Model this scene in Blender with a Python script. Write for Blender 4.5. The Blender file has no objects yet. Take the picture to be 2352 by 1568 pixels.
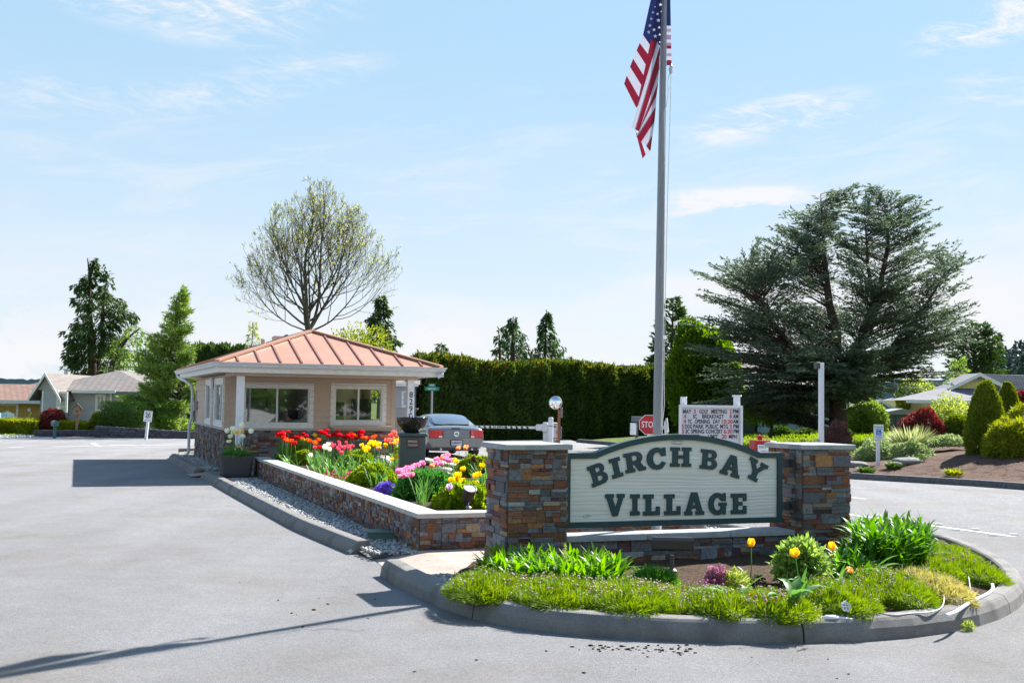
import bpy, math, random
import numpy as np
from mathutils import Matrix, Vector
R = math.radians
sc = bpy.context.scene
col = sc.collection

# ------------------------------------------------------------------ camera
F = 2600.0 / 2352.0          # focal length in picture widths
CAMH = 1.80
PITCH = math.atan(138.8 / 2600.0)
ROLL = 0.015
_f = Vector((0, math.cos(PITCH), math.sin(PITCH)))
_r0 = Vector((1, 0, 0)); _u0 = _r0.cross(_f)
_r = _r0 * math.cos(ROLL) + _u0 * math.sin(ROLL)
_u = _u0 * math.cos(ROLL) - _r0 * math.sin(ROLL)
cd = bpy.data.cameras.new('camera'); cam = bpy.data.objects.new('camera', cd)
col.objects.link(cam); sc.camera = cam
M = Matrix((( _r.x, _u.x, -_f.x, 0), (_r.y, _u.y, -_f.y, 0), (_r.z, _u.z, -_f.z, CAMH), (0, 0, 0, 1)))
cam.matrix_world = M
cd.sensor_width = 36; cd.lens = 36 * F; cd.clip_start = 0.1; cd.clip_end = 6000

def ray(x, y):
    """direction for a photo pixel measured in the 2352 x 1568 view"""
    return _f + _r * ((x - 1176) / 2600.0) + _u * ((784 - y) / 2600.0)
def gp(x, y, z=0.0):
    d = ray(x, y); t = (z - CAMH) / d.z
    return Vector((d.x * t, d.y * t, z))
def at(x, y, Y):
    d = ray(x, y); t = Y / d.y
    return Vector((d.x * t, Y, CAMH + d.z * t))

# ------------------------------------------------------------------ light
SUN_EL, SUN_AZ = R(40), math.atan2(0.68, 0.73)      # azimuth clockwise from +Y
S = Vector((math.sin(SUN_AZ) * math.cos(SUN_EL), math.cos(SUN_AZ) * math.cos(SUN_EL), math.sin(SUN_EL)))
ld = bpy.data.lights.new('sun', 'SUN'); ld.energy = 4.7; ld.angle = R(0.53); ld.color = (1.0, 0.965, 0.92)
sun = bpy.data.objects.new('sun', ld); col.objects.link(sun)
sun.rotation_euler = S.to_track_quat('Z', 'Y').to_euler(); sun.location = (20, 20, 30)

w = bpy.data.worlds.new('World'); sc.world = w; w.use_nodes = True
def build_world():
    nt = w.node_tree; N = nt.nodes; L = nt.links; N.clear()
    out = N.new('ShaderNodeOutputWorld'); bg = N.new('ShaderNodeBackground')
    L.new(bg.outputs[0], out.inputs[0]); bg.inputs[1].default_value = SKY_STR
    sky = N.new('ShaderNodeTexSky'); sky.sky_type = 'NISHITA'; sky.sun_disc = False
    sky.sun_elevation = SUN_EL; sky.sun_rotation = SUN_AZ; sky.air_density = 1.0; sky.dust_density = 0.6; sky.ozone_density = 1.6
    def math_(op, a, b=None, c=None):
        n = N.new('ShaderNodeMath'); n.operation = op
        for i, v in enumerate((a, b, c)):
            if v is None: continue
            if isinstance(v, (int, float)): n.inputs[i].default_value = v
            else: L.new(v, n.inputs[i])
        return n.outputs[0]
    def ss(v, a, b):
        n = N.new('ShaderNodeMapRange'); n.interpolation_type = 'SMOOTHSTEP'
        L.new(v, n.inputs[0]); n.inputs[1].default_value = a; n.inputs[2].default_value = b
        return n.outputs[0]
    tc = N.new('ShaderNodeTexCoord'); sp = N.new('ShaderNodeSeparateXYZ'); L.new(tc.outputs['Generated'], sp.inputs[0])
    az = math_('ARCTAN2', sp.outputs[0], sp.outputs[1]); el = math_('ARCSINE', sp.outputs[2])
    def noise(sx, sy, tilt, scale, detail=5, seed=0, rough=0.55, dist=0.3):
        c = N.new('ShaderNodeCombineXYZ')
        y2 = math_('ADD', el, math_('MULTIPLY', az, -tilt))
        L.new(math_('MULTIPLY', az, sx), c.inputs[0]); L.new(math_('MULTIPLY', y2, sy), c.inputs[1]); c.inputs[2].default_value = seed
        n = N.new('ShaderNodeTexNoise'); n.inputs['Scale'].default_value = scale; n.inputs['Detail'].default_value = detail
        n.inputs['Roughness'].default_value = rough; n.inputs['Distortion'].default_value = dist
        L.new(c.outputs[0], n.inputs['Vector']); return n.outputs['Fac']
    def blob(a0, e0, ra, re, tilt=0.0):
        dx = math_('DIVIDE', math_('SUBTRACT', az, a0), ra)
        e2 = math_('SUBTRACT', math_('SUBTRACT', el, e0), math_('MULTIPLY', math_('SUBTRACT', az, a0), tilt))
        dy = math_('DIVIDE', e2, re)
        d = math_('ADD', math_('MULTIPLY', dx, dx), math_('MULTIPLY', dy, dy))
        return ss(d, 1.0, 0.0)
    # picture angles: az=(x-1176)/2600, el=(922-y)/2600
    wisp = ss(noise(1.0, 5.0, 0.10, 7, 7, 3.1, 0.62, 0.6), 0.46, 0.72)
    fine = ss(noise(1.0, 3.5, -0.15, 22, 8, 9.7, 0.7, 0.9), 0.40, 0.75)
    soft = ss(noise(1.0, 4.0, 0.03, 3.0, 4, 5.5, 0.5, 0.2), 0.35, 0.70)
    puff = ss(noise(1.0, 1.7, 0.0, 14, 7, 1.3, 0.6, 0.1), 0.47, 0.60)
    terms = []
    def add(f, m, amt): terms.append(math_('MULTIPLY', math_('MULTIPLY', f, m), amt))
    streak = math_('ADD', math_('MULTIPLY', wisp, 0.6), math_('MULTIPLY', fine, 0.6))
    add(streak, blob(-0.31, 0.335, 0.16, 0.045, -0.10), 1.5)   # wispy cirrus upper left
    add(streak, blob(-0.22, 0.355, 0.10, 0.03, -0.25), 1.0)
    add(streak, blob(-0.36, 0.245, 0.20, 0.02, 0.05), 0.7)
    add(streak, blob(-0.22, 0.272, 0.13, 0.025, 0.22), 0.75)
    add(streak, blob(0.23, 0.245, 0.10, 0.022, 0.12), 2.0)      # streak to the right of the pole
    add(streak, blob(0.42, 0.31, 0.10, 0.022, 0.15), 2.0)
    add(streak, blob(0.44, 0.345, 0.08, 0.012, 0.1), 1.3)
    add(streak, blob(0.42, 0.26, 0.07, 0.02, 0.05), 1.3)
    add(wisp, blob(0.20, 0.175, 0.12, 0.016, 0.0), 1.6)
    # veil thickening towards lower right: below a line rising to the right
    lim = math_('ADD', math_('MULTIPLY', az, 0.13), 0.105)
    veil = ss(math_('SUBTRACT', math_('ADD', lim, math_('MULTIPLY', math_('SUBTRACT', soft, 0.5), 0.05)), el), -0.03, 0.05)
    add(math_('ADD', 0.55, math_('MULTIPLY', soft, 0.45)), math_('MULTIPLY', veil, ss(az, -0.45, 0.1)), 0.95)
    add(wisp, math_('MULTIPLY', ss(el, 0.30, 0.20), ss(el, 0.05, 0.14)), 0.34)
    low = ss(el, 0.11, 0.0)
    add(puff, math_('MULTIPLY', low, ss(az, 0.3, -0.35)), 1.3)
    add(soft, ss(el, 0.26, 0.02), 0.35)
    base = N.new('ShaderNodeMix'); base.data_type='RGBA'; base.blend_type='MULTIPLY'; base.inputs[0].default_value=1.0; L.new(sky.outputs[0], base.inputs[6]); base.inputs[7].default_value=(0.86,1.09,1.14,1)
    hz = N.new('ShaderNodeMix'); hz.data_type='RGBA'; L.new(math_('MULTIPLY', ss(el, 0.75, 0.38), 0.93), hz.inputs[0]); L.new(base.outputs[2], hz.inputs[6]); hg = N.new('ShaderNodeMix'); hg.data_type='RGBA'; L.new(ss(el, -0.02, 0.34), hg.inputs[0]); hg.inputs[6].default_value=HAZE; hg.inputs[7].default_value=HAZE2; L.new(hg.outputs[2], hz.inputs[7])
    s = terms[0]
    for t in terms[1:]: s = math_('ADD', s, t)
    s = math_('MINIMUM', s, 0.97)
    mx = N.new('ShaderNodeMix'); mx.data_type = 'RGBA'
    L.new(s, mx.inputs[0]); L.new(hz.outputs[2], mx.inputs[6]); mx.inputs[7].default_value = CLOUD
    # below the horizon nothing special; tint the blue a little lighter
    L.new(mx.outputs[2], bg.inputs[0])
SKY_STR = 0.078
CLOUD = (4.1, 4.15, 4.3, 1)
HAZE = (3.45, 3.75, 4.10, 1)
HAZE2 = (2.10, 3.15, 4.10, 1)
build_world()
vs = sc.view_settings; vs.view_transform = 'Standard'; vs.look = 'None'; vs.gamma = 1; vs.exposure = 1.55; vs.use_curve_mapping = False
sc.render.film_transparent = False
try:
    sc.cycles.max_bounces = 6; sc.cycles.diffuse_bounces = 3; sc.cycles.transparent_max_bounces = 8
    sc.cycles.transmission_bounces = 4; sc.cycles.glossy_bounces = 3
except Exception: pass

# ------------------------------------------------------------------ materials
def _n(m): return m.node_tree.nodes, m.node_tree.links
def mat(name, c, c2=None, scale=8.0, rough=0.7, metal=0.0, bump=0.0, bscale=60.0, attr=False, detail=4, stretch=None,
        spec=0.5, coat=0.0, c3=None, scale3=1.0, lo=0.35, hi=0.65, lo3=0.5, hi3=0.7):
    m = bpy.data.materials.new(name); m.use_nodes = True; N, L = _n(m)
    b = N['Principled BSDF']; b.inputs['Roughness'].default_value = rough; b.inputs['Metallic'].default_value = metal
    b.inputs['Specular IOR Level'].default_value = spec; b.inputs['Coat Weight'].default_value = coat
    tc = N.new('ShaderNodeTexCoord'); mp = N.new('ShaderNodeMapping'); L.new(tc.outputs['Object'], mp.inputs[0])
    if stretch: mp.inputs['Scale'].default_value = stretch
    def mix(fac, a, bb, bt='MIX'):
        x = N.new('ShaderNodeMix'); x.data_type = 'RGBA'; x.blend_type = bt
        for k, v in ((0, fac), (6, a), (7, bb)):
            if isinstance(v, (int, float)): x.inputs[k].default_value = v
            elif isinstance(v, tuple): x.inputs[k].default_value = (*v[:3], 1)
            else: L.new(v, x.inputs[k])
        return x.outputs[2]
    def noise(s, d=detail, a=0.35, bb=0.65):
        t = N.new('ShaderNodeTexNoise'); t.inputs['Scale'].default_value = s; t.inputs['Detail'].default_value = d
        L.new(mp.outputs[0], t.inputs['Vector'])
        r = N.new('ShaderNodeMapRange'); L.new(t.outputs['Fac'], r.inputs[0]); r.inputs[1].default_value = a; r.inputs[2].default_value = bb
        return r.outputs[0], t.outputs['Fac']
    base = c
    if attr:
        a = N.new('ShaderNodeAttribute'); a.attribute_name = 'Col'; base = a.outputs['Color']
        if c2 is not None: base = mix(noise(scale)[0], base, mix(1.0, base, c2, 'MULTIPLY'))
    elif c2 is not None:
        base = mix(noise(scale, a=lo, bb=hi)[0], c, c2)
    if c3 is not None: base = mix(noise(scale3, 6, lo3, hi3)[0], base, c3)
    if isinstance(base, tuple): b.inputs['Base Color'].default_value = (*base[:3], 1)
    else: L.new(base, b.inputs['Base Color'])
    if bump:
        bp = N.new('ShaderNodeBump'); bp.inputs['Strength'].default_value = bump; bp.inputs['Distance'].default_value = 0.02
        L.new(noise(bscale, 5)[1], bp.inputs['Height']); L.new(bp.outputs[0], b.inputs['Normal'])
    return m
def foliage(name, a, b_, trans=0.35, rough=0.6, nscale=1.5, tc_=None, spec=0.3):
    """leaf material: per-leaf random between two colours, plus clumps, with translucency"""
    m = bpy.data.materials.new(name); m.use_nodes = True; N, L = _n(m)
    b = N['Principled BSDF']; b.inputs['Roughness'].default_value = rough; b.inputs['Specular IOR Level'].default_value = spec
    g = N.new('ShaderNodeNewGeometry'); tc = N.new('ShaderNodeTexCoord'); t = N.new('ShaderNodeTexNoise')
    t.inputs['Scale'].default_value = nscale; t.inputs['Detail'].default_value = 3; L.new(tc.outputs['Object'], t.inputs['Vector'])
    r = N.new('ShaderNodeMapRange'); L.new(t.outputs['Fac'], r.inputs[0]); r.inputs[1].default_value = 0.35; r.inputs[2].default_value = 0.65
    av = N.new('ShaderNodeMath'); av.operation = 'MULTIPLY_ADD'; L.new(g.outputs['Random Per Island'], av.inputs[0]); av.inputs[1].default_value = 0.6
    h = N.new('ShaderNodeMath'); h.operation = 'MULTIPLY'; L.new(r.outputs[0], h.inputs[0]); h.inputs[1].default_value = 0.4
    L.new(h.outputs[0], av.inputs[2])
    x = N.new('ShaderNodeMix'); x.data_type = 'RGBA'; L.new(av.outputs[0], x.inputs[0])
    x.inputs[6].default_value = (*a, 1); x.inputs[7].default_value = (*b_, 1)
    L.new(x.outputs[2], b.inputs['Base Color'])
    if trans > 0:
        tr = N.new('ShaderNodeBsdfTranslucent'); hs = N.new('ShaderNodeHueSaturation')
        L.new(x.outputs[2], hs.inputs['Color']); hs.inputs['Value'].default_value = 1.7; hs.inputs['Saturation'].default_value = 1.1
        hs.inputs['Hue'].default_value = 0.49
        L.new(hs.outputs[0], tr.inputs[0]); ms = N.new('ShaderNodeMixShader'); ms.inputs[0].default_value = trans
        L.new(b.outputs[0], ms.inputs[1]); L.new(tr.outputs[0], ms.inputs[2])
        L.new(ms.outputs[0], N['Material Output'].inputs[0])
    return m
def glass_mat(name, tint, rough=0.02, alpha=0.45):
    m = bpy.data.materials.new(name); m.use_nodes = True; N, L = _n(m); N.remove(N['Principled BSDF'])
    gl = N.new('ShaderNodeBsdfGlossy'); gl.inputs['Roughness'].default_value = rough; gl.inputs['Color'].default_value = (0.95, 0.97, 1, 1)
    tr = N.new('ShaderNodeBsdfTransparent'); tr.inputs[0].default_value = (*tint, 1)
    fr = N.new('ShaderNodeFresnel'); fr.inputs[0].default_value = 1.5
    ad = N.new('ShaderNodeMath'); ad.operation = 'MULTIPLY_ADD'; L.new(fr.outputs[0], ad.inputs[0]); ad.inputs[1].default_value = 1.0; ad.inputs[2].default_value = alpha
    ms = N.new('ShaderNodeMixShader'); L.new(ad.outputs[0], ms.inputs[0]); L.new(tr.outputs[0], ms.inputs[1]); L.new(gl.outputs[0], ms.inputs[2])
    L.new(ms.outputs[0], N['Material Output'].inputs[0]); return m

# ------------------------------------------------------------------ mesh helpers
class MB:
    def __init__(s): s.v = []; s.f = []; s.c = []; s.m = []; s.M = Matrix.Identity(4); s.col = None; s.mi = 0
    def add(s, vs_, fs, c=None):
        o = len(s.v); s.v += [tuple(s.M @ Vector(p)) for p in vs_]
        for f in fs: s.f.append([i + o for i in f]); s.c.append(c or s.col or (1, 1, 1)); s.m.append(s.mi)
        return s
    def box(s, x0, x1, y0, y1, z0, z1, c=None):
        if x0 > x1: x0, x1 = x1, x0
        if y0 > y1: y0, y1 = y1, y0
        if z0 > z1: z0, z1 = z1, z0
        return s.add([(x0, y0, z0), (x1, y0, z0), (x1, y1, z0), (x0, y1, z0), (x0, y0, z1), (x1, y0, z1), (x1, y1, z1), (x0, y1, z1)],
                     [(0, 3, 2, 1), (4, 5, 6, 7), (0, 1, 5, 4), (1, 2, 6, 5), (2, 3, 7, 6), (3, 0, 4, 7)], c)
    def bbox(s, x0, x1, y0, y1, z0, z1, b=0.01, c=None):
        """box with chamfered edges"""
        vs_ = []
        for z, k in ((z0, b), (z0 + b, 0), (z1 - b, 0), (z1, b)):
            e = b
            ring = [(x0 + k, y0 + k + e), (x0 + k + e, y0 + k), (x1 - k - e, y0 + k), (x1 - k, y0 + k + e), (x1 - k, y1 - k - e), (x1 - k - e, y1 - k), (x0 + k + e, y1 - k), (x0 + k, y1 - k - e)]
            vs_ += [(x, y, z) for x, y in ring]
        fs = [tuple(range(7, -1, -1)), tuple(range(24, 32))]
        for r in range(3):
            for i in range(8): j = (i + 1) % 8; fs.append((r * 8 + i, r * 8 + j, r * 8 + 8 + j, r * 8 + 8 + i))
        return s.add(vs_, fs, c)
    def build_each(s, name, m, parent=None):
        cut = [i for i in range(len(s.f)) if i % 6 == 0]
        for i in cut:
            k = MB(); k.v = s.v[i // 6 * 8:i // 6 * 8 + 8]; k.f = [[j - i // 6 * 8 for j in f] for f in s.f[i:i + 6]]; k.c = s.c[i:i + 6]; k.m = [0] * 6; k.build(name, m, parent)
    def quad(s, a, b, c_, d, c=None): return s.add([a, b, c_, d], [(0, 1, 2, 3)], c)
    def poly(s, pts, c=None): return s.add(pts, [tuple(range(len(pts)))], c)
    def prism(s, pts, z0, z1, c=None):
        n = len(pts); v = [(p[0], p[1], z0) for p in pts] + [(p[0], p[1], z1) for p in pts]
        f = [tuple(range(n - 1, -1, -1)), tuple(range(n, 2 * n))] + [(i, (i + 1) % n, n + (i + 1) % n, n + i) for i in range(n)]
        return s.add(v, f, c)
    def prismy(s, pts, y0, y1, c=None):
        """polygon in x,z (counter-clockwise seen from -y) extruded along y"""
        n = len(pts); v = [(p[0], y0, p[1]) for p in pts] + [(p[0], y1, p[1]) for p in pts]
        f = [tuple(range(n)), tuple(range(2 * n - 1, n - 1, -1))] + [((i + 1) % n, i, n + i, n + (i + 1) % n) for i in range(n)]
        return s.add(v, f, c)
    def tube(s, path, rad, n=8, c=None, caps=True):
        path = [Vector(p) for p in path]; k = len(path)
        if not isinstance(rad, (list, tuple)): rad = [rad] * k
        v = []; fs = []; ref = None
        for i, p in enumerate(path):
            t = (path[min(i + 1, k - 1)] - path[max(i - 1, 0)]).normalized()
            if ref is None: ref = Vector((1, 0, 0)) if abs(t.x) < 0.8 else Vector((0, 1, 0))
            a = (ref - t * ref.dot(t)).normalized(); b = t.cross(a); ref = a
            for j in range(n):
                w_ = 2 * math.pi * j / n; v.append(tuple(p + (a * math.cos(w_) + b * math.sin(w_)) * rad[i]))
        for i in range(k - 1):
            for j in range(n): jj = (j + 1) % n; fs.append((i * n + j, i * n + jj, i * n + n + jj, i * n + n + j))
        if caps: fs.append(tuple(range(n - 1, -1, -1))); fs.append(tuple(range((k - 1) * n, k * n)))
        return s.add(v, fs, c)
    def lathe(s, prof, cx=0, cy=0, n=20, c=None):
        v = []; fs = []
        for r, z in prof:
            for j in range(n): a = 2 * math.pi * j / n; v.append((cx + r * math.cos(a), cy + r * math.sin(a), z))
        for i in range(len(prof) - 1):
            for j in range(n): jj = (j + 1) % n; fs.append((i * n + j, i * n + jj, i * n + n + jj, i * n + n + j))
        if prof[0][0] > 1e-4: fs.append(tuple(range(n - 1, -1, -1)))
        if prof[-1][0] > 1e-4: fs.append(tuple(range((len(prof) - 1) * n, len(prof) * n)))
        return s.add(v, fs, c)
    def build(s, name, m, parent=None, smooth=False):
        me = bpy.data.meshes.new(name); me.from_pydata(s.v, [], s.f)
        ms = m if isinstance(m, (list, tuple)) else [m]
        for x in ms: me.materials.append(x)
        if len(ms) > 1: me.polygons.foreach_set('material_index', s.m)
        ca = me.color_attributes.new('Col', 'FLOAT_COLOR', 'CORNER')
        arr = np.ones((len(me.loops), 4), dtype=np.float32); lens = [len(f) for f in s.f]
        arr[:, :3] = np.repeat(np.array(s.c, dtype=np.float32), lens, axis=0) if s.f else 1
        ca.data.foreach_set('color', arr.ravel())
        if smooth: me.polygons.foreach_set('use_smooth', [True] * len(me.polygons))
        me.update(); o = bpy.data.objects.new(name, me); col.objects.link(o)
        if parent is not None: o.parent = parent
        if smooth == 'auto':
            pass
        return o
def npmesh(name, V, Fq, m, parent=None, smooth=False, mi=None):
    """V (n,3); Fq list of int arrays (k, 3 or 4)"""
    V = np.asarray(V, dtype=np.float32); Fq = [np.asarray(f, dtype=np.int32) for f in Fq if len(f)]
    me = bpy.data.meshes.new(name); me.vertices.add(len(V)); me.vertices.foreach_set('co', V.ravel())
    tot = np.concatenate([np.full(len(f), f.shape[1], dtype=np.int32) for f in Fq]); li = np.concatenate([f.ravel() for f in Fq])
    me.loops.add(len(li)); me.loops.foreach_set('vertex_index', li)
    me.polygons.add(len(tot)); st = np.concatenate([[0], np.cumsum(tot)[:-1]]).astype(np.int32)
    me.polygons.foreach_set('loop_start', st); me.polygons.foreach_set('loop_total', tot)
    for x in (m if isinstance(m, (list, tuple)) else [m]): me.materials.append(x)
    if mi is not None: me.polygons.foreach_set('material_index', np.asarray(mi, dtype=np.int32))
    if smooth: me.polygons.foreach_set('use_smooth', np.ones(len(tot), dtype=bool))
    me.update(calc_edges=True); me.validate()
    o = bpy.data.objects.new(name, me); col.objects.link(o)
    if parent is not None: o.parent = parent
    return o
def thing(name, label, cat, loc=(0, 0, 0), rz=0.0, group=None):
    o = bpy.data.objects.new(name, None); col.objects.link(o); o.location = loc; o.rotation_euler = (0, 0, rz)
    o.empty_display_size = 0.2; return tag(o, label, cat, group)
def tag(o, label, cat, group=None):
    o['label'] = label; o['category'] = cat
    if group: o['group'] = group
    return o
def struct(o, kind='structure', label=None):
    o['kind'] = kind
    if label: o['label'] = label
    return o
def dup(root, loc=None, rz=None, label=None, group=None, scale=None):
    def cp(o, parent):
        c = o.copy(); col.objects.link(c); c.parent = parent
        for ch in o.children: cp(ch, c)
        return c
    r = cp(root, None)
    if loc is not None: r.location = loc
    if rz is not None: r.rotation_euler = (0, 0, rz)
    if scale is not None: r.scale = (scale, scale, scale) if not hasattr(scale, '__len__') else scale
    if label: r['label'] = label
    if group: r['group'] = group
    return r
def text(s_, size, m, parent, loc, name='lettering', extrude=0.002, width=None, rx=90, bold=0.0, align='CENTER', rz=0, ry=0, space=1.0, stretch=1.0):
    cu = bpy.data.curves.new(name, 'FONT'); cu.body = s_; cu.size = size; cu.extrude = extrude; cu.align_x = align; cu.align_y = 'CENTER'
    cu.offset = bold; cu.space_character = space; cu.resolution_u = 3
    ob = bpy.data.objects.new(name, cu); me = bpy.data.meshes.new_from_object(ob)
    bpy.data.objects.remove(ob); me.name = name; me.materials.clear(); me.materials.append(m)
    k = 1.0
    if width:
        xs = [v.co.x for v in me.vertices]; k = width / max(1e-6, max(xs) - min(xs))
    me.transform(Matrix.Rotation(R(rx), 4, 'X') @ Matrix.Diagonal((k * stretch, 1, 1, 1)))
    o = bpy.data.objects.new(name, me); col.objects.link(o); o.parent = parent; o.location = loc; o.rotation_euler = (0, R(ry), R(rz)); return o
A21 = R(21); BX = Vector((math.cos(A21), math.sin(A21), 0)); AX = Vector((-math.sin(A21), math.cos(A21), 0))

# ------------------------------------------------------------------ foliage generators (numpy)
def unit(v): return v / np.maximum(1e-9, np.linalg.norm(v, axis=-1, keepdims=True))
def cards(rng, P, U, L, W, side=None):
    """one diamond leaf per point: base P, direction U, length L, width W"""
    n = len(P); U = unit(U); Rn = rng.normal(size=(n, 3)) if side is None else side
    Sd = unit(np.cross(U, Rn)); L = np.broadcast_to(L, (n,))[:, None]; W = np.broadcast_to(W, (n,))[:, None]
    V = np.stack([P, P + U * L * .5 + Sd * W * .5, P + U * L, P + U * L * .5 - Sd * W * .5], axis=1).reshape(-1, 3)
    return V, np.arange(4 * n).reshape(n, 4)
def lump(rng, P, k=1.5, n=6):
    out = np.zeros(len(P))
    for i in range(n):
        d = unit(rng.normal(size=3)) * k * (0.6 + rng.random() * 1.4); out += np.sin(P @ d + rng.random() * 6.3)
    return out / n
def segs(P0, P1, R0, R1, n=5):
    """tapered prisms for branches, vectorised"""
    P0 = np.asarray(P0, float); P1 = np.asarray(P1, float); R0 = np.asarray(R0, float); R1 = np.asarray(R1, float)
    D = unit(P1 - P0); ref = np.where(np.abs(D[:, 2:3]) > .9, np.array([[1., 0, 0]]), np.array([[0, 0, 1.]]))
    A = unit(np.cross(D, ref)); B = np.cross(D, A); a = np.arange(n) * 2 * np.pi / n
    ring = A[:, None, :] * np.cos(a)[None, :, None] + B[:, None, :] * np.sin(a)[None, :, None]
    V = np.concatenate([P0[:, None] + ring * R0[:, None, None], P1[:, None] + ring * R1[:, None, None]], axis=1).reshape(-1, 3)
    m = len(P0); b = (np.arange(m) * 2 * n)[:, None, None]; j = np.arange(n); jj = (j + 1) % n
    Fc = np.stack([j, jj, jj + n, j + n], axis=1)[None] + b
    return V, Fc.reshape(-1, 4)
def ico():
    t = (1 + 5 ** .5) / 2
    v = np.array([(-1, t, 0), (1, t, 0), (-1, -t, 0), (1, -t, 0), (0, -1, t), (0, 1, t), (0, -1, -t), (0, 1, -t), (t, 0, -1), (t, 0, 1), (-t, 0, -1), (-t, 0, 1)], float)
    f = np.array([(0, 11, 5), (0, 5, 1), (0, 1, 7), (0, 7, 10), (0, 10, 11), (1, 5, 9), (5, 11, 4), (11, 10, 2), (10, 7, 6), (7, 1, 8), (3, 9, 4), (3, 4, 2), (3, 2, 6), (3, 6, 8), (3, 8, 9), (4, 9, 5), (2, 4, 11), (6, 2, 10), (8, 6, 7), (9, 8, 1)])
    return unit(v), f
def sphere_np(n1=14, n2=9):
    v = [(0, 0, 1)]; f = []
    for i in range(1, n2):
        a = math.pi * i / n2
        for j in range(n1): b = 2 * math.pi * j / n1; v.append((math.sin(a) * math.cos(b), math.sin(a) * math.sin(b), math.cos(a)))
    v.append((0, 0, -1)); q = []; t = []
    for j in range(n1): t.append((0, 1 + j, 1 + (j + 1) % n1)); t.append((len(v) - 1, 1 + (n2 - 2) * n1 + (j + 1) % n1, 1 + (n2 - 2) * n1 + j))
    for i in range(n2 - 2):
        for j in range(n1): a = 1 + i * n1; q.append((a + j, a + n1 + j, a + n1 + (j + 1) % n1, a + (j + 1) % n1))
    return np.array(v, float), np.array(q), np.array(t)
class Acc:
    def __init__(s): s.V = []; s.F = []; s.n = 0; s.mi = []
    def add(s, V, *Fs, mi=0):
        for F_ in Fs:
            F_ = np.asarray(F_)
            if len(F_): s.F.append(F_ + s.n); s.mi.append(np.full(len(F_), mi))
        s.V.append(np.asarray(V, float)); s.n += len(V)
    def build(s, name, m, parent=None, smooth=False):
        return npmesh(name, np.concatenate(s.V), s.F, m, parent, smooth, np.concatenate(s.mi) if isinstance(m, (list, tuple)) else None)
def straps(rng, P, az, el, L, W, curl, k=6, fold=0.25, twist=0.0):
    """arching strap leaves; el start elevation, curl total bend downwards"""
    n = len(P); u = np.linspace(0, 1, k + 1); az = np.asarray(az); el = np.broadcast_to(el, (n,)); curl = np.broadcast_to(curl, (n,)); L = np.broadcast_to(L, (n,)); W = np.broadcast_to(W, (n,))
    ang = el[:, None] - curl[:, None] * u[None, :] ** 1.5
    ds = (L / k)[:, None]; h = np.cumsum(np.concatenate([np.zeros((n, 1)), np.cos(ang[:, 1:]) * ds], 1), 1); z = np.cumsum(np.concatenate([np.zeros((n, 1)), np.sin(ang[:, 1:]) * ds], 1), 1)
    D = np.stack([np.cos(az), np.sin(az), np.zeros(n)], 1); Sd = np.stack([-np.sin(az), np.cos(az), np.zeros(n)], 1)
    C = P[:, None] + D[:, None] * h[..., None]; C[..., 2] += z
    prof = np.sin(np.pi * np.clip(0.12 + 0.88 * u, 0, 1)) ** 0.7; prof[-1] = 0.03
    wv = (W[:, None] * prof[None] * .5)[..., None]
    up = np.zeros((n, k + 1, 3)); up[..., 2] = 1
    A_ = C + Sd[:, None] * wv + up * wv * fold; B_ = C - Sd[:, None] * wv + up * wv * fold
    V = np.stack([A_, C, B_], axis=2).reshape(-1, 3)        # (n,k+1,3pts)
    b = (np.arange(n) * (k + 1) * 3)[:, None, None]; i = np.arange(k) * 3
    f1 = np.stack([i, i + 1, i + 4, i + 3], 1); f2 = np.stack([i + 1, i + 2, i + 5, i + 4], 1)
    return V, (np.concatenate([f1, f2])[None] + b).reshape(-1, 4)
# ================================================================== materials used all over
M_asph = mat('asphalt', (0.195, 0.190, 0.193), (0.350, 0.342, 0.342), 120, 0.92, bump=0.9, bscale=300, detail=6, c3=(0.245, 0.225, 0.205), scale3=0.5, lo=0.40, hi=0.60, lo3=0.48, hi3=0.72, spec=0.25)
def _aggregate():
    N, L = _n(M_asph); b = N['Principled BSDF']; src = b.inputs['Base Color'].links[0].from_socket; tc = N.new('ShaderNodeTexCoord')
    def mul(src, fac_out, lo, hi, a, bb):
        r = N.new('ShaderNodeMapRange'); L.new(fac_out, r.inputs[0]); r.inputs[1].default_value = lo; r.inputs[2].default_value = hi; r.inputs[3].default_value = a; r.inputs[4].default_value = bb
        x = N.new('ShaderNodeMix'); x.data_type = 'RGBA'; x.blend_type = 'MULTIPLY'; x.inputs[0].default_value = 1; L.new(src, x.inputs[6]); L.new(r.outputs[0], x.inputs[7]); return x.outputs[2]
    v = N.new('ShaderNodeTexVoronoi'); v.inputs['Scale'].default_value = 75; L.new(tc.outputs['Object'], v.inputs['Vector']); sp = N.new('ShaderNodeSeparateColor'); L.new(v.outputs['Color'], sp.inputs[0])
    o = mul(src, sp.outputs[0], 0, 1, .84, 1.16)
    mp = N.new('ShaderNodeMapping'); mp.inputs['Rotation'].default_value = (0, 0, -A21); mp.inputs['Scale'].default_value = (1.1, .09, 1); L.new(tc.outputs['Object'], mp.inputs[0])
    n = N.new('ShaderNodeTexNoise'); n.inputs['Scale'].default_value = 1.0; n.inputs['Detail'].default_value = 4; L.new(mp.outputs[0], n.inputs['Vector']); o = mul(o, n.outputs['Fac'], .3, .7, .90, 1.07)
    n = N.new('ShaderNodeTexNoise'); n.inputs['Scale'].default_value = 2.3; n.inputs['Detail'].default_value = 7; n.inputs['Roughness'].default_value = .7; L.new(tc.outputs['Object'], n.inputs['Vector']); o = mul(o, n.outputs['Fac'], .35, .65, .93, 1.06)
    L.new(o, b.inputs['Base Color'])
_aggregate()
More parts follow.
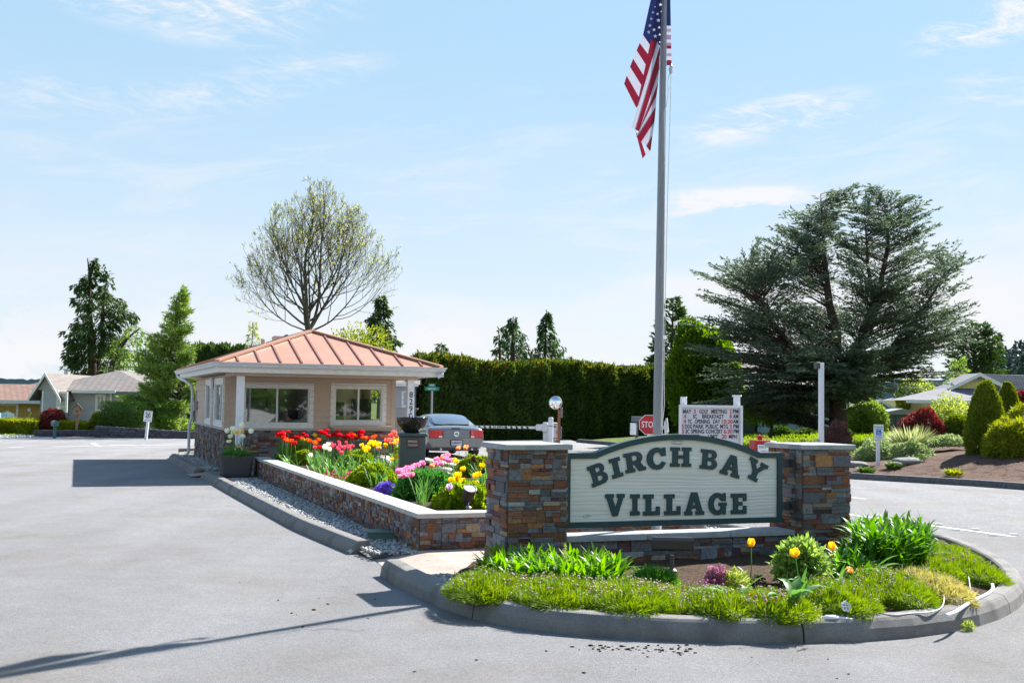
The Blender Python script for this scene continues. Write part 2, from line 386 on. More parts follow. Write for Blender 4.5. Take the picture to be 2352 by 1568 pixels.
M_conc = mat('kerb_concrete', (0.20, 0.19, 0.18), (0.275, 0.26, 0.24), 90, 0.9, bump=0.6, bscale=200, c3=(0.135, 0.125, 0.118), scale3=3, lo3=0.5, hi3=0.75, spec=0.2)
M_walk = mat('pink_concrete', (0.36, 0.275, 0.23), (0.42, 0.335, 0.285), 6, 0.9, bump=0.25, bscale=40, c3=(0.29, 0.225, 0.19), scale3=12, lo3=0.56, hi3=0.66, spec=0.2)
M_soil = mat('dark_soil', (0.045, 0.028, 0.018), (0.10, 0.065, 0.042), 30, 1.0, bump=1.0, bscale=60, spec=0.1)
M_bark = mat('bark_mulch', (0.07, 0.042, 0.032), (0.17, 0.11, 0.08), 28, 1.0, bump=1.0, bscale=40, c3=(0.07, 0.042, 0.03), scale3=4, lo3=0.5, hi3=0.62, spec=0.1)
M_grass = mat('grass_ground', (0.075, 0.105, 0.028), (0.14, 0.17, 0.045), 9, 1.0, bump=0.8, bscale=120, spec=0.1)
M_stone = mat('ledge_stone', (1, 1, 1), (0.66, 0.62, 0.60), 34, 0.82, bump=0.55, bscale=70, attr=True, c3=(0.20, 0.09, 0.045), scale3=19, lo3=0.60, hi3=0.70, spec=0.35)
M_cap = mat('bluestone_cap', (0.30, 0.31, 0.32), (0.38, 0.39, 0.39), 9, 0.85, bump=0.2, bscale=90, spec=0.3)
M_capw = mat('wall_cap_stone', (0.40, 0.39, 0.36), (0.48, 0.465, 0.43), 7, 0.85, bump=0.2, bscale=90, spec=0.3)
M_pebble = mat('river_pebble', (1, 1, 1), (0.7, 0.7, 0.7), 60, 0.65, attr=True, spec=0.4)
M_white = mat('white_paint', (0.78, 0.79, 0.80), (0.70, 0.71, 0.72), 12, 0.45)
M_trim = mat('trim_white', (0.74, 0.73, 0.70), (0.66, 0.65, 0.62), 10, 0.5)
M_line = mat('road_paint', (0.62, 0.62, 0.60), (0.42, 0.42, 0.41), 25, 0.8)
M_black = mat('black_plastic', (0.02, 0.02, 0.022), rough=0.35)
M_darkmetal = mat('dark_metal', (0.045, 0.042, 0.045), (0.07, 0.065, 0.065), 30, 0.42, spec=0.5)
M_red = mat('red_paint', (0.45, 0.008, 0.014), rough=0.4)
M_letterblack = mat('letter_black', (0.025, 0.025, 0.03), rough=0.6)
M_letterred = mat('letter_red', (0.50, 0.03, 0.04), rough=0.6)
M_steel = mat('brushed_steel', (0.55, 0.56, 0.58), (0.45, 0.46, 0.48), 20, 0.38, metal=0.85, stretch=(8, 8, 0.5))
M_wood = mat('weathered_wood', (0.26, 0.15, 0.09), (0.36, 0.24, 0.15), 12, 0.85, stretch=(6, 6, 0.6))

# ================================================================== ground and roads
rs = np.random.default_rng(11)
def ground_sheet():
    xs = np.concatenate([np.linspace(-1800, -90, 12), np.linspace(-80, 80, 54), np.linspace(90, 1800, 12)])
    ys = np.concatenate([np.linspace(-60, 45, 12), np.linspace(48, 120, 40), np.linspace(140, 3000, 16)])
    X, Y = np.meshgrid(xs, ys); Z = np.full_like(X, -0.05)
    far = np.clip((Y - 56) / 8, 0, 1); far = far * far * (3 - 2 * far)
    left = np.clip((-X - 8) / 6, 0, 1)
    Z = Z - far * left * 0.75
    V = np.stack([X, Y, Z], -1).reshape(-1, 3); nx = len(xs); i, j = np.meshgrid(np.arange(nx - 1), np.arange(len(ys) - 1)); b = (j * nx + i).ravel()
    struct(npmesh('ground', V, [np.stack([b, b + 1, b + nx + 1, b + nx], 1)], M_grass, smooth=True))
ground_sheet()
# right hand kerb line in the world (front edge), from near right going away to the left
kr = [Vector((46, -6, 0)), Vector((24, 14.5, 0)), gp(2420, 1130), gp(2352, 1125), gp(2250, 1117), gp(2100, 1108), gp(1960, 1100), Vector((7.75, 29.2, 0)), Vector((7.45, 31.5, 0)), Vector((7.5, 35, 0)), Vector((8.0, 39, 0)), Vector((8.1, 43, 0)), Vector((7.2, 45.6, 0)), Vector((4.8, 47.5, 0)), Vector((3.0, 52, 0))]
for k in kr: k.z = 0
road_far = 49.3
mb = MB()
mb.poly([(-75, -40, 0), (60, -40, 0), (60, -6, 0)] + [tuple(p + Vector((0.1, 0.1, 0))) for p in kr] + [(2.6, 60, 0), (-7, 60, 0), (-9, road_far, 0), (-75, road_far, 0)])
struct(mb.build('road', M_asph))
mb = MB(); rd = random.Random(3)
def crack(p, q, w_=.010, wob=.10):
    n = 22; pts = []; off = 0
    for i in range(n + 1): off = off * .8 + rd.uniform(-wob, wob) * .5; c = p.lerp(q, i / n); d = (q - p).normalized(); pts.append(c + Vector((-d.y, d.x, 0)) * off)
    for a, b in zip(pts[:-1], pts[1:]):
        d = (b - a).normalized(); s = Vector((-d.y, d.x, 0)) * w_ * rd.uniform(.2, .6); z = Vector((0, 0, .004)); mb.quad(*(tuple(v + z) for v in (a - s, b - s, b + s, a + s)))
crack(gp(255, 1012 + 965 - 1000, 0) if False else gp(120, 1330), gp(560, 1326), .006, .04); crack(gp(620, 1455), gp(840, 1448), .008); crack(gp(350, 1225), gp(700, 1240), .008); crack(gp(1980, 1120 + 40), gp(2352, 1195), .008)
struct(mb.build('road_crack', mat('crack_dark', (.07, .068, .07), rough=1)))
# painted lines
def line_strip(mb, a, b, wd, z=0.004):
    a = Vector(a); b = Vector(b); n = (b - a).cross(Vector((0, 0, 1))).normalized() * wd / 2
    mb.quad(*(tuple(p.to_2d().to_3d() + Vector((0, 0, z))) for p in (a - n, b - n, b + n, a + n)))
mb = MB()
line_strip(mb, gp(1925, 1178), gp(2330, 1232), 0.10)
line_strip(mb, gp(1925, 1138), gp(1990, 1146), 0.08)
struct(mb.build('lane_line', M_line))
mb = MB()
line_strip(mb, gp(121, 1025.5), gp(446, 1020), 0.16); line_strip(mb, gp(212, 1017), gp(227, 1025), 0.16)
line_strip(mb, gp(250, 1021), gp(312, 1022), 0.22); line_strip(mb, gp(20, 1027), gp(55, 1027), 0.2)
struct(mb.build('road_marking', M_line))

# right hand land: rises gently behind the kerb
def right_land():
    P = [np.array((p.x, p.y)) for p in kr]
    pts = []
    for a, b in zip(P[:-1], P[1:]):
        n = max(1, int(np.linalg.norm(b - a) / 0.8)); pts += [a + (b - a) * i / n for i in range(n)]
    pts.append(P[-1]); pts = np.array(pts); n = len(pts)
    d = np.array([0.80, 0.60]); ts = np.concatenate([[0.24], np.linspace(0.5, 16, 34), np.linspace(18, 90, 14)])
    G = pts[:, None, :] + d[None, None, :] * ts[None, :, None]
    Z = rland_h(G[..., 0], G[..., 1], ts[None, :])
    V = np.concatenate([G, Z[..., None]], -1).reshape(-1, 3); m = len(ts)
    i, j = np.meshgrid(np.arange(n - 1), np.arange(m - 1), indexing='ij'); b = (i * m + j).ravel()
    Fq = np.stack([b, b + 1, b + m + 1, b + m], 1)
    C = (V[Fq].mean(1)); lawn = (C[:, 1] > 36.5 + 0.10 * (C[:, 0] - 9)) | (C[:, 0] > 60)
    a = npmesh('embankment', V, [Fq[~lawn]], M_bark, smooth=True); struct(a)
    a = npmesh('lawn', V, [Fq[lawn]], M_grass, smooth=True); struct(a)
def rland_h(x, y, t=None):
    x = np.asarray(x, float); y = np.asarray(y, float)
    if t is None:
        P = np.array([(p.x, p.y) for p in kr]); best = np.full(x.shape, 1e9)
        for a, b in zip(P[:-1], P[1:]):
            ab = b - a; s = np.clip(((x - a[0]) * ab[0] + (y - a[1]) * ab[1]) / (ab @ ab), 0, 1)
            best = np.minimum(best, np.hypot(x - a[0] - s * ab[0], y - a[1] - s * ab[1]))
        t = best * 1.15
    k = np.clip(t / 13, 0, 1); h = 0.12 + 0.62 * (k * k * (3 - 2 * k))
    mound = 0.42 * np.exp(-(((x - 13.5) / 3.2) ** 2 + ((y - 29.5) / 2.8) ** 2)) * np.clip(t / 2, 0, 1)
    rough = 0.025 * np.sin(x * 3.1 + y) * np.sin(y * 2.7 - x * 1.3) * np.clip(t, 0, 1)
    return h + mound + rough
right_land()
def rz_(x, y): return float(rland_h(np.array([x]), np.array([y]))[0])

# ------------------------------------------------------------------ kerbs
def kerb(name, pts, wd=0.20, h=0.15, seg=3.0, close_end=True, m=None, fall=0.05):
    """swept kerb: pts = foot of its outer face, body lies to the right of travel"""
    P = [Vector((p[0], p[1], 0)) for p in pts]; res = []
    for a, b in zip(P[:-1], P[1:]):
        n = max(1, int((b - a).length / 0.35)); res += [a.lerp(b, i / n) for i in range(n)]
    res.append(P[-1])
    # smooth
    for _ in range(3): res = [res[0]] + [(res[i - 1] + res[i] * 2 + res[i + 1]) / 4 for i in range(1, len(res) - 1)] + [res[-1]]
    prof = [(0, -0.02), (fall * .35, h * .55), (fall, h - 0.025), (fall + 0.02, h - 0.006), (fall + 0.045, h), (wd - 0.02, h + 0.003), (wd, h - 0.012), (wd, -0.02)]
    mb = MB(); run = 0; cur = []; joints = []
    def flush(cur):
        if len(cur) < 2: return
        v = []; k = len(prof)
        for p, nn in cur:
            for o, z in prof: v.append((p.x + nn.x * o, p.y + nn.y * o, z))
        f = []
        for i in range(len(cur) - 1):
            for j in range(k - 1): f.append((i * k + j, (i + 1) * k + j, (i + 1) * k + j + 1, i * k + j + 1))
        f.append(tuple(range(k - 1, -1, -1))); f.append(tuple(range((len(cur) - 1) * k, len(cur) * k)))
        mb.add(v, f)
    acc = 0
    for i, p in enumerate(res):
        t = (res[min(i + 1, len(res) - 1)] - res[max(i - 1, 0)]).normalized(); nn = Vector((t.y, -t.x, 0))
        if cur: acc += (p - cur[-1][0]).length
        cur.append((p, nn))
        if acc > seg and i < len(res) - 2:
            flush(cur); cur = [(p + t * 0.014, nn)]; acc = 0
    flush(cur)
    return struct(mb.build(name, m or M_conc))
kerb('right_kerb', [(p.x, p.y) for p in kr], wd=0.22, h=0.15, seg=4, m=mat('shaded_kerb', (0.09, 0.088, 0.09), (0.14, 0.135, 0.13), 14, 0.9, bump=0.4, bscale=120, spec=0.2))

# --- island around the village sign
isl_px = [(872, 1322), (900, 1345), (950, 1372), (1010, 1400), (1080, 1425), (1160, 1445), (1260, 1458), (1400, 1468), (1540, 1475), (1700, 1479), (1860, 1480), (2000, 1478), (2120, 1467), (2220, 1450), (2300, 1425), (2350, 1395), (2368, 1365), (2352, 1338), (2310, 1308), (2240, 1275), (2160, 1246)]
isl = [gp(x, y).to_2d() for x, y in isl_px]
Csn = Vector((-1.05, 13.1, 0))                       # near left corner of the flower bed wall
def bed(s, t, z=0.0): return Csn + BX * s + AX * t + Vector((0, 0, z))
back = [bed(5.0, -0.6).to_2d(), bed(4.95, 0.6).to_2d(), bed(4.75, 2.5).to_2d(), bed(4.6, 8).to_2d(), bed(4.6, 15).to_2d(), bed(4.6, 24.5).to_2d(), bed(4.0, 25.2).to_2d(), bed(-0.6, 25.2).to_2d()]
kerb('island_kerb', [tuple(p) for p in reversed(isl + back)][:], wd=0.22, h=0.165, seg=2.6) if False else None
# body must lie to the right of travel: travelling left->right along the front the island is on the left, so reverse
kerb('island_kerb', [tuple(p) for p in (isl + back)][::-1], wd=0.21, h=0.165, seg=2.6)
lk0 = gp(805, 1272).to_2d(); lk = [lk0, bed(-0.86, 3).to_2d(), bed(-0.96, 8).to_2d(), bed(-1.05, 13.75).to_2d()]
kerb('planter_kerb', [tuple(p) for p in lk], wd=0.23, h=0.15, seg=3.0, fall=0.07)
lk2 = [bed(-1.12, 14.75).to_2d(), bed(-1.17, 18).to_2d(), bed(-1.2, 21.5).to_2d(), bed(-1.0, 22.8).to_2d(), bed(-0.4, 23.6).to_2d(), bed(0.2, 24.2).to_2d()]
kerb('side_kerb', [tuple(p) for p in lk2], wd=0.23, h=0.15, seg=3.0, fall=0.07)
# --- island surfaces
mb = MB()
front_in = [p for p in isl]
fill = [tuple(Vector(p).to_3d() + Vector((0, 0, 0.03))) for p in [bed(-0.2, 0.05).to_2d()] + isl + back + [bed(-0.9, 22).to_2d(), bed(-0.85, 14.0).to_2d()]]
mb.poly([(p[0], p[1], -0.012) for p in fill]); struct(mb.build('island_base', M_soil))
mb = MB()   # pink concrete walk: from the kerb opening between the bed wall and the pillars
wk = [gp(862, 1284, 0.004), gp(880, 1280, 0.006), gp(968, 1262, 0.07), bed(0.06, -0.02, 0.085), bed(5.0 - .22, -0.02, 0.085), bed(5.0 - .22, -0.75, 0.085), bed(1.0, -1.05, 0.085), gp(1075, 1310, 0.075), gp(1020, 1332, 0.065), gp(944, 1322, 0.04), gp(890, 1312, 0.004)]
mb.poly([tuple(p) for p in wk]); struct(mb.build('walkway', M_walk))
mb = MB()
mb.poly([tuple(bed(-1.25, 13.85, 0.02)), tuple(bed(-0.5, 13.6, 0.10)), tuple(bed(-0.42, 14.62, 0.10)), tuple(bed(-1.3, 14.7, 0.02))]); struct(mb.build('entry_slab', M_walk))
# front bed soil mound as a grid in front of the sign
def front_soil():
    inner = []
    P = isl[1:-1]
    V = []; n = len(isl)
    cen = Vector((2.3, 10.75))
    rings = 9; pts = []
    full = [Vector(p) for p in isl] + [bed(4.7, -0.62).to_2d(), bed(2.5, -1.15).to_2d(), bed(0.9, -1.15).to_2d(), gp(1072, 1306).to_2d()]
    full = [full[i] for i in range(len(full)) if i != 0 or True]
    full = full[2:]
    ring0 = []
    for a, b in zip(full, full[1:] + full[:1]):
        k = max(1, int((b - a).length / 0.25)); ring0 += [a.lerp(b, i / k) for i in range(k)]
    m = len(ring0)
    for r in range(rings + 1):
        f = r / rings
        for p in ring0:
            e_ = p + (cen - p).normalized() * .15; q = e_.lerp(cen, f)
            z = 0.11 + 0.10 * (1 - (1 - f) ** 2) + 0.018 * math.sin(q.x * 7 + q.y * 3) * math.sin(q.y * 9 - q.x * 2)
            V.append((q.x, q.y, z))
    Fq = []
    for r in range(rings):
        for i in range(m): j = (i + 1) % m; Fq.append((r * m + i, r * m + j, (r + 1) * m + j, (r + 1) * m + i))
    struct(npmesh('bed_soil', V, [np.array(Fq)], M_soil, smooth=True))
front_soil()
def soil_z(x, y): return 0.15

# ------------------------------------------------------------------ gravel
IV, IF = ico()
def pebbles(name, label, pts, size, zbase, seed=1, flat=0.55):
    rg = np.random.default_rng(seed); n = len(pts); P = np.asarray(pts, float)
    sc_ = size * rg.uniform(0.55, 1.35, (n, 1)) * np.stack([rg.uniform(.8, 1.4, n), rg.uniform(.6, 1.0, n), rg.uniform(.35, .7, n)], 1)
    a = rg.uniform(0, 6.3, n); tx = rg.normal(0, .35, n); ca, sa = np.cos(a), np.sin(a)
    V = IV[None] * sc_[:, None, :]
    V = np.stack([V[..., 0] * ca[:, None] - V[..., 1] * sa[:, None], V[..., 0] * sa[:, None] + V[..., 1] * ca[:, None], V[..., 2] + V[..., 0] * tx[:, None]], -1)
    V = V + P[:, None, :]
    Fc = (IF[None] + (np.arange(n) * 12)[:, None, None]).reshape(-1, 3)
    o = npmesh(name, V.reshape(-1, 3), [Fc], M_pebble, smooth=True)
    pal = np.array([(0.30, 0.31, 0.31), (0.42, 0.43, 0.42), (0.22, 0.23, 0.24), (0.50, 0.49, 0.46), (0.34, 0.33, 0.29), (0.28, 0.21, 0.16), (0.38, 0.40, 0.42)])
    c = pal[rg.choice(7, n, p=[.24, .2, .16, .13, .12, .05, .10])] * rg.uniform(1.0, 1.5, (n, 1))
    ca_ = o.data.color_attributes.new('Col', 'FLOAT_COLOR', 'CORNER'); arr = np.ones((n, 60, 4), np.float32); arr[:, :, :3] = c[:, None, :]
    ca_.data.foreach_set('color', arr.ravel()); o['kind'] = 'stuff'; o['label'] = label; return o
def scatter_st(n, s0, s1, t0, t1, z, rg):
    s = rg.uniform(0, 1, n); t = rg.uniform(t0, t1, n); lo = np.vectorize(s0)(t); hi = np.vectorize(s1)(t); ss_ = lo + (hi - lo) * s
    P = np.array([list(Csn)])[:, :] + ss_[:, None] * np.array([list(BX)]) + t[:, None] * np.array([list(AX)]); P[:, 2] = z + rg.uniform(-.01, .012, n); return P
rg = np.random.default_rng(5)
g1 = scatter_st(7600, lambda t: -0.55 - 0.021 * t, lambda t: 0.0, -0.1, 13.6, 0.075, rg)
g1b = np.array([[*(gp(x, y).to_2d()), 0.03] for x, y in zip(rg.uniform(800, 975, 1500), rg.uniform(1225, 1279, 1500)) if y < 1272 + 4 * math.sin(x * .05) - max(0, (x - 880)) * 0.16 and y > 1272 - (x - 800) * 1.0])
g1b[:, 2] = 0.012 + 0.03 * rg.random(len(g1b))
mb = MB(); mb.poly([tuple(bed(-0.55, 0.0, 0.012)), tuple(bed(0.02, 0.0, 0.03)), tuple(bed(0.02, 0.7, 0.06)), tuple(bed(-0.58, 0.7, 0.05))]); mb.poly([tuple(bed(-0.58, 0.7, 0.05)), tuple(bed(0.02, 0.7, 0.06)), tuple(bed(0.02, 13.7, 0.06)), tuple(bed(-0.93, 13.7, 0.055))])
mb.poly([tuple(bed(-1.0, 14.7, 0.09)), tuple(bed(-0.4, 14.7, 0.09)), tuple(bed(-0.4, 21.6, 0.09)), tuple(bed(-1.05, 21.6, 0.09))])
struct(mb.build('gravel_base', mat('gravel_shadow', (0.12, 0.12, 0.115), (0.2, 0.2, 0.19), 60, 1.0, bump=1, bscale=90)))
pebbles('river_gravel', 'grey river pebbles filling the strip between kerb and flower bed wall', np.concatenate([g1, g1b]), 0.021, 0.07, 2)
g2 = scatter_st(1500, lambda t: -1.02, lambda t: -0.42, 14.8, 22.4, 0.105, rg); pebbles('side_gravel', 'dark pebbles along the shaded side of the gatehouse', g2, 0.035, 0.1, 3)
g3 = scatter_st(1400, lambda t: 3.95, lambda t: 4.75, 0.2, 7, 0.10, rg); pebbles('back_gravel', 'pale pebbles behind the village sign seen under its lower edge', g3, 0.028, 0.1, 4)
mb = MB(); mb.poly([tuple(bed(3.8, 0, 0.085)), tuple(bed(4.75, 0, 0.085)), tuple(bed(4.5, 14, 0.085)), tuple(bed(3.8, 14, 0.085))]); struct(mb.build('gravel_bed', mat('gravel_far', (0.25, 0.25, 0.24), (0.38, 0.38, 0.36), 60, 1.0)))
def inpoly(x, y, P):
    c = False; n = len(P)
    for i in range(n):
        x1, y1 = P[i]; x2, y2 = P[(i + 1) % n]
        if (y1 > y) != (y2 > y) and x < (x2 - x1) * (y - y1) / (y2 - y1) + x1: c = not c
    return c
gp4 = [(948, 1322), (985, 1335), (1030, 1346), (1045, 1338), (1035, 1320), (985, 1322)]
q = [(x, y) for x, y in zip(rg.uniform(940, 1050, 1300), rg.uniform(1315, 1350, 1300)) if inpoly(x, y, gp4)]
pebbles('corner_gravel', 'small patch of grey pebbles between the pale walkway and the curved kerb', np.array([[*gp(x, y, .1).to_2d(), 0.10 + .02 * rg.random()] for x, y in q]), 0.018, 0.1, 6)
g5 = np.array([[*gp(x, y, 0.0).to_2d(), 0.0] for x, y in zip(rg.uniform(-20, 78, 700), rg.uniform(995, 1004, 700))]); pebbles('verge_gravel', 'grey gravel verge below the low hedge at the far left', g5, 0.06, 0.0, 7)

# crumbs of soil on the asphalt
q = [(rg.normal(1440, 60), rg.normal(1488, 7)) for _ in range(60)] + [(rg.normal(1545, 40), rg.normal(1492, 8)) for _ in range(30)] + [(rg.uniform(900, 2200), rg.uniform(1420, 1560)) for _ in range(20)] + [(rg.uniform(500, 880), rg.uniform(1330, 1440)) for _ in range(14)]
q = [p for p in q if p[1] > 1481 or p[0] < 880]
n = len(q); sz = rg.uniform(.003, .011, n); P = np.array([[*gp(x, y, 0).to_2d(), s * .4] for (x, y), s in zip(q, sz)])
V = (IV[None] * sz[:, None, None] * np.array([1.6, 1, .7])[None, None] * rg.uniform(.6, 1.4, (n, 1, 3)) + P[:, None]).reshape(-1, 3)
o = npmesh('soil_crumbs', V, [(IF[None] + (np.arange(n) * 12)[:, None, None]).reshape(-1, 3)], M_soil); o['kind'] = 'stuff'; o['label'] = 'dark crumbs of soil scattered on the asphalt before the kerb'

# ================================================================== ledge stone veneer
PAL = [((0.150, 0.158, 0.18), .26), ((0.20, 0.215, 0.24), .18), ((0.17, 0.085, 0.05), .17), ((0.25, 0.105, 0.06), .14), ((0.36, 0.18, 0.075), .035), ((0.36, 0.29, 0.20), .09), ((0.12, 0.06, 0.075), .08), ((0.30, 0.31, 0.32), .06)]
def veneer(mb, x0, x1, z0, z1, seed=0, d=0.03, scale=1.0, warm=1.0):
    rd = random.Random(seed); z = z0
    cols = [p[0] for p in PAL]; ws = [p[1] * (warm if i in (2, 3, 4, 5) else 1) for i, p in enumerate(PAL)]
    def stone(a, b, c, e):
        k = rd.choices(cols, ws)[0]; v = rd.uniform(.75, 1.25); cc = tuple(q * v for q in k); o = rd.uniform(.2, 1) * d; g = 0.0016
        j = [rd.uniform(-.003, .003) for _ in range(4)]
        vs_ = [(a + g, -o + j[0], c + g), (b - g, -o + j[1], c + g), (b - g, -o + j[2], e - g), (a + g, -o + j[3], e - g), (a + g, 0, c + g), (b - g, 0, c + g), (b - g, 0, e - g), (a + g, 0, e - g)]
        mb.add(vs_, [(0, 1, 2, 3), (0, 4, 5, 1), (1, 5, 6, 2), (2, 6, 7, 3), (3, 7, 4, 0)], cc)
    while z < z1 - 1e-6:
        h = rd.uniform(.09, .15) * scale
        if z1 - z - h < .05 * scale: h = z1 - z
        x = x0
        while x < x1 - 1e-6:
            wd = rd.uniform(.09, .30) * scale
            if x1 - x - wd < .05 * scale: wd = x1 - x
            k = rd.choices([1, 2, 3], [.22, .48, .30])[0]
            cuts = sorted([0, 1] + [min(.8, max(.2, (i + 1) / k + rd.uniform(-.1, .1))) for i in range(k - 1)])
            for a, b in zip(cuts[:-1], cuts[1:]):
                if wd > .18 * scale and rd.random() < .35:
                    m_ = rd.uniform(.3, .7); stone(x, x + wd * m_, z + h * a, z + h * b); stone(x + wd * m_, x + wd, z + h * a, z + h * b)
                else: stone(x, x + wd, z + h * a, z + h * b)
            x += wd
        z += h
def stone_block(mb, x0, x1, y0, y1, z0, z1, seed=0, faces='fblr', d=0.03, scale=1.0, warm=1.0):
    """core box plus veneer on its vertical faces"""
    keep = mb.M.copy(); mb.box(x0 + .004, x1 - .004, y0 + .004, y1 - .004, z0, z1 - 0.002, (0.05, 0.045, 0.045))
    T = Matrix.Translation; Rz = lambda a: Matrix.Rotation(a, 4, 'Z')
    if 'f' in faces: mb.M = keep @ T((0, y0, 0)); veneer(mb, x0, x1, z0, z1, seed, d, scale, warm)
    if 'l' in faces: mb.M = keep @ T((x0, 0, 0)) @ Rz(-math.pi / 2); veneer(mb, -y1, -y0, z0, z1, seed + 1, d, scale, warm)
    if 'r' in faces: mb.M = keep @ T((x1, 0, 0)) @ Rz(math.pi / 2); veneer(mb, y0, y1, z0, z1, seed + 2, d, scale, warm)
    if 'b' in faces: mb.M = keep @ T((0, y1, 0)) @ Rz(math.pi); veneer(mb, -x1, -x0, z0, z1, seed + 3, d, scale, warm)
    mb.M = keep
# ================================================================== village sign, its pillars and low wall
P0 = Vector((-0.034, 11.2, 0)); SGN = thing('village_sign', 'big carved wooden BIRCH BAY VILLAGE sign board with green arched frame between two stone pillars', 'sign', P0, A21)
def stone_pillar(x0, label, seed):
    t = thing('stone_pillar', label, 'pillar', P0 + BX * x0, A21, 'stone pillars of the village sign')
    mb = MB(); stone_block(mb, 0.03, 0.65, 0.03, 0.62, 0.0, 1.325, seed, d=0.034, warm=1.15, scale=.86); mb.build('stone_body', M_stone, t)
    mb = MB(); mb.bbox(-0.03, 0.70, -0.03, 0.68, 1.327, 1.382, 0.006); mb.build('cap', M_cap, t); return t
stone_pillar(0.0, 'stone pillar at the left end of the village sign, beside the pale walkway', 101)
stone_pillar(3.45, 'stone pillar at the right end of the village sign, beside the tall green clump', 205)
t = thing('low_stone_wall', 'low stone wall with slab cap right under the village sign board', 'wall', P0, A21)
mb = MB(); stone_block(mb, 0.655, 3.447, 0.16, 0.44, 0.0, 0.385, 331, 'fb', d=0.03, warm=0.55); mb.build('stone_body', M_stone, t)
for a, b in ((0.655, 1.62), (1.625, 2.62), (2.625, 3.447)):
    mb = MB(); mb.bbox(a, b, 0.10, 0.48, 0.387, 0.442, 0.006); mb.build('cap', M_cap, t)

# --- sign board
M_green = mat('sign_green', (0.008, 0.045, 0.054), (0.011, 0.058, 0.064), 20, 0.5, bump=0.15, bscale=60)
def wood_board():
    m = bpy.data.materials.new('sandblasted_wood'); m.use_nodes = True; N, L = _n(m); b = N['Principled BSDF']; b.inputs['Roughness'].default_value = 0.7
    tc = N.new('ShaderNodeTexCoord'); mp = N.new('ShaderNodeMapping'); mp.inputs['Scale'].default_value = (0.28, 1, 3.0); L.new(tc.outputs['Object'], mp.inputs[0])
    wv = N.new('ShaderNodeTexWave'); wv.wave_type = 'BANDS'; wv.bands_direction = 'Z'; wv.inputs['Scale'].default_value = 2.6; wv.inputs['Distortion'].default_value = 16
    wv.inputs['Detail'].default_value = 2.5; wv.inputs['Detail Scale'].default_value = 0.7; L.new(mp.outputs[0], wv.inputs['Vector'])
    r = N.new('ShaderNodeValToRGB'); r.color_ramp.elements[0].position = 0.02; r.color_ramp.elements[0].color = (0.755, 0.74, 0.655, 1); r.color_ramp.elements[1].position = 0.035; r.color_ramp.elements[1].color = (0.82, 0.82, 0.74, 1)
    L.new(wv.outputs['Fac'], r.inputs[0]); n = N.new('ShaderNodeTexNoise'); n.inputs['Scale'].default_value = 3; n.inputs['Detail'].default_value = 5; L.new(mp.outputs[0], n.inputs['Vector'])
    x = N.new('ShaderNodeMix'); x.data_type = 'RGBA'; x.blend_type = 'MULTIPLY'; x.inputs[0].default_value = 0.5; L.new(r.outputs[0], x.inputs[6])
    r2 = N.new('ShaderNodeMapRange'); L.new(n.outputs['Fac'], r2.inputs[0]); r2.inputs[3].default_value = 0.6; r2.inputs[4].default_value = 1.15; L.new(r2.outputs[0], x.inputs[7])
    L.new(x.outputs[2], b.inputs['Base Color']); bp = N.new('ShaderNodeBump'); bp.inputs['Strength'].default_value = 0.3; bp.inputs['Distance'].default_value = 0.01
    L.new(wv.outputs['Fac'], bp.inputs['Height']); L.new(bp.outputs[0], b.inputs['Normal']); return m
M_board = wood_board()
SY = 0.15                                   # front plane of the frame in the sign's own axes
def sgn(px, py, y=SY):
    d = ray(px, py); o = Vector((0, 0, CAMH)); n = AX; c = P0 + AX * y
    t = (c - o).dot(n) / d.dot(n); p = o + d * t - P0; return p.dot(BX), p.z
sx0, sx1 = 0.70, 3.31; zb = 0.525
_, zs = sgn(1340, 1039); zs = 1.288
c1 = sgn(1366, 1038)[0]; c2 = sgn(1747, 1037)[0]; zt = sgn(1555, 997)[1]
def arch(c1, c2, z1, z2, n=28):
    half = (c2 - c1) / 2; hh = z2 - z1; Rr = (half * half + hh * hh) / (2 * hh); cx = (c1 + c2) / 2; cz = z2 - Rr; a = math.asin(half / Rr)
    return [(cx + Rr * math.sin(a - 2 * a * i / n), cz + Rr * math.cos(a - 2 * a * i / n)) for i in range(n + 1)]
outer = [(sx0, zb), (sx1, zb), (sx1, zs)] + arch(c1, c2, zs, zt) + [(sx0, zs)]
bw = 0.058
inner = [(sx0 + bw, zb + bw), (sx1 - bw, zb + bw), (sx1 - bw, zs - bw)] + arch(c1 + 0.02, c2 - 0.02, zs - bw, zt - bw) + [(sx0 + bw, zs - bw)]
def ring_prism(mb, o, i, y0, y1):
    n = len(o); v = [(p[0], y0, p[1]) for p in o] + [(p[0], y0, p[1]) for p in i] + [(p[0], y1, p[1]) for p in o] + [(p[0], y1, p[1]) for p in i]; f = []
    for k in range(n):
        j = (k + 1) % n; f += [(k, j, n + j, n + k), (n + k, n + j, 3 * n + j, 3 * n + k), (2 * n + j, 2 * n + k, 3 * n + k, 3 * n + j), (j, k, 2 * n + k, 2 * n + j)]
    mb.add(v, f)
mb = MB(); ring_prism(mb, outer, inner, SY, SY + 0.09); mb.build('frame', M_green, SGN)
mb = MB(); mb.prismy([(p[0], p[1]) for p in inner], SY + 0.03, SY + 0.075); mb.build('board', M_board, SGN)
mb = MB()
for px in (1560,):   # carved knot near the top
    x, z = sgn(px, 1016)
    for r, e in ((0.075, 1), (0.045, 1)): mb.tube([(x + r * math.cos(a), SY + 0.028, z + 0.28 * r * math.sin(a)) for a in [i * .35 for i in range(17)]], 0.003, 5)
x, z = sgn(1350, 1186); mb.build('carved_knot', mat('knot_top', (0.40, 0.38, 0.32), rough=.8), SGN); mb = MB(); mb.tube([(x + 0.05 * math.cos(a) * (1 - a / 12), SY + .028, z + .02 * math.sin(a) * (1 - a / 12)) for a in [i * .4 for i in range(20)]], 0.003, 5)
pass
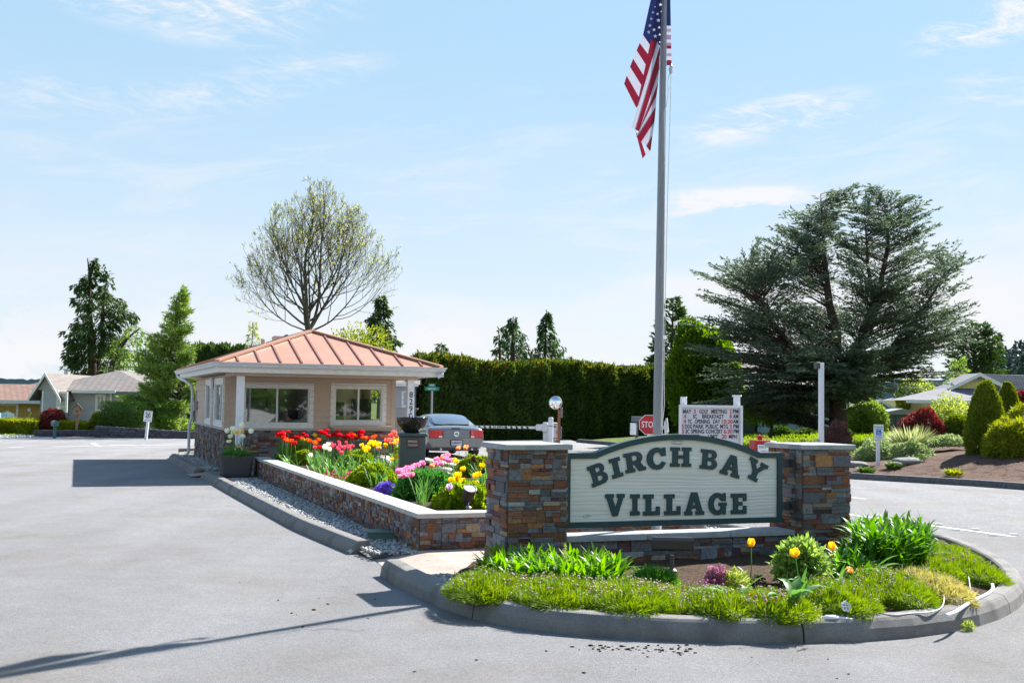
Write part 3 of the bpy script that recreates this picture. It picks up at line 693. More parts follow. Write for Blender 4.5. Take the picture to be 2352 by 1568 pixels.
mb.build('carved_grain', mat('knot', (0.40, 0.38, 0.32), rough=.8), SGN)
# brackets to the right pillar, legs of the board
for z in (0.70, 1.17):
    mb = MB(); mb.box(sx1, 3.424, SY + 0.02, SY + 0.05, z - .045, z + .045); mb.box(3.425, 3.447, SY - .05, SY + .10, z - .07, z + .07); mb.build('bracket', M_darkmetal, SGN)

# --- carved slab serif letters
def arcp(cx, cz, rx, rz, a0, a1, n=10): return [(cx + rx * math.cos(R(a0 + (a1 - a0) * i / n)), cz + rz * math.sin(R(a0 + (a1 - a0) * i / n))) for i in range(n + 1)]
def L_I(): return .56, [[(0, 0), (.56, 0), (.56, .2), (.42, .2), (.42, .8), (.56, .8), (.56, 1), (0, 1), (0, .8), (.14, .8), (.14, .2), (0, .2)]]
def L_L(): return .92, [[(0, 0), (.92, 0), (.92, .42), (.72, .42), (.72, .2), (.44, .2), (.44, .8), (.58, .8), (.58, 1), (0, 1), (0, .8), (.14, .8), (.14, .2), (0, .2)]]
def L_E(): return .95, [[(0, 0), (.95, 0), (.95, .40), (.75, .40), (.75, .2), (.44, .2), (.44, .41), (.70, .41), (.70, .59), (.44, .59), (.44, .8), (.75, .8), (.75, .62), (.95, .62), (.95, 1), (0, 1), (0, .8), (.14, .8), (.14, .2), (0, .2)]]
def L_H(): return 1.16, [[(0, 0), (.52, 0), (.52, .18), (.42, .18), (.42, .42), (.74, .42), (.74, .18), (.64, .18), (.64, 0), (1.16, 0), (1.16, .18), (1.04, .18), (1.04, .82), (1.16, .82), (1.16, 1), (.64, 1), (.64, .82), (.74, .82), (.74, .6), (.42, .6), (.42, .82), (.52, .82), (.52, 1), (0, 1), (0, .82), (.12, .82), (.12, .18), (0, .18)]]
def L_B():
    o = [(0, 0), (.62, 0)] + arcp(.66, .28, .34, .28, -85, 60, 9) + [(.80, .54)] + arcp(.64, .745, .30, .255, -40, 90, 8) + [(0, 1), (0, .82), (.12, .82), (.12, .18), (0, .18)]
    return 1.0, [o, [(.42, .19), (.42, .43)] + arcp(.60, .31, .11, .12, 90, -90, 7), [(.42, .60), (.42, .82)] + arcp(.58, .71, .10, .11, 90, -90, 7)]
def L_R():
    o = [(0, 0), (.52, 0), (.52, .18), (.42, .18), (.42, .38), (.52, .38), (.72, 0), (1.12, 0), (1.12, .18), (1.02, .18), (.86, .44)] + arcp(.66, .70, .34, .30, -45, 90, 10) + [(0, 1), (0, .82), (.12, .82), (.12, .18), (0, .18)]
    return 1.12, [o, [(.42, .56), (.42, .82)] + arcp(.60, .69, .12, .13, 90, -90, 7)]
def L_A(): return 1.16, [[(0, 0), (.46, 0), (.46, .17), (.38, .17), (.43, .30), (.70, .30), (.75, .17), (.66, .17), (.66, 0), (1.16, 0), (1.16, .17), (1.06, .17), (.74, 1.03), (.40, 1.03), (.08, .17), (0, .17)], [(.48, .45), (.565, .72), (.65, .45)]]
def L_V(): return 1.14, [[(.42, -.02), (.72, -.02), (1.06, .82), (1.14, .82), (1.14, 1), (.68, 1), (.68, .82), (.78, .82), (.60, .34), (.42, .82), (.50, .82), (.50, 1), (0, 1), (0, .82), (.08, .82)]]
def L_Y(): return 1.14, [[(.30, 0), (.84, 0), (.84, .18), (.72, .18), (.72, .44), (1.04, .82), (1.14, .82), (1.14, 1), (.70, 1), (.70, .82), (.78, .82), (.58, .58), (.40, .82), (.48, .82), (.48, 1), (0, 1), (0, .82), (.10, .82), (.42, .42), (.42, .18), (.30, .18)]]
def L_C():
    o = arcp(.56, .5, .56, .53, 42, 318, 26) + arcp(.56, .5, .26, .30, 308, 52, 18)
    o = [(1.0, .60), (1.0, 1.0), (.86, 1.0), (.82, .93)] + arcp(.54, .5, .54, .52, 58, 300, 26) + [(1.0, .28), (.82, .36)] + arcp(.56, .5, .24, .30, 308, 60, 18) + [(.78, .60)]
    return 1.02, [o]
def L_G():
    o = [(1.04, .62), (1.04, 1.0), (.90, 1.0), (.86, .93)] + arcp(.54, .5, .54, .52, 58, 302, 26) + [(.90, 0), (1.04, 0), (1.04, .40), (1.10, .40), (1.10, .56), (.62, .56), (.62, .40), (.74, .40), (.74, .27)] + arcp(.54, .5, .23, .30, 300, 60, 16) + [(.80, .62)]
    return 1.10, [o]
GL = dict(I=L_I, L=L_L, E=L_E, H=L_H, B=L_B, R=L_R, A=L_A, V=L_V, Y=L_Y, C=L_C, G=L_G)
def poly_extrude(name, loops, ext, m, parent, bev=0.0):
    cu = bpy.data.curves.new(name, 'CURVE'); cu.dimensions = '2D'; cu.fill_mode = 'BOTH'; cu.extrude = ext / 2
    for lp in loops:
        s = cu.splines.new('POLY'); s.points.add(len(lp) - 1)
        for i, p in enumerate(lp): s.points[i].co = (p[0], p[1], 0, 1)
        s.use_cyclic_u = True
    ob = bpy.data.objects.new(name, cu); me = bpy.data.meshes.new_from_object(ob); bpy.data.objects.remove(ob)
    me.name = name; me.materials.clear(); me.materials.append(m)
    me.transform(Matrix.Rotation(R(90), 4, 'X')); o = bpy.data.objects.new(name, me); col.objects.link(o); o.parent = parent; return o
M_halo = mat('letter_edge', (0.42, 0.36, 0.27), rough=.8)
def put_letter(ch, px, py, hpx, wpx, rot):
    """centre, height and width as measured across the letter"""
    wl, loops = GL[ch](); x, z = sgn(px, py); k = 1.0 / 222
    hh = hpx * k; ww = wpx * k; ca, sa = math.cos(R(rot)), math.sin(R(rot))
    def tr(lp, grow=0):
        out = []
        for a, b in lp:
            u = (a / wl - .5) * ww; v = (b - .5) * hh; out.append((x + u * ca - v * sa, z + u * sa + v * ca))
        return out
    o = poly_extrude('letter', [tr(l) for l in loops], 0.016, M_green, SGN); o.location = (0, SY + 0.020, 0)
for a in [('B', 1375.5, 1089, 49, 44, 19), ('I', 1417, 1074, 46, 28, 14.5), ('R', 1460, 1060.5, 46, 53, 9.5), ('C', 1510, 1053, 50, 51, 3), ('H', 1566, 1049.5, 46, 56, -1), ('B', 1630.5, 1055, 47, 46, -5.5), ('A', 1682.5, 1070, 49, 55, -15), ('Y', 1738.5, 1080.5, 50, 56, -25),
          ('V', 1414.5, 1159, 50, 49, 0.3), ('I', 1460.5, 1159, 49, 24, 0.3), ('L', 1498.5, 1159, 49, 43, .3), ('L', 1546.5, 1158.5, 49, 43, .3), ('A', 1597, 1157, 52, 53, 0.3), ('G', 1650.5, 1157, 51, 50, .3), ('E', 1699, 1156.5, 49, 43, .3)]: put_letter(*a)

# ================================================================== raised flower bed wall
t = thing('flower_bed_wall', 'long low stone wall with pale slab cap around the tulip bed', 'wall', Csn, A21)
def wall_run(x0, x1, y0, y1, seed, faces): 
    mb = MB(); stone_block(mb, x0, x1, y0, y1, 0.0, 0.445, seed, faces, d=0.025, scale=0.72, warm=1.35); mb.build('stone_body', M_stone, t)
wall_run(0.03, 0.29, 0.03, 12.95, 401, 'lr'); wall_run(0.295, 3.79, 0.03, 0.29, 421, 'fb'); wall_run(3.53, 3.79, 0.295, 12.9, 441, 'lr')
wall_run(0.031, 0.29, 0.028, 0.0295, 461, 'f')
y = 0.0; rd = random.Random(4)
mb = MB(); mb.prism([(0, 0), (0.9, 0), (0.9, 0.32), (0.32, 0.32), (0.32, 0.9), (0, 0.9)], 0.447, 0.50); mb.build('cap', M_capw, t)
y = 0.905
while y < 12.95:
    e = min(13.0, y + 0.91); mb = MB(); mb.bbox(0, 0.32, y, e, 0.447, 0.50, 0.004); mb.build('cap', M_capw, t)
    mb = MB(); mb.bbox(3.5, 3.82, y, e, 0.447, 0.50, 0.004); mb.build('cap', M_capw, t); y = e + 0.004
x = 0.905
while x < 3.4: e = min(3.82, x + 0.91); mb = MB(); mb.bbox(x, e, 0, 0.32, 0.447, 0.50, 0.004); mb.build('cap', M_capw, t); x = e + 0.004
mb = MB(); mb.bbox(3.5, 3.82, .325, .9, 0.447, 0.50, 0.004); mb.build('cap', M_capw, t)
mb = MB(); mb.M = Matrix.Translation(Csn) @ Matrix.Rotation(A21, 4, 'Z'); mb.box(0.3, 3.52, 0.3, 12.9, 0.1, 0.40); struct(mb.build('flower_bed_soil', M_soil))

# ================================================================== flagpole, halyard, flag
PB = at(1507, 1218, 12.62); PB.z = 0.08
fp = thing('flagpole', 'tall tapering aluminium flagpole rising behind the village sign', 'flagpole', PB, 0)
HT = 8.6
mb = MB(); mb.lathe([(0.075, 0), (0.075, 0.03), (0.056, 0.04), (0.054, 1.6), (0.049, 3.2), (0.037, 5.6), (0.031, 7.0), (0.028, HT)], n=20)
ob = mb.build('shaft', mat('pole_aluminium', (.20, .21, .23), (.27, .28, .30), 30, .42, metal=.35, stretch=(12, 12, .3)), fp, smooth=True)
mb = MB(); mb.lathe([(0.0, HT - .001), (.045, HT + .02), (.065, HT + .07), (.045, HT + .12), (0, HT + .14)], n=14); mb.build('finial', mat('gold_ball', (.7, .5, .15), rough=.3, metal=1), fp, smooth=True)
M_rope = mat('rope', (0.62, 0.63, 0.62), (0.5, 0.5, 0.5), 60, .9)
mb = MB(); a = PB
fp.rotation_euler = (0, .0065, 0)
def rel(px, py, Y): q = at(px, py, Y) - PB; return (q.x - .0065 * q.z, q.y, q.z)
mb.tube([rel(1541, 165, 12.6), rel(1540, 240, 12.6), rel(1535, 400, 12.6), rel(1531, 560, 12.6), rel(1528, 700, 12.6), rel(1525, 850, 12.58), rel(1526, 930, 12.56), rel(1520, 985, 12.56)], 0.004, 6)
mb.tube([rel(1539, 165, 12.6), rel(1534, 185, 12.58), rel(1535, 215, 12.56), rel(1530, 245, 12.54), rel(1526, 255, 12.55), rel(1527, 420, 12.55), rel(1524, 700, 12.55), rel(1519, 980, 12.56)], 0.0035, 6)
mb.tube([rel(1521, 985, 12.54), rel(1528, 975, 12.54), rel(1531, 960, 12.54), rel(1534, 990, 12.54), rel(1529, 1000, 12.53), rel(1527, 968, 12.52), rel(1532, 992, 12.52)], 0.012, 6)
mb.build('halyard', M_rope, fp)
mb = MB(); q = Vector(rel(1540, 158, 12.6)); mb.tube([q + Vector((0, 0, .05)), q + Vector((.012, 0, .02)), q, q - Vector((-.006, 0, .04)), q - Vector((0, 0, .06))], [.012, .02, .022, .02, .008], 8); mb.build('snap_hook', M_steel, fp, smooth=True)

def make_flag():
    Yf = 12.58; ppm = 2600 / Yf
    navy = (0.012, 0.018, 0.10); red = (0.23, 0.008, 0.03); wht = (0.58, 0.60, 0.70)
    def W(zx, zy, off):              # zoomed picture coordinates of the flag -> world
        return at((2150 + zx * .4145) / 1.5408, (zy * .4145) / 1.5408, Yf + off)
    vs_ = []; fs = []; cs = []
    def patch(A, B, C, D, colour, nu=10, nv=6, dep=(0, 0), wav=0.02, ph=0.0):
        """A,B top edge left/right, D,C bottom edge left/right"""
        o = len(vs_)
        for j in range(nv + 1):
            for i in range(nu + 1):
                u, v = i / nu, j / nv
                x = (A[0] * (1 - u) + B[0] * u) * (1 - v) + (D[0] * (1 - u) + C[0] * u) * v
                y = (A[1] * (1 - u) + B[1] * u) * (1 - v) + (D[1] * (1 - u) + C[1] * u) * v
                off = dep[0] * (1 - u) + dep[1] * u + wav * math.sin(y * .011 + x * .02 + ph)
                vs_.append(tuple(W(x, y, off)))
        for j in range(nv):
            for i in range(nu):
                a = o + j * (nu + 1) + i; fs.append((a, a + nu + 1, a + nu + 2, a + 1)); cs.append(colour)
    lp = lambda a, b, t: (a[0] + (b[0] - a[0]) * t, a[1] + (b[1] - a[1]) * t)
    # left (rear) panel : canton then six stripes
    patch((400, -140), (452, -160), (372, 400), (303, 300), navy, dep=(0.10, 0.02), nu=8, nv=10)
    Lo = [(303, 300), (275, 370), (248, 432), (219, 503), (192, 572), (164, 648), (142, 716)]
    Li = [(372, 400), (356, 478), (340, 575), (318, 660), (298, 745), (272, 838), (246, 925)]
    for k in range(6): patch(Lo[k], Li[k], Li[k + 1], Lo[k + 1], wht if k % 2 == 0 else red, nu=8, nv=3, dep=(0.10, 0.03))
    # last red stripe carries the outer hem
    patch((142, 716), (246, 918), (244, 930), (140, 722), wht, nu=8, nv=1, dep=(.10, .03))
    # centre panel : canton and long stripes falling to the left
    patch((440, -160), (470, -160), (452, 395), (372, 335), navy, dep=(-0.03, -0.06), nu=8, nv=12, ph=1)
    T = [(372, 335), (425, 358), (447, 395), (442, 520), (436, 645), (430, 700), (418, 815), (412, 905), (402, 1035), (385, 1150), (366, 1282)]
    Bm = [(285, 745), (205, 1090), (238, 1108), (266, 1122), (244, 1160), (290, 1208), (290, 1210), (330, 1250), (334, 1246), (362, 1290)]
    cc = [red, wht, red, wht, red, wht, red, wht, red]
    ends = [(278, 740), (204, 1092), (238, 1110), (268, 1124), (246, 1165), (290, 1208), (331, 1250), (334, 1254), (364, 1288), (368, 1286)]
    tops = [(372, 335), (425, 358), (446, 410), (440, 600), (434, 690), (418, 830), (413, 915), (402, 1040), (384, 1155), (368, 1284)]
    seq = [red, wht, red, wht, red, wht, red, wht, red]
    # explicit stripes, each a quad strip (top-left, top-right, bottom-right, bottom-left)
    S_ = [((372, 335), (425, 358), (262, 900), (246, 925), red), ((425, 358), (446, 400), (238, 1108), (205, 1092), wht), ((262, 900), (262, 900), (205, 1092), (205, 1092), red),
          ((446, 400), (441, 590), (268, 1122), (238, 1108), red), ((441, 590), (434, 700), (262, 1140), (268, 1122), wht), ((434, 700), (419, 815), (246, 1168), (262, 1140), red),
          ((419, 815), (413, 910), (268, 1150), (246, 1168), wht), ((413, 910), (402, 1035), (290, 1208), (246, 1168), red), ((402, 1035), (385, 1150), (331, 1250), (290, 1208), wht), ((385, 1150), (368, 1284), (362, 1290), (331, 1250), red)]
    for A, B, C, D, c in S_: patch(A, B, C, D, c, nu=3, nv=12, dep=(-0.05, -0.07), wav=.015, ph=2)
    # bottom flap showing the reverse
    patch((238, 1120), (288, 1206), (326, 1320), (300, 1356), red, nu=6, nv=6, dep=(0.02, 0.0)); patch((326, 1250), (362, 1290), (344, 1322), (330, 1330), wht, nu=4, nv=4, dep=(0.01, 0))
    # hoist edge seen right of the pole
    ys = [-160, 222, 248, 273, 300, 340, 366, 392, 418, 457, 482, 515, 560]
    c2 = [navy, wht, (0.35, .25, .38), wht, (0.30, .2, .33), wht, (0.30, .2, .33), red, wht, (0.4, .25, .36), wht, red]
    for k in range(12):
        a, b = ys[k], ys[k + 1]; xr = lambda y: 536 + (y + 0) * 0.02 if y > 0 else 534
        patch((505, a), (xr(a), a), (xr(b), b), (505, b), c2[k], nu=2, nv=3, dep=(0.05, 0.04), wav=.004)
    for k, (a, b) in enumerate(((300, 372), (372, 412), (412, 478), (478, 536), (536, 596))):
        patch((446, a), (470, a), (470, b), (443, b), (red, wht, red, wht, red)[k], nu=2, nv=2, dep=(0.05, 0.06), wav=.004)
    # stars
    stars = [(352, 277, 18, .0), (362, 220, 17, .02), (373, 163, 15, .03), (387, 108, 13, .03), (404, 60, 8, 0), (453, 42, 16, -.07), (427, 122, 14, -.07), (433, 176, 18, -.07), (440, 237, 14, -.07), (397, 256, 17, -.06), (408, 311, 18, -.06), (446, 297, 12, -.075), (459, 100, 7, -.075), (447, 362, 10, -.07)]
    for x, y, r_, off in stars:
        o = len(vs_); base = off - 0.055 if off < 0 else off
        for k in range(10):
            a = -math.pi / 2 + k * math.pi / 5; rr = r_ if k % 2 == 0 else r_ * .42
            vs_.append(tuple(W(x + rr * math.cos(a), y + rr * math.sin(a), base)))
        fs.append(tuple(range(o + 9, o - 1, -1))); cs.append((0.85, 0.87, 0.92))
    mb = MB(); mb.v = vs_; mb.f = [list(f) for f in fs]; mb.c = cs; mb.m = [0] * len(fs)
    m = mat('flag_cloth', (1, 1, 1), (0.86, .86, .86), 60, 0.75, attr=True, bump=.1, bscale=200)
    N, L = _n(m); b = N['Principled BSDF']; tr = N.new('ShaderNodeBsdfTranslucent'); ms = N.new('ShaderNodeMixShader'); ms.inputs[0].default_value = 0.22
    at_ = N.new('ShaderNodeAttribute'); at_.attribute_name = 'Col'; L.new(at_.outputs['Color'], tr.inputs[0]); L.new(b.outputs[0], ms.inputs[1]); L.new(tr.outputs[0], ms.inputs[2]); L.new(ms.outputs[0], N['Material Output'].inputs[0])
    o = mb.build('flag', m, None, smooth=True); tag(o, 'limp red white and blue flag with stars hanging folded on the pole', 'flag')
make_flag()
# ================================================================== siding helpers
def siding(mb, x0, x1, z0, z1, course=0.15, holes=(), out=0.03, c=None):
    """lapped boards on the plane y=0 facing -y, leaving rectangular holes (xa,xb,za,zb)"""
    zs = set([z0, z1]); z = z0
    while z < z1: zs.add(round(z, 4)); z += course
    lines = sorted(z for z in zs if z <= z1)
    for a, b in zip(lines[:-1], lines[1:]):
        if b - a < 1e-4: continue
        subs = sorted(set([a, b] + [h for H in holes for h in (H[2], H[3]) if a < h < b]))
        for p, q in zip(subs[:-1], subs[1:]):
            fa, fb = (p - a) / (b - a), (q - a) / (b - a); oa = out * (1 - fa) + .003; ob = out * (1 - fb) + .003
            iv = [(x0, x1)]
            for H in holes:
                if H[2] < q - 1e-5 and H[3] > p + 1e-5:
                    nv = []
                    for u, v in iv:
                        if H[0] > u: nv.append((u, min(v, H[0])))
                        if H[1] < v: nv.append((max(u, H[1]), v))
                    iv = [i for i in nv if i[1] - i[0] > 1e-4]
            for u, v in iv:
                mb.add([(u, -oa, p), (v, -oa, p), (v, -ob, q), (u, -ob, q), (u, 0.02, p), (v, 0.02, p), (v, 0.02, q), (u, 0.02, q)],
                       [(0, 1, 2, 3), (4, 7, 6, 5), (0, 4, 5, 1), (2, 6, 7, 3), (1, 5, 6, 2), (0, 3, 7, 4)], c)
def window(parent, name, x0, x1, z0, z1, trim, glass, M_=None, frame=0.10, mull=(), y=-0.03, inner=0.035, depth=0.06, dark=None, sill=False, bars=()):
    """window part (outer trim) with sub-parts sash and pane; lies in plane y=0 facing -y of parent axes via matrix M_"""
    M_ = M_ or Matrix.Identity(4); mb = MB(); mb.M = M_
    f = frame
    mb.box(x0, x1, y, .03, z1 - f, z1); mb.box(x0, x1, y, .03, z0, z0 + f); mb.box(x0, x0 + f, y, .03, z0 + f, z1 - f); mb.box(x1 - f, x1, y, .03, z0 + f, z1 - f)
    if sill: mb.box(x0 - .03, x1 + .03, y - .05, y - .001, z0 - .035, z0 + .01)
    w_ = mb.build(name, trim, parent)
    a, b, c, d = x0 + f, x1 - f, z0 + f, z1 - f
    mb = MB(); mb.M = M_; g = inner; yy = -0.008
    mb.box(a, b, yy, .05, d - g, d - .001); mb.box(a, b, yy, .05, c + .001, c + g); mb.box(a + .001, a + g, yy, .05, c + g, d - g); mb.box(b - g, b - .001, yy, .05, c + g, d - g)
    for m_ in mull: xm = a + (b - a) * m_; mb.box(xm - g * .6, xm + g * .6, yy + .002, .052, c + g, d - g)
    for m_ in bars: zm = c + (d - c) * m_; mb.box(a + g, b - g, yy + .003, .053, zm - g * .4, zm + g * .4)
    mb.build('sash', trim, w_)
    mb = MB(); mb.M = M_; mb.box(a + g, b - g, .018, .022, c + g, d - g); mb.build('pane', glass, w_)
    return w_
def hip_roof(mb, x0, x1, y0, y1, ze, zr, ov=0, c=None, th=0.04):
    """hip roof; ridge along the longer side"""
    w_ = x1 - x0; l = y1 - y0
    if l >= w_: r0 = ((x0 + x1) / 2, y0 + w_ / 2, zr); r1 = ((x0 + x1) / 2, y1 - w_ / 2, zr); F_ = [(0, 1, 4), (1, 2, 5, 4), (2, 3, 5), (3, 0, 4, 5)]
    else: r0 = (x0 + l / 2, (y0 + y1) / 2, zr); r1 = (x1 - l / 2, (y0 + y1) / 2, zr); F_ = [(3, 0, 4), (0, 1, 5, 4), (1, 2, 5), (2, 3, 4, 5)]
    mb.add([(x0, y0, ze), (x1, y0, ze), (x1, y1, ze), (x0, y1, ze), r0, r1], F_ + [(3, 2, 1, 0)], c)
# ================================================================== gatehouse
GH = Vector((-6.67, 26.5, 0)); G = thing('gatehouse', 'tan gatehouse with copper coloured metal hip roof, stone base and number 8290 on its post', 'gatehouse', GH, A21)
M_side = mat('tan_siding', (0.53, 0.43, 0.34), (0.52, 0.395, 0.31), 6, 0.75, bump=0.15, bscale=40)
M_side2 = mat('tan_board', (0.50, 0.395, 0.305), (0.46, 0.36, 0.28), 6, 0.75)
M_copper = mat('copper_metal_roof', (0.46, 0.225, 0.138), (0.415, 0.20, 0.122), 2.5, 0.42, c3=(0.42, 0.235, 0.165), scale3=1.1, lo3=.5, hi3=.8, stretch=(1, 1, 1), spec=.6)
M_seam = mat('copper_seam', (0.30, 0.11, 0.07), (0.25, 0.09, 0.06), 8, 0.5)
M_glass = glass_mat('window_glass', (0.86, 0.90, 0.92), alpha=0.05)
M_gutter = mat('gutter_white', (0.66, 0.68, 0.70), (0.52, 0.54, 0.56), 9, 0.4, stretch=(1, 1, 6))
WX, WY = 4.06, 7.0                           # wall footprint
W1 = (0.33, 2.06, 1.10, 2.17); W2 = (2.47, 3.85, 1.17, 2.19)
L1 = (-2.19, -0.37, 1.09, 2.28); L2 = (-4.27, -2.85, 1.09, 2.28)
ML = Matrix.Rotation(-math.pi / 2, 4, 'Z')   # left wall: local x runs along -y
# base
mb = MB(); stone_block(mb, 0.0, WX, 0.0, WY, 0.0, 1.04, 601, 'flr', d=0.03, warm=0.9); mb.build('stone_base', M_stone, G)
mb = MB(); mb.bbox(-0.05, WX + .05, -0.05, WY + .05, 1.042, 1.085, .004); mb.build('ledge', mat('ledge_grey', (0.42, 0.39, 0.36), rough=.7), G)
def shrink(H, f=0.06): return (H[0] + f, H[1] - f, H[2] + f, H[3] - f)
mb = MB(); siding(mb, 0.0, WX, 1.086, 2.32, .15, [shrink(W1), shrink(W2)]); mb.M = ML; siding(mb, -WY, 0.0, 1.086, 2.32, .15, [shrink(L1), shrink(L2)])
mb.M = Matrix.Translation((WX, 0, 0)) @ Matrix.Rotation(math.pi / 2, 4, 'Z'); siding(mb, 0, WY, 1.086, 2.32, .15, [(1.2, 2.4, 1.3, 2.1)])
mb.M = Matrix.Translation((0, WY, 0)) @ Matrix.Rotation(math.pi, 4, 'Z'); siding(mb, -WX, 0, 1.086, 2.32, .15); mb.build('wall', M_side, G)
mb = MB()
for x, y in ((-.028, -.028), (WX - .082, -.028)): mb.box(x, x + .11, y, y + .11, 1.087, 2.319)
mb.build_each('corner_board', M_side2, G)
window(G, 'window', *W1, M_trim, M_glass, mull=(0.5,)); window(G, 'window', *W2, M_trim, M_glass, mull=(0.5,))
window(G, 'window', *L1, M_trim, M_glass, ML, mull=(0.62,), frame=.13); window(G, 'window', *L2, M_trim, M_glass, ML, mull=(0.62,), frame=.13)
mb = MB(); mb.box(2.42, 3.95, -.30, -.052, 1.125, 1.165); mb.prismy([(2.5, 1.087), (3.86, 1.087), (3.9, 1.123), (2.46, 1.123)], -.26, -.055); mb.build('counter', M_side2, G)
# interior room
M_in = mat('inside_wall', (0.60, 0.50, 0.43), rough=.9); M_dk = mat('inside_dark', (0.03, 0.028, 0.03), rough=.7)
mb = MB(); mb.box(0.06, WX - .06, 3.2, 3.26, 1.09, 2.315); mb.box(.06, WX - .06, .08, WY - .1, 1.086, 1.09); mb.box(2.22, 2.30, 1.3, 3.19, 1.09, 2.315); mb.box(0, WX, 0.0, WY, 2.321, 2.34)
mb.build('inside_wall', M_in, G)
mb = MB(); mb.box(1.02, 1.42, 3.15, 3.19, 1.92, 2.15); mb.box(0.98, 1.46, 3.15, 3.19, 1.5, 1.82); mb.build_each('picture_frame', mat('frame_brown', (.12, .07, .05), rough=.5), G)
mb = MB(); mb.box(1.03, 1.41, 3.14, 3.149, 1.55, 1.77); mb.box(1.07, 1.37, 3.14, 3.149, 1.97, 2.10); mb.box(1.62, 1.75, 3.14, 3.149, 1.5, 1.62); mb.box(1.62, 1.75, 3.14, 3.149, 1.3, 1.44); mb.build_each('notice', mat('paper', (.5, .48, .45), rough=.8), G)
for nm, lb, a, b in (('office_chair', 'black office chair back seen low in the large left front window', (0.55, 1.15, 1.1, 1.25, 1.2, 1.42, .05), (.8, .9, 1.15, 1.2, 1.0, 1.2, .01)), ('office_chair', 'black office chair seen in the left half of the right front window', (2.62, 2.95, .6, .72, 1.26, 1.74, .03), (2.75, 2.82, .62, .68, 1.0, 1.26, .01)),
                    ('computer_monitor', 'dark monitor at the right edge of the large left front window', (1.66, 1.92, 1.2, 1.25, 1.3, 1.55, .01), (1.76, 1.82, 1.2, 1.3, 1.09, 1.3, .01)), ('computer_monitor', 'big dark monitor in the right half of the right front window', (3.12, 3.62, .55, .62, 1.32, 1.82, .01), (3.3, 3.42, .5, .8, 1.09, 1.32, .01))):
    t_ = thing(nm, lb, nm.split('_')[1], GH, A21); mb = MB(); mb.bbox(*a); mb.build('backrest' if 'chair' in nm else 'screen', M_dk, t_); mb = MB(); mb.bbox(*b); mb.build('stand', M_dk, t_)
# roof
X0, X1, Y0, Y1 = -0.42, 4.74, -1.69, 8.4; ZE, ZR = 2.585, 3.475
mb = MB(); hip_roof(mb, X0, X1, Y0, Y1, ZE, ZR); rf = mb.build('roof', M_copper, G)
mb = MB()
hw = (X1 - X0) / 2; xc = (X0 + X1) / 2; sl = (ZR - ZE) / hw
def seam(a, b, w_=.02, h=.028):
    a = Vector(a); b = Vector(b); d = (b - a).normalized(); s = d.cross(Vector((0, 0, 1))).normalized() * w_; u = Vector((0, 0, h))
    v = [a - s, a + s, b + s, b - s]; v = [tuple(p + Vector((0, 0, .001))) for p in v] + [tuple(p + u) for p in v]
    mb.add(v, [(0, 1, 2, 3), (4, 5, 6, 7), (0, 1, 5, 4), (1, 2, 6, 5), (2, 3, 7, 6), (3, 0, 4, 7)])
n = 11
for i in range(1, n):
    x = X0 + (X1 - X0) * i / n; d = min(x - X0, X1 - x); seam((x, Y0 + .03, ZE + .03 * sl), (x, Y0 + d - .05, ZE + (d - .05) * sl))
k = 22
for i in range(1, k):
    y = Y0 + (Y1 - Y0) * i / k; d = min(y - Y0, Y1 - y, hw)
    seam((X0 + .03, y, ZE + .03 * sl), (X0 + d - .05, y, ZE + (d - .05) * sl)); seam((X1 - .03, y, ZE + .03 * sl), (X1 - d + .05, y, ZE + (d - .05) * sl))
mb.build('roof_seam', M_seam, rf)
mb = MB()
for a, b in (((X0, Y0, ZE), (xc, Y0 + hw, ZR)), ((X1, Y0, ZE), (xc, Y0 + hw, ZR)), ((X0, Y1, ZE), (xc, Y1 - hw, ZR)), ((X1, Y1, ZE), (xc, Y1 - hw, ZR)), ((xc, Y0 + hw, ZR), (xc, Y1 - hw, ZR))):
    seam(a, b, .075, .045)
mb.build('ridge_cap', M_copper, rf)
def eave_ring(parent, name, m, prof, x0, x1, y0, y1):
    """mitred ring; prof = list of (outward offset, z) forming a closed section"""
    k = len(prof); v = []; f = []
    for o, z in prof: v += [(x0 - o, y0 - o, z), (x1 + o, y0 - o, z), (x1 + o, y1 + o, z), (x0 - o, y1 + o, z)]
    for i in range(k):
        j = (i + 1) % k
        for c in range(4): d = (c + 1) % 4; f.append((i * 4 + c, i * 4 + d, j * 4 + d, j * 4 + c))
    mb = MB(); mb.add(v, f); return mb.build(name, m, parent)
eave_ring(G, 'gutter', M_gutter, [(-.02, 2.475), (.05, 2.475), (.07, 2.50), (.075, 2.53), (.10, 2.55), (.105, 2.578), (.09, 2.578), (.075, 2.55), (-.02, 2.555)], X0, X1, Y0, Y1)
eave_ring(G, 'fascia', M_trim, [(-.16, 2.36), (-.03, 2.36), (-.022, 2.475), (-.022, 2.57), (-.16, 2.57)], X0, X1, Y0, Y1)
mb = MB(); mb.box(X0 + .16, X1 - .16, Y0 + .16, Y1 - .16, 2.368, 2.385); mb.build('soffit', M_side2, G)
mb = MB(); mb.box(-.02, 4.25, -1.38, -1.2, 2.29, 2.367); mb.box(-.02, .14, -1.199, -.03, 2.29, 2.366); mb.box(4.03, 4.2, -1.199, 4.5, 2.29, 2.366); mb.build('beam', M_side, G)
M_post = mat('post_white', (0.80, 0.82, 0.86), (0.74, .76, .8), 8, .5)
for x in (0.16, 4.09):
    mb = MB(); mb.bbox(x - .08, x + .08, -1.37, -1.21, 0.08, 2.289, .006); p = mb.build('post', M_post, G)
    if x > 1:
        for i, ch in enumerate('8290'): text(ch, 0.19, M_letterblack, p, (x + .005, -1.374, 1.93 - i * .165), 'house_number', .003, bold=.002)
mb = MB(); mb.bbox(4.0, 4.16, 4.2, 4.36, 0.08, 2.289, .006); mb.build('post', M_post, G)
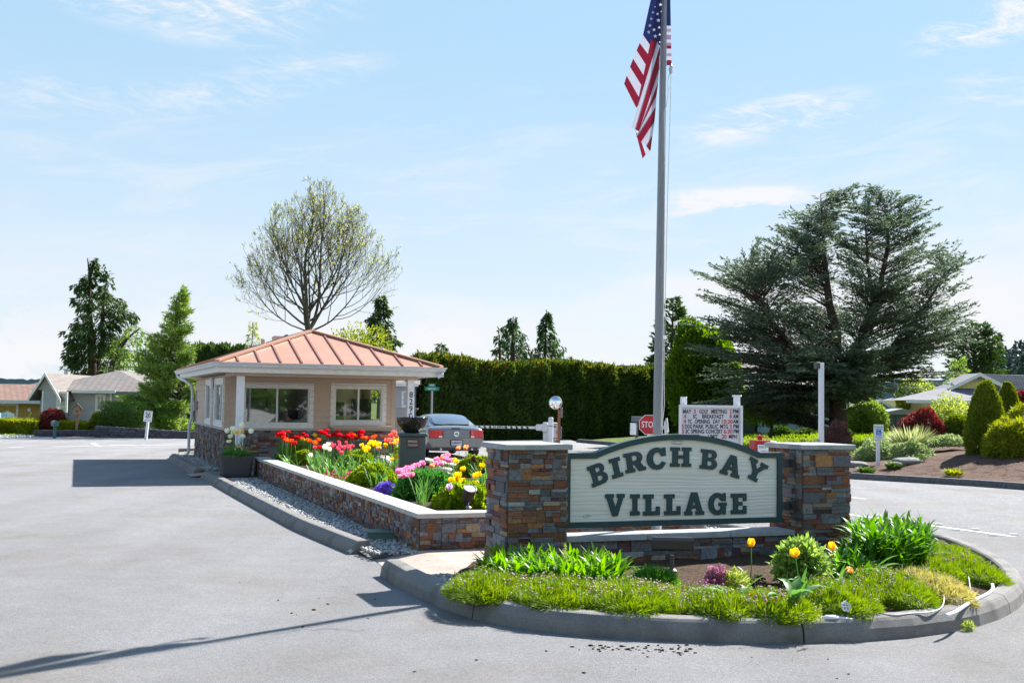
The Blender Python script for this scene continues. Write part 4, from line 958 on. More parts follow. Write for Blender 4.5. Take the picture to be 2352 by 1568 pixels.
mb = MB(); mb.box(-.3, 4.6, -1.75, -0.06, 0.03, .10); mb.build('porch_slab', M_conc, G)
# downspout, meter box, pipes
mb = MB(); mb.tube([(-.44, 8.2, 2.47), (-.43, 8.15, 2.40), (-.30, 7.3, 2.28), (-.13, 7.12, 2.15), (-.10, 7.08, 1.9), (-.10, 7.08, 1.2), (-.16, 7.1, 1.0), (-.16, 7.1, .22), (-.22, 7.0, .10), (-.42, 6.7, .09)], .045, 8); mb.build('downspout', M_gutter, G, smooth=True)
mb = MB(); mb.tube([(4.62, -1.72, 2.36), (4.68, -1.74, 2.40), (4.76, -1.76, 2.41)], .055, 10); mb.build('gutter_outlet', M_gutter, G, smooth=True)
mb = MB(); mb.bbox(-.13, -.03, 6.3, 6.52, 1.42, 1.68, .01); mb.tube([(-.06, 6.4, 1.68), (-.06, 6.4, 2.0)], .018); mb.tube([(-.06, 6.4, 1.42), (-.06, 6.4, 1.1)], .02); mb.build('electric_meter', mat('meter_grey', (.35, .36, .38), rough=.5), G)
mb = MB(); mb.bbox(-.10, -.022, 2.35, 2.62, 2.05, 2.30, .01); mb.tube([(-.06, 2.3, 2.3), (-.06, 2.3, 1.09)], .012); mb.build('wall_light', M_trim, G)
# roof top equipment
mb = MB(); mb.lathe([(.07, 3.1), (.07, 3.50), (.06, 3.51)], 1.72, 5.9, 12); mb.build('vent_pipe', mat('vent_pink', (.55, .45, .43), rough=.6), rf)
mb = MB(); mb.bbox(2.12, 2.55, 6.3, 6.9, 3.2, 3.64, .02); mb.build('vent_box', mat('unit_tan', (.50, .40, .33), rough=.6), rf)
mb = MB(); mb.tube([(2.38, 6.28, 3.50), (2.38, 6.22, 3.62), (2.44, 6.2, 3.64)], .03, 8); mb.lathe([(0.0, 3.56), (.05, 3.57), (.07, 3.62), (.05, 3.67), (0, 3.68)], 2.45, 6.2, 10); mb.build('security_camera', M_darkmetal, rf)

# ================================================================== concrete planter pot at the post
M_aggr = mat('exposed_aggregate', (0.055, 0.055, 0.058), (0.13, 0.125, 0.12), 110, 0.85, bump=0.9, bscale=130)
PT = at(541, 1070, 24.7); PT.z = 0.11; pot = thing('planter_pot', 'square dark aggregate concrete pot of white tulips beside the gatehouse post', 'planter', PT, A21)
mb = MB(); v = []; 
for z, a in ((0, .285), (.05, .30), (.44, .345), (.45, .34), (.45, .29), (.36, .28)):
    e = .05; v += [(-a, -a + e, z), (-a + e, -a, z), (a - e, -a, z), (a, -a + e, z), (a, a - e, z), (a - e, a, z), (-a + e, a, z), (-a, a - e, z)]
f = [tuple(range(7, -1, -1))]
for r in range(5):
    for i in range(8): j = (i + 1) % 8; f.append((r * 8 + i, r * 8 + j, r * 8 + 8 + j, r * 8 + 8 + i))
mb.add(v, f); mb.build('pot_body', M_aggr, pot)
mb = MB(); mb.box(-.27, .27, -.27, .27, .30, .38); mb.build('pot_soil', M_soil, pot)
pb = thing('paver_block', 'small brown paver block standing between the pot and the bed wall', 'block', gp(576, 1080, 0.08), A21)
mb = MB(); mb.bbox(-.08, .08, -.06, .12, 0, .16, .01); mb.build('block_body', mat('paver', (.25, .15, .12), rough=.9), pb)
mb = MB(); mb.bbox(-.07, .09, -.05, .10, .162, .30, .01); mb.build('block_top', mat('paver_dark', (.16, .13, .13), rough=.9), pb)

# ================================================================== memorial fountain
FP = at(945, 1080, 21.8); FP.z = .38; FT = thing('memorial_fountain', 'black bowl fountain on green stone pedestal reading MEMORIAL FOUNTAIN in the tulip bed', 'fountain', FP, A21 * 0.4)
M_gran = mat('green_granite', (0.045, 0.075, 0.080), (0.065, 0.105, 0.108), 40, 0.35, bump=.05, bscale=200, spec=.6)
M_bowl = mat('black_granite', (0.012, 0.014, 0.013), (0.02, .023, .02), 40, 0.12, spec=.4)
mb = MB(); mb.bbox(-.245, .245, -.245, .245, 0, .735, .012); mb.build('pedestal', M_gran, FT)
mb = MB(); mb.bbox(-.275, .275, -.275, .275, .737, .80, .012); mb.build('pedestal_top', M_gran, FT)
mb = MB(); mb.lathe([(.0, .801), (.14, .802), (.15, .815), (.21, .86), (.262, .93), (.29, 1.01), (.298, 1.09), (.298, 1.10), (.275, 1.10), (.27, 1.06), (0, 1.05)], n=36); mb.build('bowl', M_bowl, FT, smooth=True)
mb = MB(); mb.lathe([(0, 1.155), (.012, 1.15), (.022, 1.13), (.03, 1.10), (.05, 1.075), (0.27, 1.072)], n=14); mb.build('water', glass_mat('water', (.8, .85, .9), alpha=.3), FT, smooth=True)
mb = MB(); mb.bbox(-.12, .12, -.258, -.247, .52, .70, .004); pl = mb.build('plaque', mat('plaque_bronze', (.085, .045, .045), (.11, .06, .06), 30, .4), FT)
for s_, z in (('MEMORIAL', .645), ('FOUNTAIN', .575)): text(s_, .055, mat('plaque_letter', (.6, .58, .55), rough=.5), pl, (0, -.260, z), 'lettering', .001, width=.18, bold=.001)
# ================================================================== parked car seen from behind
CARD = 35.6
CP = at(1047, 1050, CARD); CP.z = 0
CAR = thing('parked_car', 'grey brown two door coupe with red tail lamps waiting behind the fountain at the barrier', 'car', CP, R(17))
M_car = mat('car_paint', (0.20, 0.205, 0.21), (0.23, 0.23, 0.23), 30, 0.28, metal=0.55, coat=0.7, spec=.5)
M_cglass = mat('car_glass', (0.10, 0.135, 0.165), rough=0.06, spec=.9, coat=.5)
def car_body():
    # stations: y, half width at sill / belt, belt z, deck z ; local y forward
    st = [(-.02, .70, .86, .30, .80), (.03, .84, .90, .28, .92), (.12, .88, .925, .25, 1.0), (.45, .90, .938, .22, 1.03), (1.1, .91, .94, .20, 1.0), (2.4, .91, .94, .19, .98), (3.4, .91, .93, .19, .95), (4.2, .89, .91, .21, .86), (4.6, .82, .84, .25, .76), (4.75, .60, .64, .34, .66)]
    prof = []
    V = []; Fc = []
    for y, ws, wb, zs, zd in st:
        half = [(ws * .55, zs), (ws * .92, zs + .01), (ws * .985, zs + .10), (wb * 1.0, zs + (zd - zs) * .42), (wb * 1.0, zs + (zd - zs) * .68), (wb * .975, zs + (zd - zs) * .84), (wb * .90, zd - .025), (wb * .70, zd), (0, zd + .025)]
        ring = [(x, y, z) for x, z in half] + [(-x, y, z) for x, z in half[-2::-1]]
        V += ring
    k = 17
    for i in range(len(st) - 1):
        for j in range(k): jj = (j + 1) % k; Fc.append((i * k + j, i * k + jj, (i + 1) * k + jj, (i + 1) * k + j))
    Fc.append(tuple(range(k - 1, -1, -1))); Fc.append(tuple(range((len(st) - 1) * k, len(st) * k)))
    mb = MB(); mb.add(V, Fc); o = mb.build('body', M_car, CAR, smooth=True)
    s = o.modifiers.new('sub', 'SUBSURF'); s.levels = 2; s.render_levels = 2; return o
car_body()
def loft(sections, name, m, parent, sub=2, close=True):
    k = len(sections[0]); V = [p for s in sections for p in s]; Fc = []
    for i in range(len(sections) - 1):
        for j in range(k - 1): Fc.append((i * k + j, i * k + j + 1, (i + 1) * k + j + 1, (i + 1) * k + j))
    mb = MB(); mb.add(V, Fc); o = mb.build(name, m, parent, smooth=True)
    if sub: s = o.modifiers.new('sub', 'SUBSURF'); s.levels = sub; s.render_levels = sub
    return o
# greenhouse: roof skin and glass
def gsec(y, wr, zr, wb, zb): return [(-wb, y, zb), (-(wb * .55 + wr * .45), y, zb + (zr - zb) * .55), (-wr * .98, y, zr - .06), (-wr * .8, y, zr - .012), (-wr * .4, y, zr + .008), (0, y, zr + .012), (wr * .4, y, zr + .008), (wr * .8, y, zr - .012), (wr * .98, y, zr - .06), (wb * .55 + wr * .45, y, zb + (zr - zb) * .55), (wb, y, zb)]
loft([gsec(.52, .70, 1.06, .80, 1.00), gsec(.80, .66, 1.20, .82, .99), gsec(1.15, .63, 1.32, .84, .985), gsec(1.6, .62, 1.375, .85, .98), gsec(2.2, .62, 1.38, .85, .97), gsec(2.7, .62, 1.34, .85, .96), gsec(3.1, .64, 1.15, .85, .955), gsec(3.35, .68, .99, .84, .93)], 'roof', M_car, CAR)
loft([[(x, y - .012, z + .010) for x, y, z in s] for s in [[(-.62, .535, 1.045), (-.3, .505, 1.062), (0, .50, 1.066), (.3, .505, 1.062), (.62, .535, 1.045)], [(-.60, .80, 1.185), (-.3, .785, 1.205), (0, .78, 1.212), (.3, .785, 1.205), (.60, .80, 1.185)], [(-.56, 1.15, 1.30), (-.28, 1.14, 1.325), (0, 1.135, 1.333), (.28, 1.14, 1.325), (.56, 1.15, 1.30)], [(-.52, 1.32, 1.335), (-.26, 1.31, 1.36), (0, 1.31, 1.366), (.26, 1.31, 1.36), (.52, 1.32, 1.335)]]], 'rear_window', M_cglass, CAR, 1)
for sx in (-1, 1):
    mb = MB(); mb.add([(sx * .842, 1.3, 1.03), (sx * .842, 2.9, 1.02), (sx * .72, 2.5, 1.27), (sx * .715, 1.6, 1.285), (sx * .79, 1.15, 1.15)], [(0, 1, 2, 3, 4)]); mb.build('side_window', M_cglass, CAR)
    mb = MB(); mb.bbox(sx * .98 - .09, sx * .98 + .09, 2.72, 2.84, .93, 1.06, .02); mb.build('wing_mirror', M_car, CAR)
yb = -0.03
M_lred = mat('lamp_red', (0.62, 0.012, 0.02), rough=.2, coat=.6); M_lwh = mat('lamp_white', (.8, .72, .72), rough=.2)
for sx in (-1, 1):
    mb = MB(); mb.bbox(*sorted((sx * .44, sx * .865)), yb - .012, yb + .16, .645, .895, .012); h = mb.build('tail_light', mat('lamp_surround', (.03, .012, .014), rough=.4), CAR)
    for i in range(3):
        a = .455 + i * .135; b = a + .128
        mb = MB(); mb.bbox(*sorted((sx * a, sx * b)), yb - .026, yb - .013, .655, .885, .004); mb.build('lens', M_lred, h)
    mb = MB(); mb.bbox(*sorted((sx * .46, sx * .575)), yb - .032, yb - .027, .66, .715, .002); mb.build('reverse_lens', M_lwh, h)
mb = MB(); mb.bbox(-.43, .43, yb - .008, yb + .02, .652, .89, .006); mb.build('trunk_panel', mat('trunk_blue', (.16, .185, .21), rough=.25, metal=.5, coat=.5), CAR)
mb = MB(); mb.M = Matrix.Translation((0, yb - .01, .775)) @ Matrix.Rotation(R(90), 4, 'X'); mb.lathe([(0, .0), (.085, 0), (.085, .008), (.07, .012), (.05, .010), (0, .012)], n=20); em = mb.build('emblem', mat('chrome', (.75, .78, .8), rough=.15, metal=.9), CAR)
mb = MB(); mb.M = Matrix.Translation((0, yb - .024, .775)) @ Matrix.Rotation(R(90), 4, 'X'); mb.lathe([(0, 0), (.045, 0), (.045, .003), (0, .003)], n=14); mb.build('emblem_centre', mat('emblem_blue', (.03, .06, .14), rough=.3), em)
mb = MB(); mb.box(-.006, .006, yb - .031, yb - .0275, .74, .81); mb.box(-.02, .02, yb - .0312, yb - .0275, .775, .785); mb.build('emblem_mark', M_white, em)
mb = MB(); mb.bbox(-.14, .14, .03, .06, .93, .965, .008); mb.build('brake_light', mat('dark_red', (.08, .01, .015), rough=.3), CAR)
mb = MB(); mb.bbox(-.19, .19, yb - .04, yb + .03, .40, .60, .01); pf = mb.build('plate_frame', mat('plate_black', (.03, .03, .035), rough=.4), CAR)
mb = MB(); mb.box(-.165, .165, yb - .047, yb - .041, .425, .575); mb.build('plate', mat('plate_white', (.62, .66, .72), rough=.4), pf)
text('BAM4597', .095, mat('plate_ink', (.04, .06, .16), rough=.5), pf, (0, yb - .049, .495), 'plate_number', .001, width=.29, bold=.002)
text('WASHINGTON', .022, M_letterred, pf, (0, yb - .049, .562), 'plate_text', .001, width=.14)
mb = MB(); mb.bbox(-.70, .70, yb + .005, .10, .27, .36, .01); mb.build('bumper_lower', mat('bumper_dark', (.04, .04, .042), rough=.5), CAR)
for sx in (-.5, .5):
    mb = MB(); mb.tube([(sx, yb - .05, .30), (sx, .2, .30)], .038, 12); mb.build('exhaust_pipe', M_steel, CAR)
M_tyre = mat('tyre_rubber', (.018, .018, .02), rough=.85); M_rim = mat('wheel_rim', (.45, .46, .48), rough=.3, metal=.8)
for sx in (-1, 1):
    for y in (.95, 3.75):
        w_ = bpy.data.objects.new('wheel', None); col.objects.link(w_); w_.parent = CAR; w_.location = (sx * .82, y, .335)
        mb = MB(); mb.M = Matrix.Rotation(R(90), 4, 'Y'); mb.lathe([(.20, -.11), (.30, -.115), (.33, -.09), (.336, 0), (.33, .09), (.30, .115), (.20, .11)], n=24); mb.build('tyre', M_tyre, w_, smooth=True)
        mb = MB(); mb.M = Matrix.Rotation(R(90), 4, 'Y'); mb.lathe([(0, -.05), (.05, -.06), (.2, -.09), (.205, 0), (.2, .09), (.05, .06), (0, .05)], n=20); mb.build('rim', M_rim, w_)

# ================================================================== barrier gate, bollard, mirror, stop sign
bp_ = at(1264, 1049, 38.6); bp_.z = 0
isl2 = MB(); isl2.prism([(bp_.x - 1.0, bp_.y - 3), (bp_.x + 6.0, bp_.y - 3), (bp_.x + 6.0, bp_.y + 1.2), (bp_.x - 1.0, bp_.y + 1.2)], -.01, .14); struct(isl2.build('traffic_island', M_conc))
BG = thing('barrier_gate', 'white parking barrier cabinet with striped 20 MPH arm reaching behind the car', 'barrier', bp_ + Vector((0, 0, .14)), 0)
mb = MB(); mb.bbox(-.25, .22, -.2, .2, 0, .98, .015); mb.build('cabinet', M_white, BG)
mb = MB(); mb.bbox(-.52, -.252, -.26, -.12, .70, .93, .05); mb.bbox(-.30, -.1, -.28, -.201, .66, .97, .03); mb.build('arm_bracket', M_white, BG)
mb = MB(); mb.bbox(-3.2, -.53, -.235, -.185, .765, .845, .004); arm = mb.build('arm', M_white, BG)
mb = MB()
for i in range(13):
    x = -.82 - i * .18
    if 3 < i < 6 and False: continue
    if -2.05 < x < -1.55: continue
    mb.add([(x, -.2365, .768), (x + .075, -.2365, .768), (x + .045, -.2365, .842), (x - .03, -.2365, .842)], [(0, 1, 2, 3)])
mb.build('arm_stripes', M_letterblack, arm)
text('20 MPH', .085, M_letterblack, arm, (-1.77, -.238, .805), 'lettering', .001, width=.40, bold=.002)
NP = thing('notice_panel', 'white warning notice with red headings and pictogram on the side of the barrier cabinet', 'notice', bp_ + Vector((.12, -.215, .14)), 0)
mb = MB(); mb.bbox(-.09, .15, -.012, .005, .08, .97, .002); mb.build('panel', mat('notice_white', (.7, .7, .7), rough=.5), NP)
mb = MB(); mb.box(-.085, .145, -.016, -.013, .93, .96); mb.box(-.085, .145, -.016, -.013, .44, .475); mb.build('heading', mat('notice_red', (.6, .06, .02), rough=.5), NP)
mb = MB(); mb.box(-.02, .005, -.016, -.013, .30, .42); mb.add([(.03, -.016, .31), (.05, -.016, .31), (.085, -.016, .36), (.12, -.016, .33), (.12, -.016, .345), (.09, -.016, .40), (.05, -.016, .39)], [(0, 1, 2, 3, 4, 5, 6)]); mb.add([(-.03, -.016, .86), (.02, -.016, .89), (.06, -.016, .85), (.05, -.016, .80), (.03, -.016, .84), (-.02, -.016, .80)], [(0, 1, 2, 3, 4, 5)])
for z in (.24, .21, .18, .70, .67, .64, .61): mb.box(-.06 if z < .5 else .04, .12, -.016, -.013, z, z + .012)
mb.build('pictogram', mat('notice_ink', (.12, .12, .14), rough=.6), NP)
bo = at(1264, 1050, 37.9); bo.z = .14
t = thing('bollard', 'slim white bollard with thin red ring before the barrier cabinet', 'bollard', bo, 0)
mb = MB(); mb.lathe([(.085, 0), (.085, 1.12), (.07, 1.16), (.03, 1.18), (0, 1.182)], n=18); mb.build('tube', M_white, t, smooth=False)
for a, b in ((.86, .885), (1.09, 1.10)): mb = MB(); mb.lathe([(.0865, a), (.0875, a), (.0875, b), (.0865, b)], n=18); mb.build('ring', M_red, t)
mp_ = at(1283, 1049, 38.3); mp_.z = .14
t = thing('convex_mirror', 'round convex traffic mirror on rusty brown post beside the barrier cabinet', 'mirror', mp_, 0)
M_rust = mat('rust_brown', (.33, .12, .05), (.26, .09, .04), 20, .7)
mb = MB(); mb.bbox(-.045, .045, -.045, .045, 0, 1.42, .006); mb.build('post', M_rust, t)
mb = MB(); mb.bbox(.046, .12, -.02, .02, 1.15, 1.5, .01); mb.bbox(.046, .10, -.02, .02, .45, .85, .01); mb.build('box', mat('grey_box', (.2, .2, .22), rough=.6), t)
mx_ = Matrix.Translation((-.14, -.10, 1.655)) @ Matrix.Rotation(R(-14), 4, 'Z') @ Matrix.Rotation(R(90), 4, 'X')
mb = MB(); mb.M = mx_; mb.lathe([(.28 * math.sin(a), .28 * (math.cos(a) - 1) + .07) for a in [i * .9 / 10 for i in range(11)]], n=28); mb.build('mirror_face', mat('mirror_silver', (.95, .96, .97), rough=.03, metal=1), t, smooth=True)
mb = MB(); mb.M = mx_; mb.lathe([(0, -.09), (.20, -.08), (.228, -.06), (.228, -.035), (.219, -.03)], n=28); mb.tube([(.06, 0, -.12), (.14, -.14, -.12)], .02); mb.build('mirror_back', mat('mirror_orange', (.5, .42, .35), rough=.5), t, smooth=True)

sp_ = at(1489.7, 1060, 35); sp_.z = 0
t = thing('stop_sign', 'red octagonal STOP sign half hidden behind the flagpole', 'stop sign', sp_, 0)
zc = at(1489.7, 975, 35).z; r_ = .302 / math.cos(R(22.5))
def octo(r, y0, y1): mb = MB(); mb.prismy([(r * math.cos(R(22.5 + 45 * i)), zc + r * math.sin(R(22.5 + 45 * i))) for i in range(8)], y0, y1); return mb
octo(r_, -.012, 0).build('border', M_white, t); octo(r_ * .94, -.016, -.0125).build('face', M_red, t)
text('STOP', .26, M_white, t, (0, -.0175, zc), 'lettering', .001, width=.46, bold=.004)
mb = MB(); mb.bbox(-.04, .04, .002, .07, 0, zc + .27, .006); mb.build('post', M_white, t)
t = thing('card_reader', 'small dark grey box with white panel behind the left of the stop sign', 'box', at(1462, 1058, 36) * Vector((1, 1, 0)) if False else Vector((at(1462, 1058, 36).x, 36, 0)), 0)
z1 = at(1462, 956, 36).z; z0 = at(1462, 968, 36).z
mb = MB(); mb.bbox(-.16, .2, -.1, .2, z0, z1, .01); mb.build('hood', mat('reader_grey', (.10, .115, .13), rough=.5), t)
mb = MB(); mb.bbox(-.20, -.02, -.06, .16, z0 - .42, z0 - .04, .01); mb.build('panel', M_white, t)
mb = MB(); mb.bbox(-.05, .05, 0, .08, 0, z0 - .002, .006); mb.build('post', M_darkmetal, t)

# ================================================================== message board
mb_p = at(1632, 1060, 27); mb_p.z = 0
MBd = thing('message_board', 'white letter board listing May events on two white posts behind the village sign', 'notice board', mb_p, 0)
def loc(px, py, Y, o): p = at(px, py, Y); return p.x - o.x, p.z
xa, zT = loc(1560, 929, 27, mb_p); xb, _ = loc(1704.5, 929, 27, mb_p); zB = .62
fr = .055
mb = MB()
for a, b, c, d in ((xa, xb, zT - fr, zT), (xa, xb, zB, zB + fr), (xa, xa + fr, zB + fr, zT - fr), (xb - fr, xb, zB + fr, zT - fr)): mb.box(a, b, -.10, .06, c, d)
mb.build('frame', M_white, MBd)
mb = MB(); mb.box(xa + fr, xb - fr, -.02, .04, zB + fr, zT - fr); mb.build('panel', mat('letter_panel', (.66, .64, .68), (.60, .58, .63), 5, .25, spec=.6), MBd)
for px, cap in ((1572, 0), (1695, 1)):
    x, z = loc(px, 911, 27, mb_p); mb = MB(); mb.bbox(x - .07, x + .07, .062, .20, 0, z, .008)
    if cap: mb.bbox(x - .1, x + .1, .04, .22, z + .001, z + .04, .01)
    mb.build('post', M_white, MBd)
rows = [(947, [('MAY', 1583, 0), ('3', 1611, 1), ('GOLF', 1637, 0), ('MEETING', 1675, 0), ('2', 1694, 1)], 'PM'),]
def zx(px): return (1750 + px * .4039) / 1.5408
def zy(py): return (1250 + py * .4039) / 1.5408
def words(row, lst):
    for s_, a, b, red_ in lst:
        x0, z = loc(zx(a), zy(row), 27, mb_p); x1, _ = loc(zx(b), zy(row), 27, mb_p)
        text(s_, .135, M_letterred if red_ else M_letterblack, MBd, ((x0 + x1) / 2, -.023, z), 'lettering', .002, width=(x1 - x0), bold=.003)
words(510, [('MAY', 1650, 1722, 0), ('3', 1745, 1763, 1), ('GOLF', 1792, 1868, 0), ('MEETING', 1898, 2034, 0), ('2', 2059, 2076, 1), ('PM', 2088, 2136, 0)])
words(553, [('4', 1660, 1678, 1), ('SC', 1737, 1775, 0), ('BREAKFAST', 1818, 2006, 0), ('8', 2058, 2076, 1), ('AM', 2088, 2136, 0)])
words(598, [('4', 1660, 1678, 1), ('YC', 1692, 1730, 0), ('OPENING', 1753, 1888, 0), ('DAY', 1912, 1974, 0), ('10:30', 1988, 2082, 1), ('AM', 2090, 2136, 0)])
words(641, [('5', 1642, 1659, 1), ('DOG', 1668, 1730, 0), ('PARK', 1740, 1832, 0), ('PUBLIC', 1848, 1960, 0), ('MTG', 1976, 2044, 0), ('3', 2060, 2077, 1), ('PM', 2092, 2138, 0)])
words(684, [('5', 1642, 1659, 1), ('SC', 1672, 1710, 0), ('SPRING', 1722, 1836, 0), ('CONCERT', 1850, 1996, 0), ('6:30', 2006, 2084, 1), ('PM', 2094, 2138, 0)])
words(730, [('SPEED', 1700, 1800, 0), ('LIMIT', 1868, 1956, 0), ('20', 1990, 2032, 1), ('MPH', 2052, 2120, 0)])

# ================================================================== red paper box, light post, street name sign
rp = at(1745.5, 1075, 22.5); rp.z = .0
t = thing('newspaper_box', 'red newspaper box with handwritten MAY sheet between message board and right pillar', 'newspaper box', rp, R(8))
zt_ = at(1745, 1010, 22.5).z; 
mb = MB(); mb.bbox(-.17, .17, -.16, .16, .45, zt_, .012); mb.build('body', M_red, t)
mb = MB(); mb.bbox(-.035, .035, -.05, .05, zt_ + .001, zt_ + .05, .008); mb.bbox(-.075, .075, -.06, .06, zt_ + .051, zt_ + .09, .008); mb.build('coin_box', M_red, t)
mb = MB(); mb.box(-.125, .125, -.164, -.161, zt_ - .36, zt_ - .07); mb.build('window_border', M_darkmetal, t)
mb = MB(); mb.box(-.11, .11, -.168, -.165, zt_ - .34, zt_ - .085); pp = mb.build('paper', mat('paper_white', (.78, .8, .82), rough=.6), t)
text('MAY', .075, M_letterblack, pp, (-.01, -.1695, zt_ - .135), 'lettering', .001, width=.15)
mb = MB()
for i, (a, b) in enumerate(((-.05, .09), (-.02, .08), (-.06, .085))): mb.box(a, b, -.171, -.1685, zt_ - .22 - i * .03, zt_ - .21 - i * .03)
mb.build('writing', M_letterblack, pp)
mb = MB(); mb.bbox(-.03, .03, -.03, .03, 0, .449, .005); mb.bbox(-.12, .12, -.12, .12, 0, .02, .004); mb.build('stand', M_darkmetal, t)
wp = at(1772, 1060, 23.2); t = thing('paper_rack', 'narrow white rack standing against the right side of the red newspaper box', 'rack', (wp.x, wp.y, 0), R(8)); mb = MB(); mb.bbox(-.06, .06, -.12, .12, .1, at(1772, 1012, 23.2).z, .01); mb.build('rack_body', M_white, t); mb = MB(); mb.box(-.05, .05, -.13, -.121, .5, .9); mb.build('rack_slot', mat('slot_grey', (.3, .3, .32), rough=.6), t)

lp = at(1886, 1060, 29.5); lp.z = rz_(lp.x, lp.y) if lp.x > 8 else 0.1
t = thing('light_post', 'tall square white wooden post with small dark lamp on top before the cedar', 'light post', lp, R(12))
zt_ = at(1886, 833, 29.5).z - lp.z
M_flaky = mat('flaky_white', (.74, .76, .80), (.60, .61, .66), 30, .7, c3=(.35, .36, .42), scale3=14, lo3=.58, hi3=.68, stretch=(4, 4, .6))
mb = MB(); mb.bbox(-.056, .056, -.056, .056, 0, zt_, .008); mb.build('post', M_flaky, t)
mb = MB(); mb.bbox(-.18, -.058, -.07, .07, zt_ - .16, zt_ + .015, .012); mb.build('lamp', M_darkmetal, t)
mb = MB(); mb.bbox(-.15, -.077, -.05, .05, .62, .82, .012); mb.build('outlet_box', mat('outlet', (.35, .36, .36), rough=.6), t)

M_ssign = mat('street_green', (.0, .20, .145), rough=.45)
ss_ = at(990, 1012, 50); ss_.z = 0
t = thing('street_name_sign', 'green SALISH RD. and SEHOME RD. street name blades on grey post before the hedge', 'street sign', ss_, 0)
za = at(990, 892.5, 50).z; zb_ = at(990, 884.3, 50).z
mb = MB(); mb.tube([(0, 0, 0), (0, 0, zb_ + .07)], .045, 10); mb.build('post', mat('galv_post', (.30, .32, .36), rough=.5), t)
mb = MB(); mb.bbox(-.32, .32, -.06, -.048, za - .08, za + .08, .003); b_ = mb.build('name_blade', M_ssign, t); text('SALISH RD.', .11, M_white, b_, (0, -.063, za), 'lettering', .001, width=.38, bold=.002)
mb = MB(); mb.bbox(-.16, .16, -.055, -.043, zb_ - .07, zb_ + .07, .003); b_ = mb.build('name_blade', M_ssign, t); text('SEHOME RD.', .09, M_white, b_, (0, -.058, zb_), 'lettering', .001, width=.20, bold=.002)

# ================================================================== reserved parking sign, speed sign
rp = at(2018, 1078, 27.8 * 1.12); rp.z = 0; rp = at(2018, 1078, 30.2); rp.z = rz_(rp.x, rp.y) - .03
t = thing('reserved_parking_sign', 'white RESERVED PARKING sign with blue wheelchair symbol on a short white post', 'parking sign', rp, 0)
def lz(py, Y=30.2): return at(2016, py, Y).z - rp.z
w_ = 24 / 2600 * 30.2; zt_ = lz(974); zb_ = lz(1010.5)
mb = MB(); mb.bbox(-w_ / 2, w_ / 2, -.012, -.003, zb_, zt_, .003); mb.build('plate', mat('sign_green_border', (.05, .36, .30), rough=.4), t)
mb = MB(); mb.box(-w_ / 2 + .008, w_ / 2 - .008, -.0145, -.0125, zb_ + .008, zt_ - .008); mb.build('face', M_white, t)
M_sg = mat('sign_text_green', (.02, .25, .2), rough=.5); M_blue = mat('symbol_blue', (.01, .16, .62), rough=.4)
H_ = zt_ - zb_
text('RESERVED', .05, M_sg, t, (0, -.0165, zt_ - H_ * .17), 'lettering', .001, width=w_ * .82, bold=.001); text('PARKING', .045, M_sg, t, (0, -.0165, zt_ - H_ * .30), 'lettering', .001, width=w_ * .66, bold=.001)
for i, s_ in enumerate(('STATE DISABLED', 'PARKING PERMIT', 'REQUIRED')): text(s_, .022, M_sg, t, (0, -.0165, zt_ - H_ * (.75 + .07 * i)), 'lettering', .001, width=w_ * (.6 if i < 2 else .36))
zc = zt_ - H_ * .52; e = w_ * .25
mb = MB(); mb.bbox(-e, e, -.0172, -.0150, zc - e * .98, zc + e * .98, .001); sy = mb.build('symbol', M_blue, t)
mb = MB(); k = e / .1
mb.M = Matrix.Translation((0, -.019, zc)); mb.tube([(k * (.0 + .045 * math.cos(a)), 0, k * (-.02 + .045 * math.sin(a))) for a in [R(100 + i * 20) for i in range(12)]], .007 * k, 5)
mb.tube([(-k * .015, 0, k * .05), (-k * .01, 0, k * .005), (k * .03, 0, k * .002), (k * .05, 0, -k * .055), (k * .07, 0, -k * .05)], .008 * k, 5); mb.lathe([(0, k * .06), (.013 * k, k * .068), (0.013 * k, k * .075), (0, k * .083)], -k * .017, 0, 8); mb.build('wheelchair', M_white, sy)
mb = MB(); mb.bbox(-.045, .045, 0, .09, 0, zt_ - .02, .006); mb.build('post', M_flaky, t)

sp_ = at(335, 1007, 47.6); sp_.z = 0
t = thing('speed_limit_sign', 'white SPEED LIMIT 20 MPH sign on a slightly leaning white post', 'speed sign', sp_, 0); t.rotation_euler = (0, R(4.5), 0)
zt_ = at(340, 943, 47.6).z; zb_ = at(340, 968, 47.6).z; w_ = 19 / 2600 * 47.6
mb = MB(); mb.bbox(-w_ / 2, w_ / 2, -.07, -.055, zb_, zt_, .003); pl = mb.build('plate', M_white, t); H_ = zt_ - zb_
text('SPEED LIMIT', .05, M_letterblack, pl, (0, -.073, zt_ - H_ * .12), 'lettering', .001, width=w_ * .82); text('20', .24, M_letterblack, pl, (0, -.073, zt_ - H_ * .42), 'lettering', .001, width=w_ * .62, bold=.006)
text('MPH', .05, M_letterblack, pl, (0, -.073, zt_ - H_ * .66), 'lettering', .001, width=w_ * .3); text('RADAR ENFORCED', .04, M_letterblack, pl, (0, -.073, zt_ - H_ * .86), 'lettering', .001, width=w_ * .7)
mb = MB(); mb.bbox(-.05, .05, -.05, .05, 0, zt_ - .03, .006); mb.build('post', M_flaky, t)

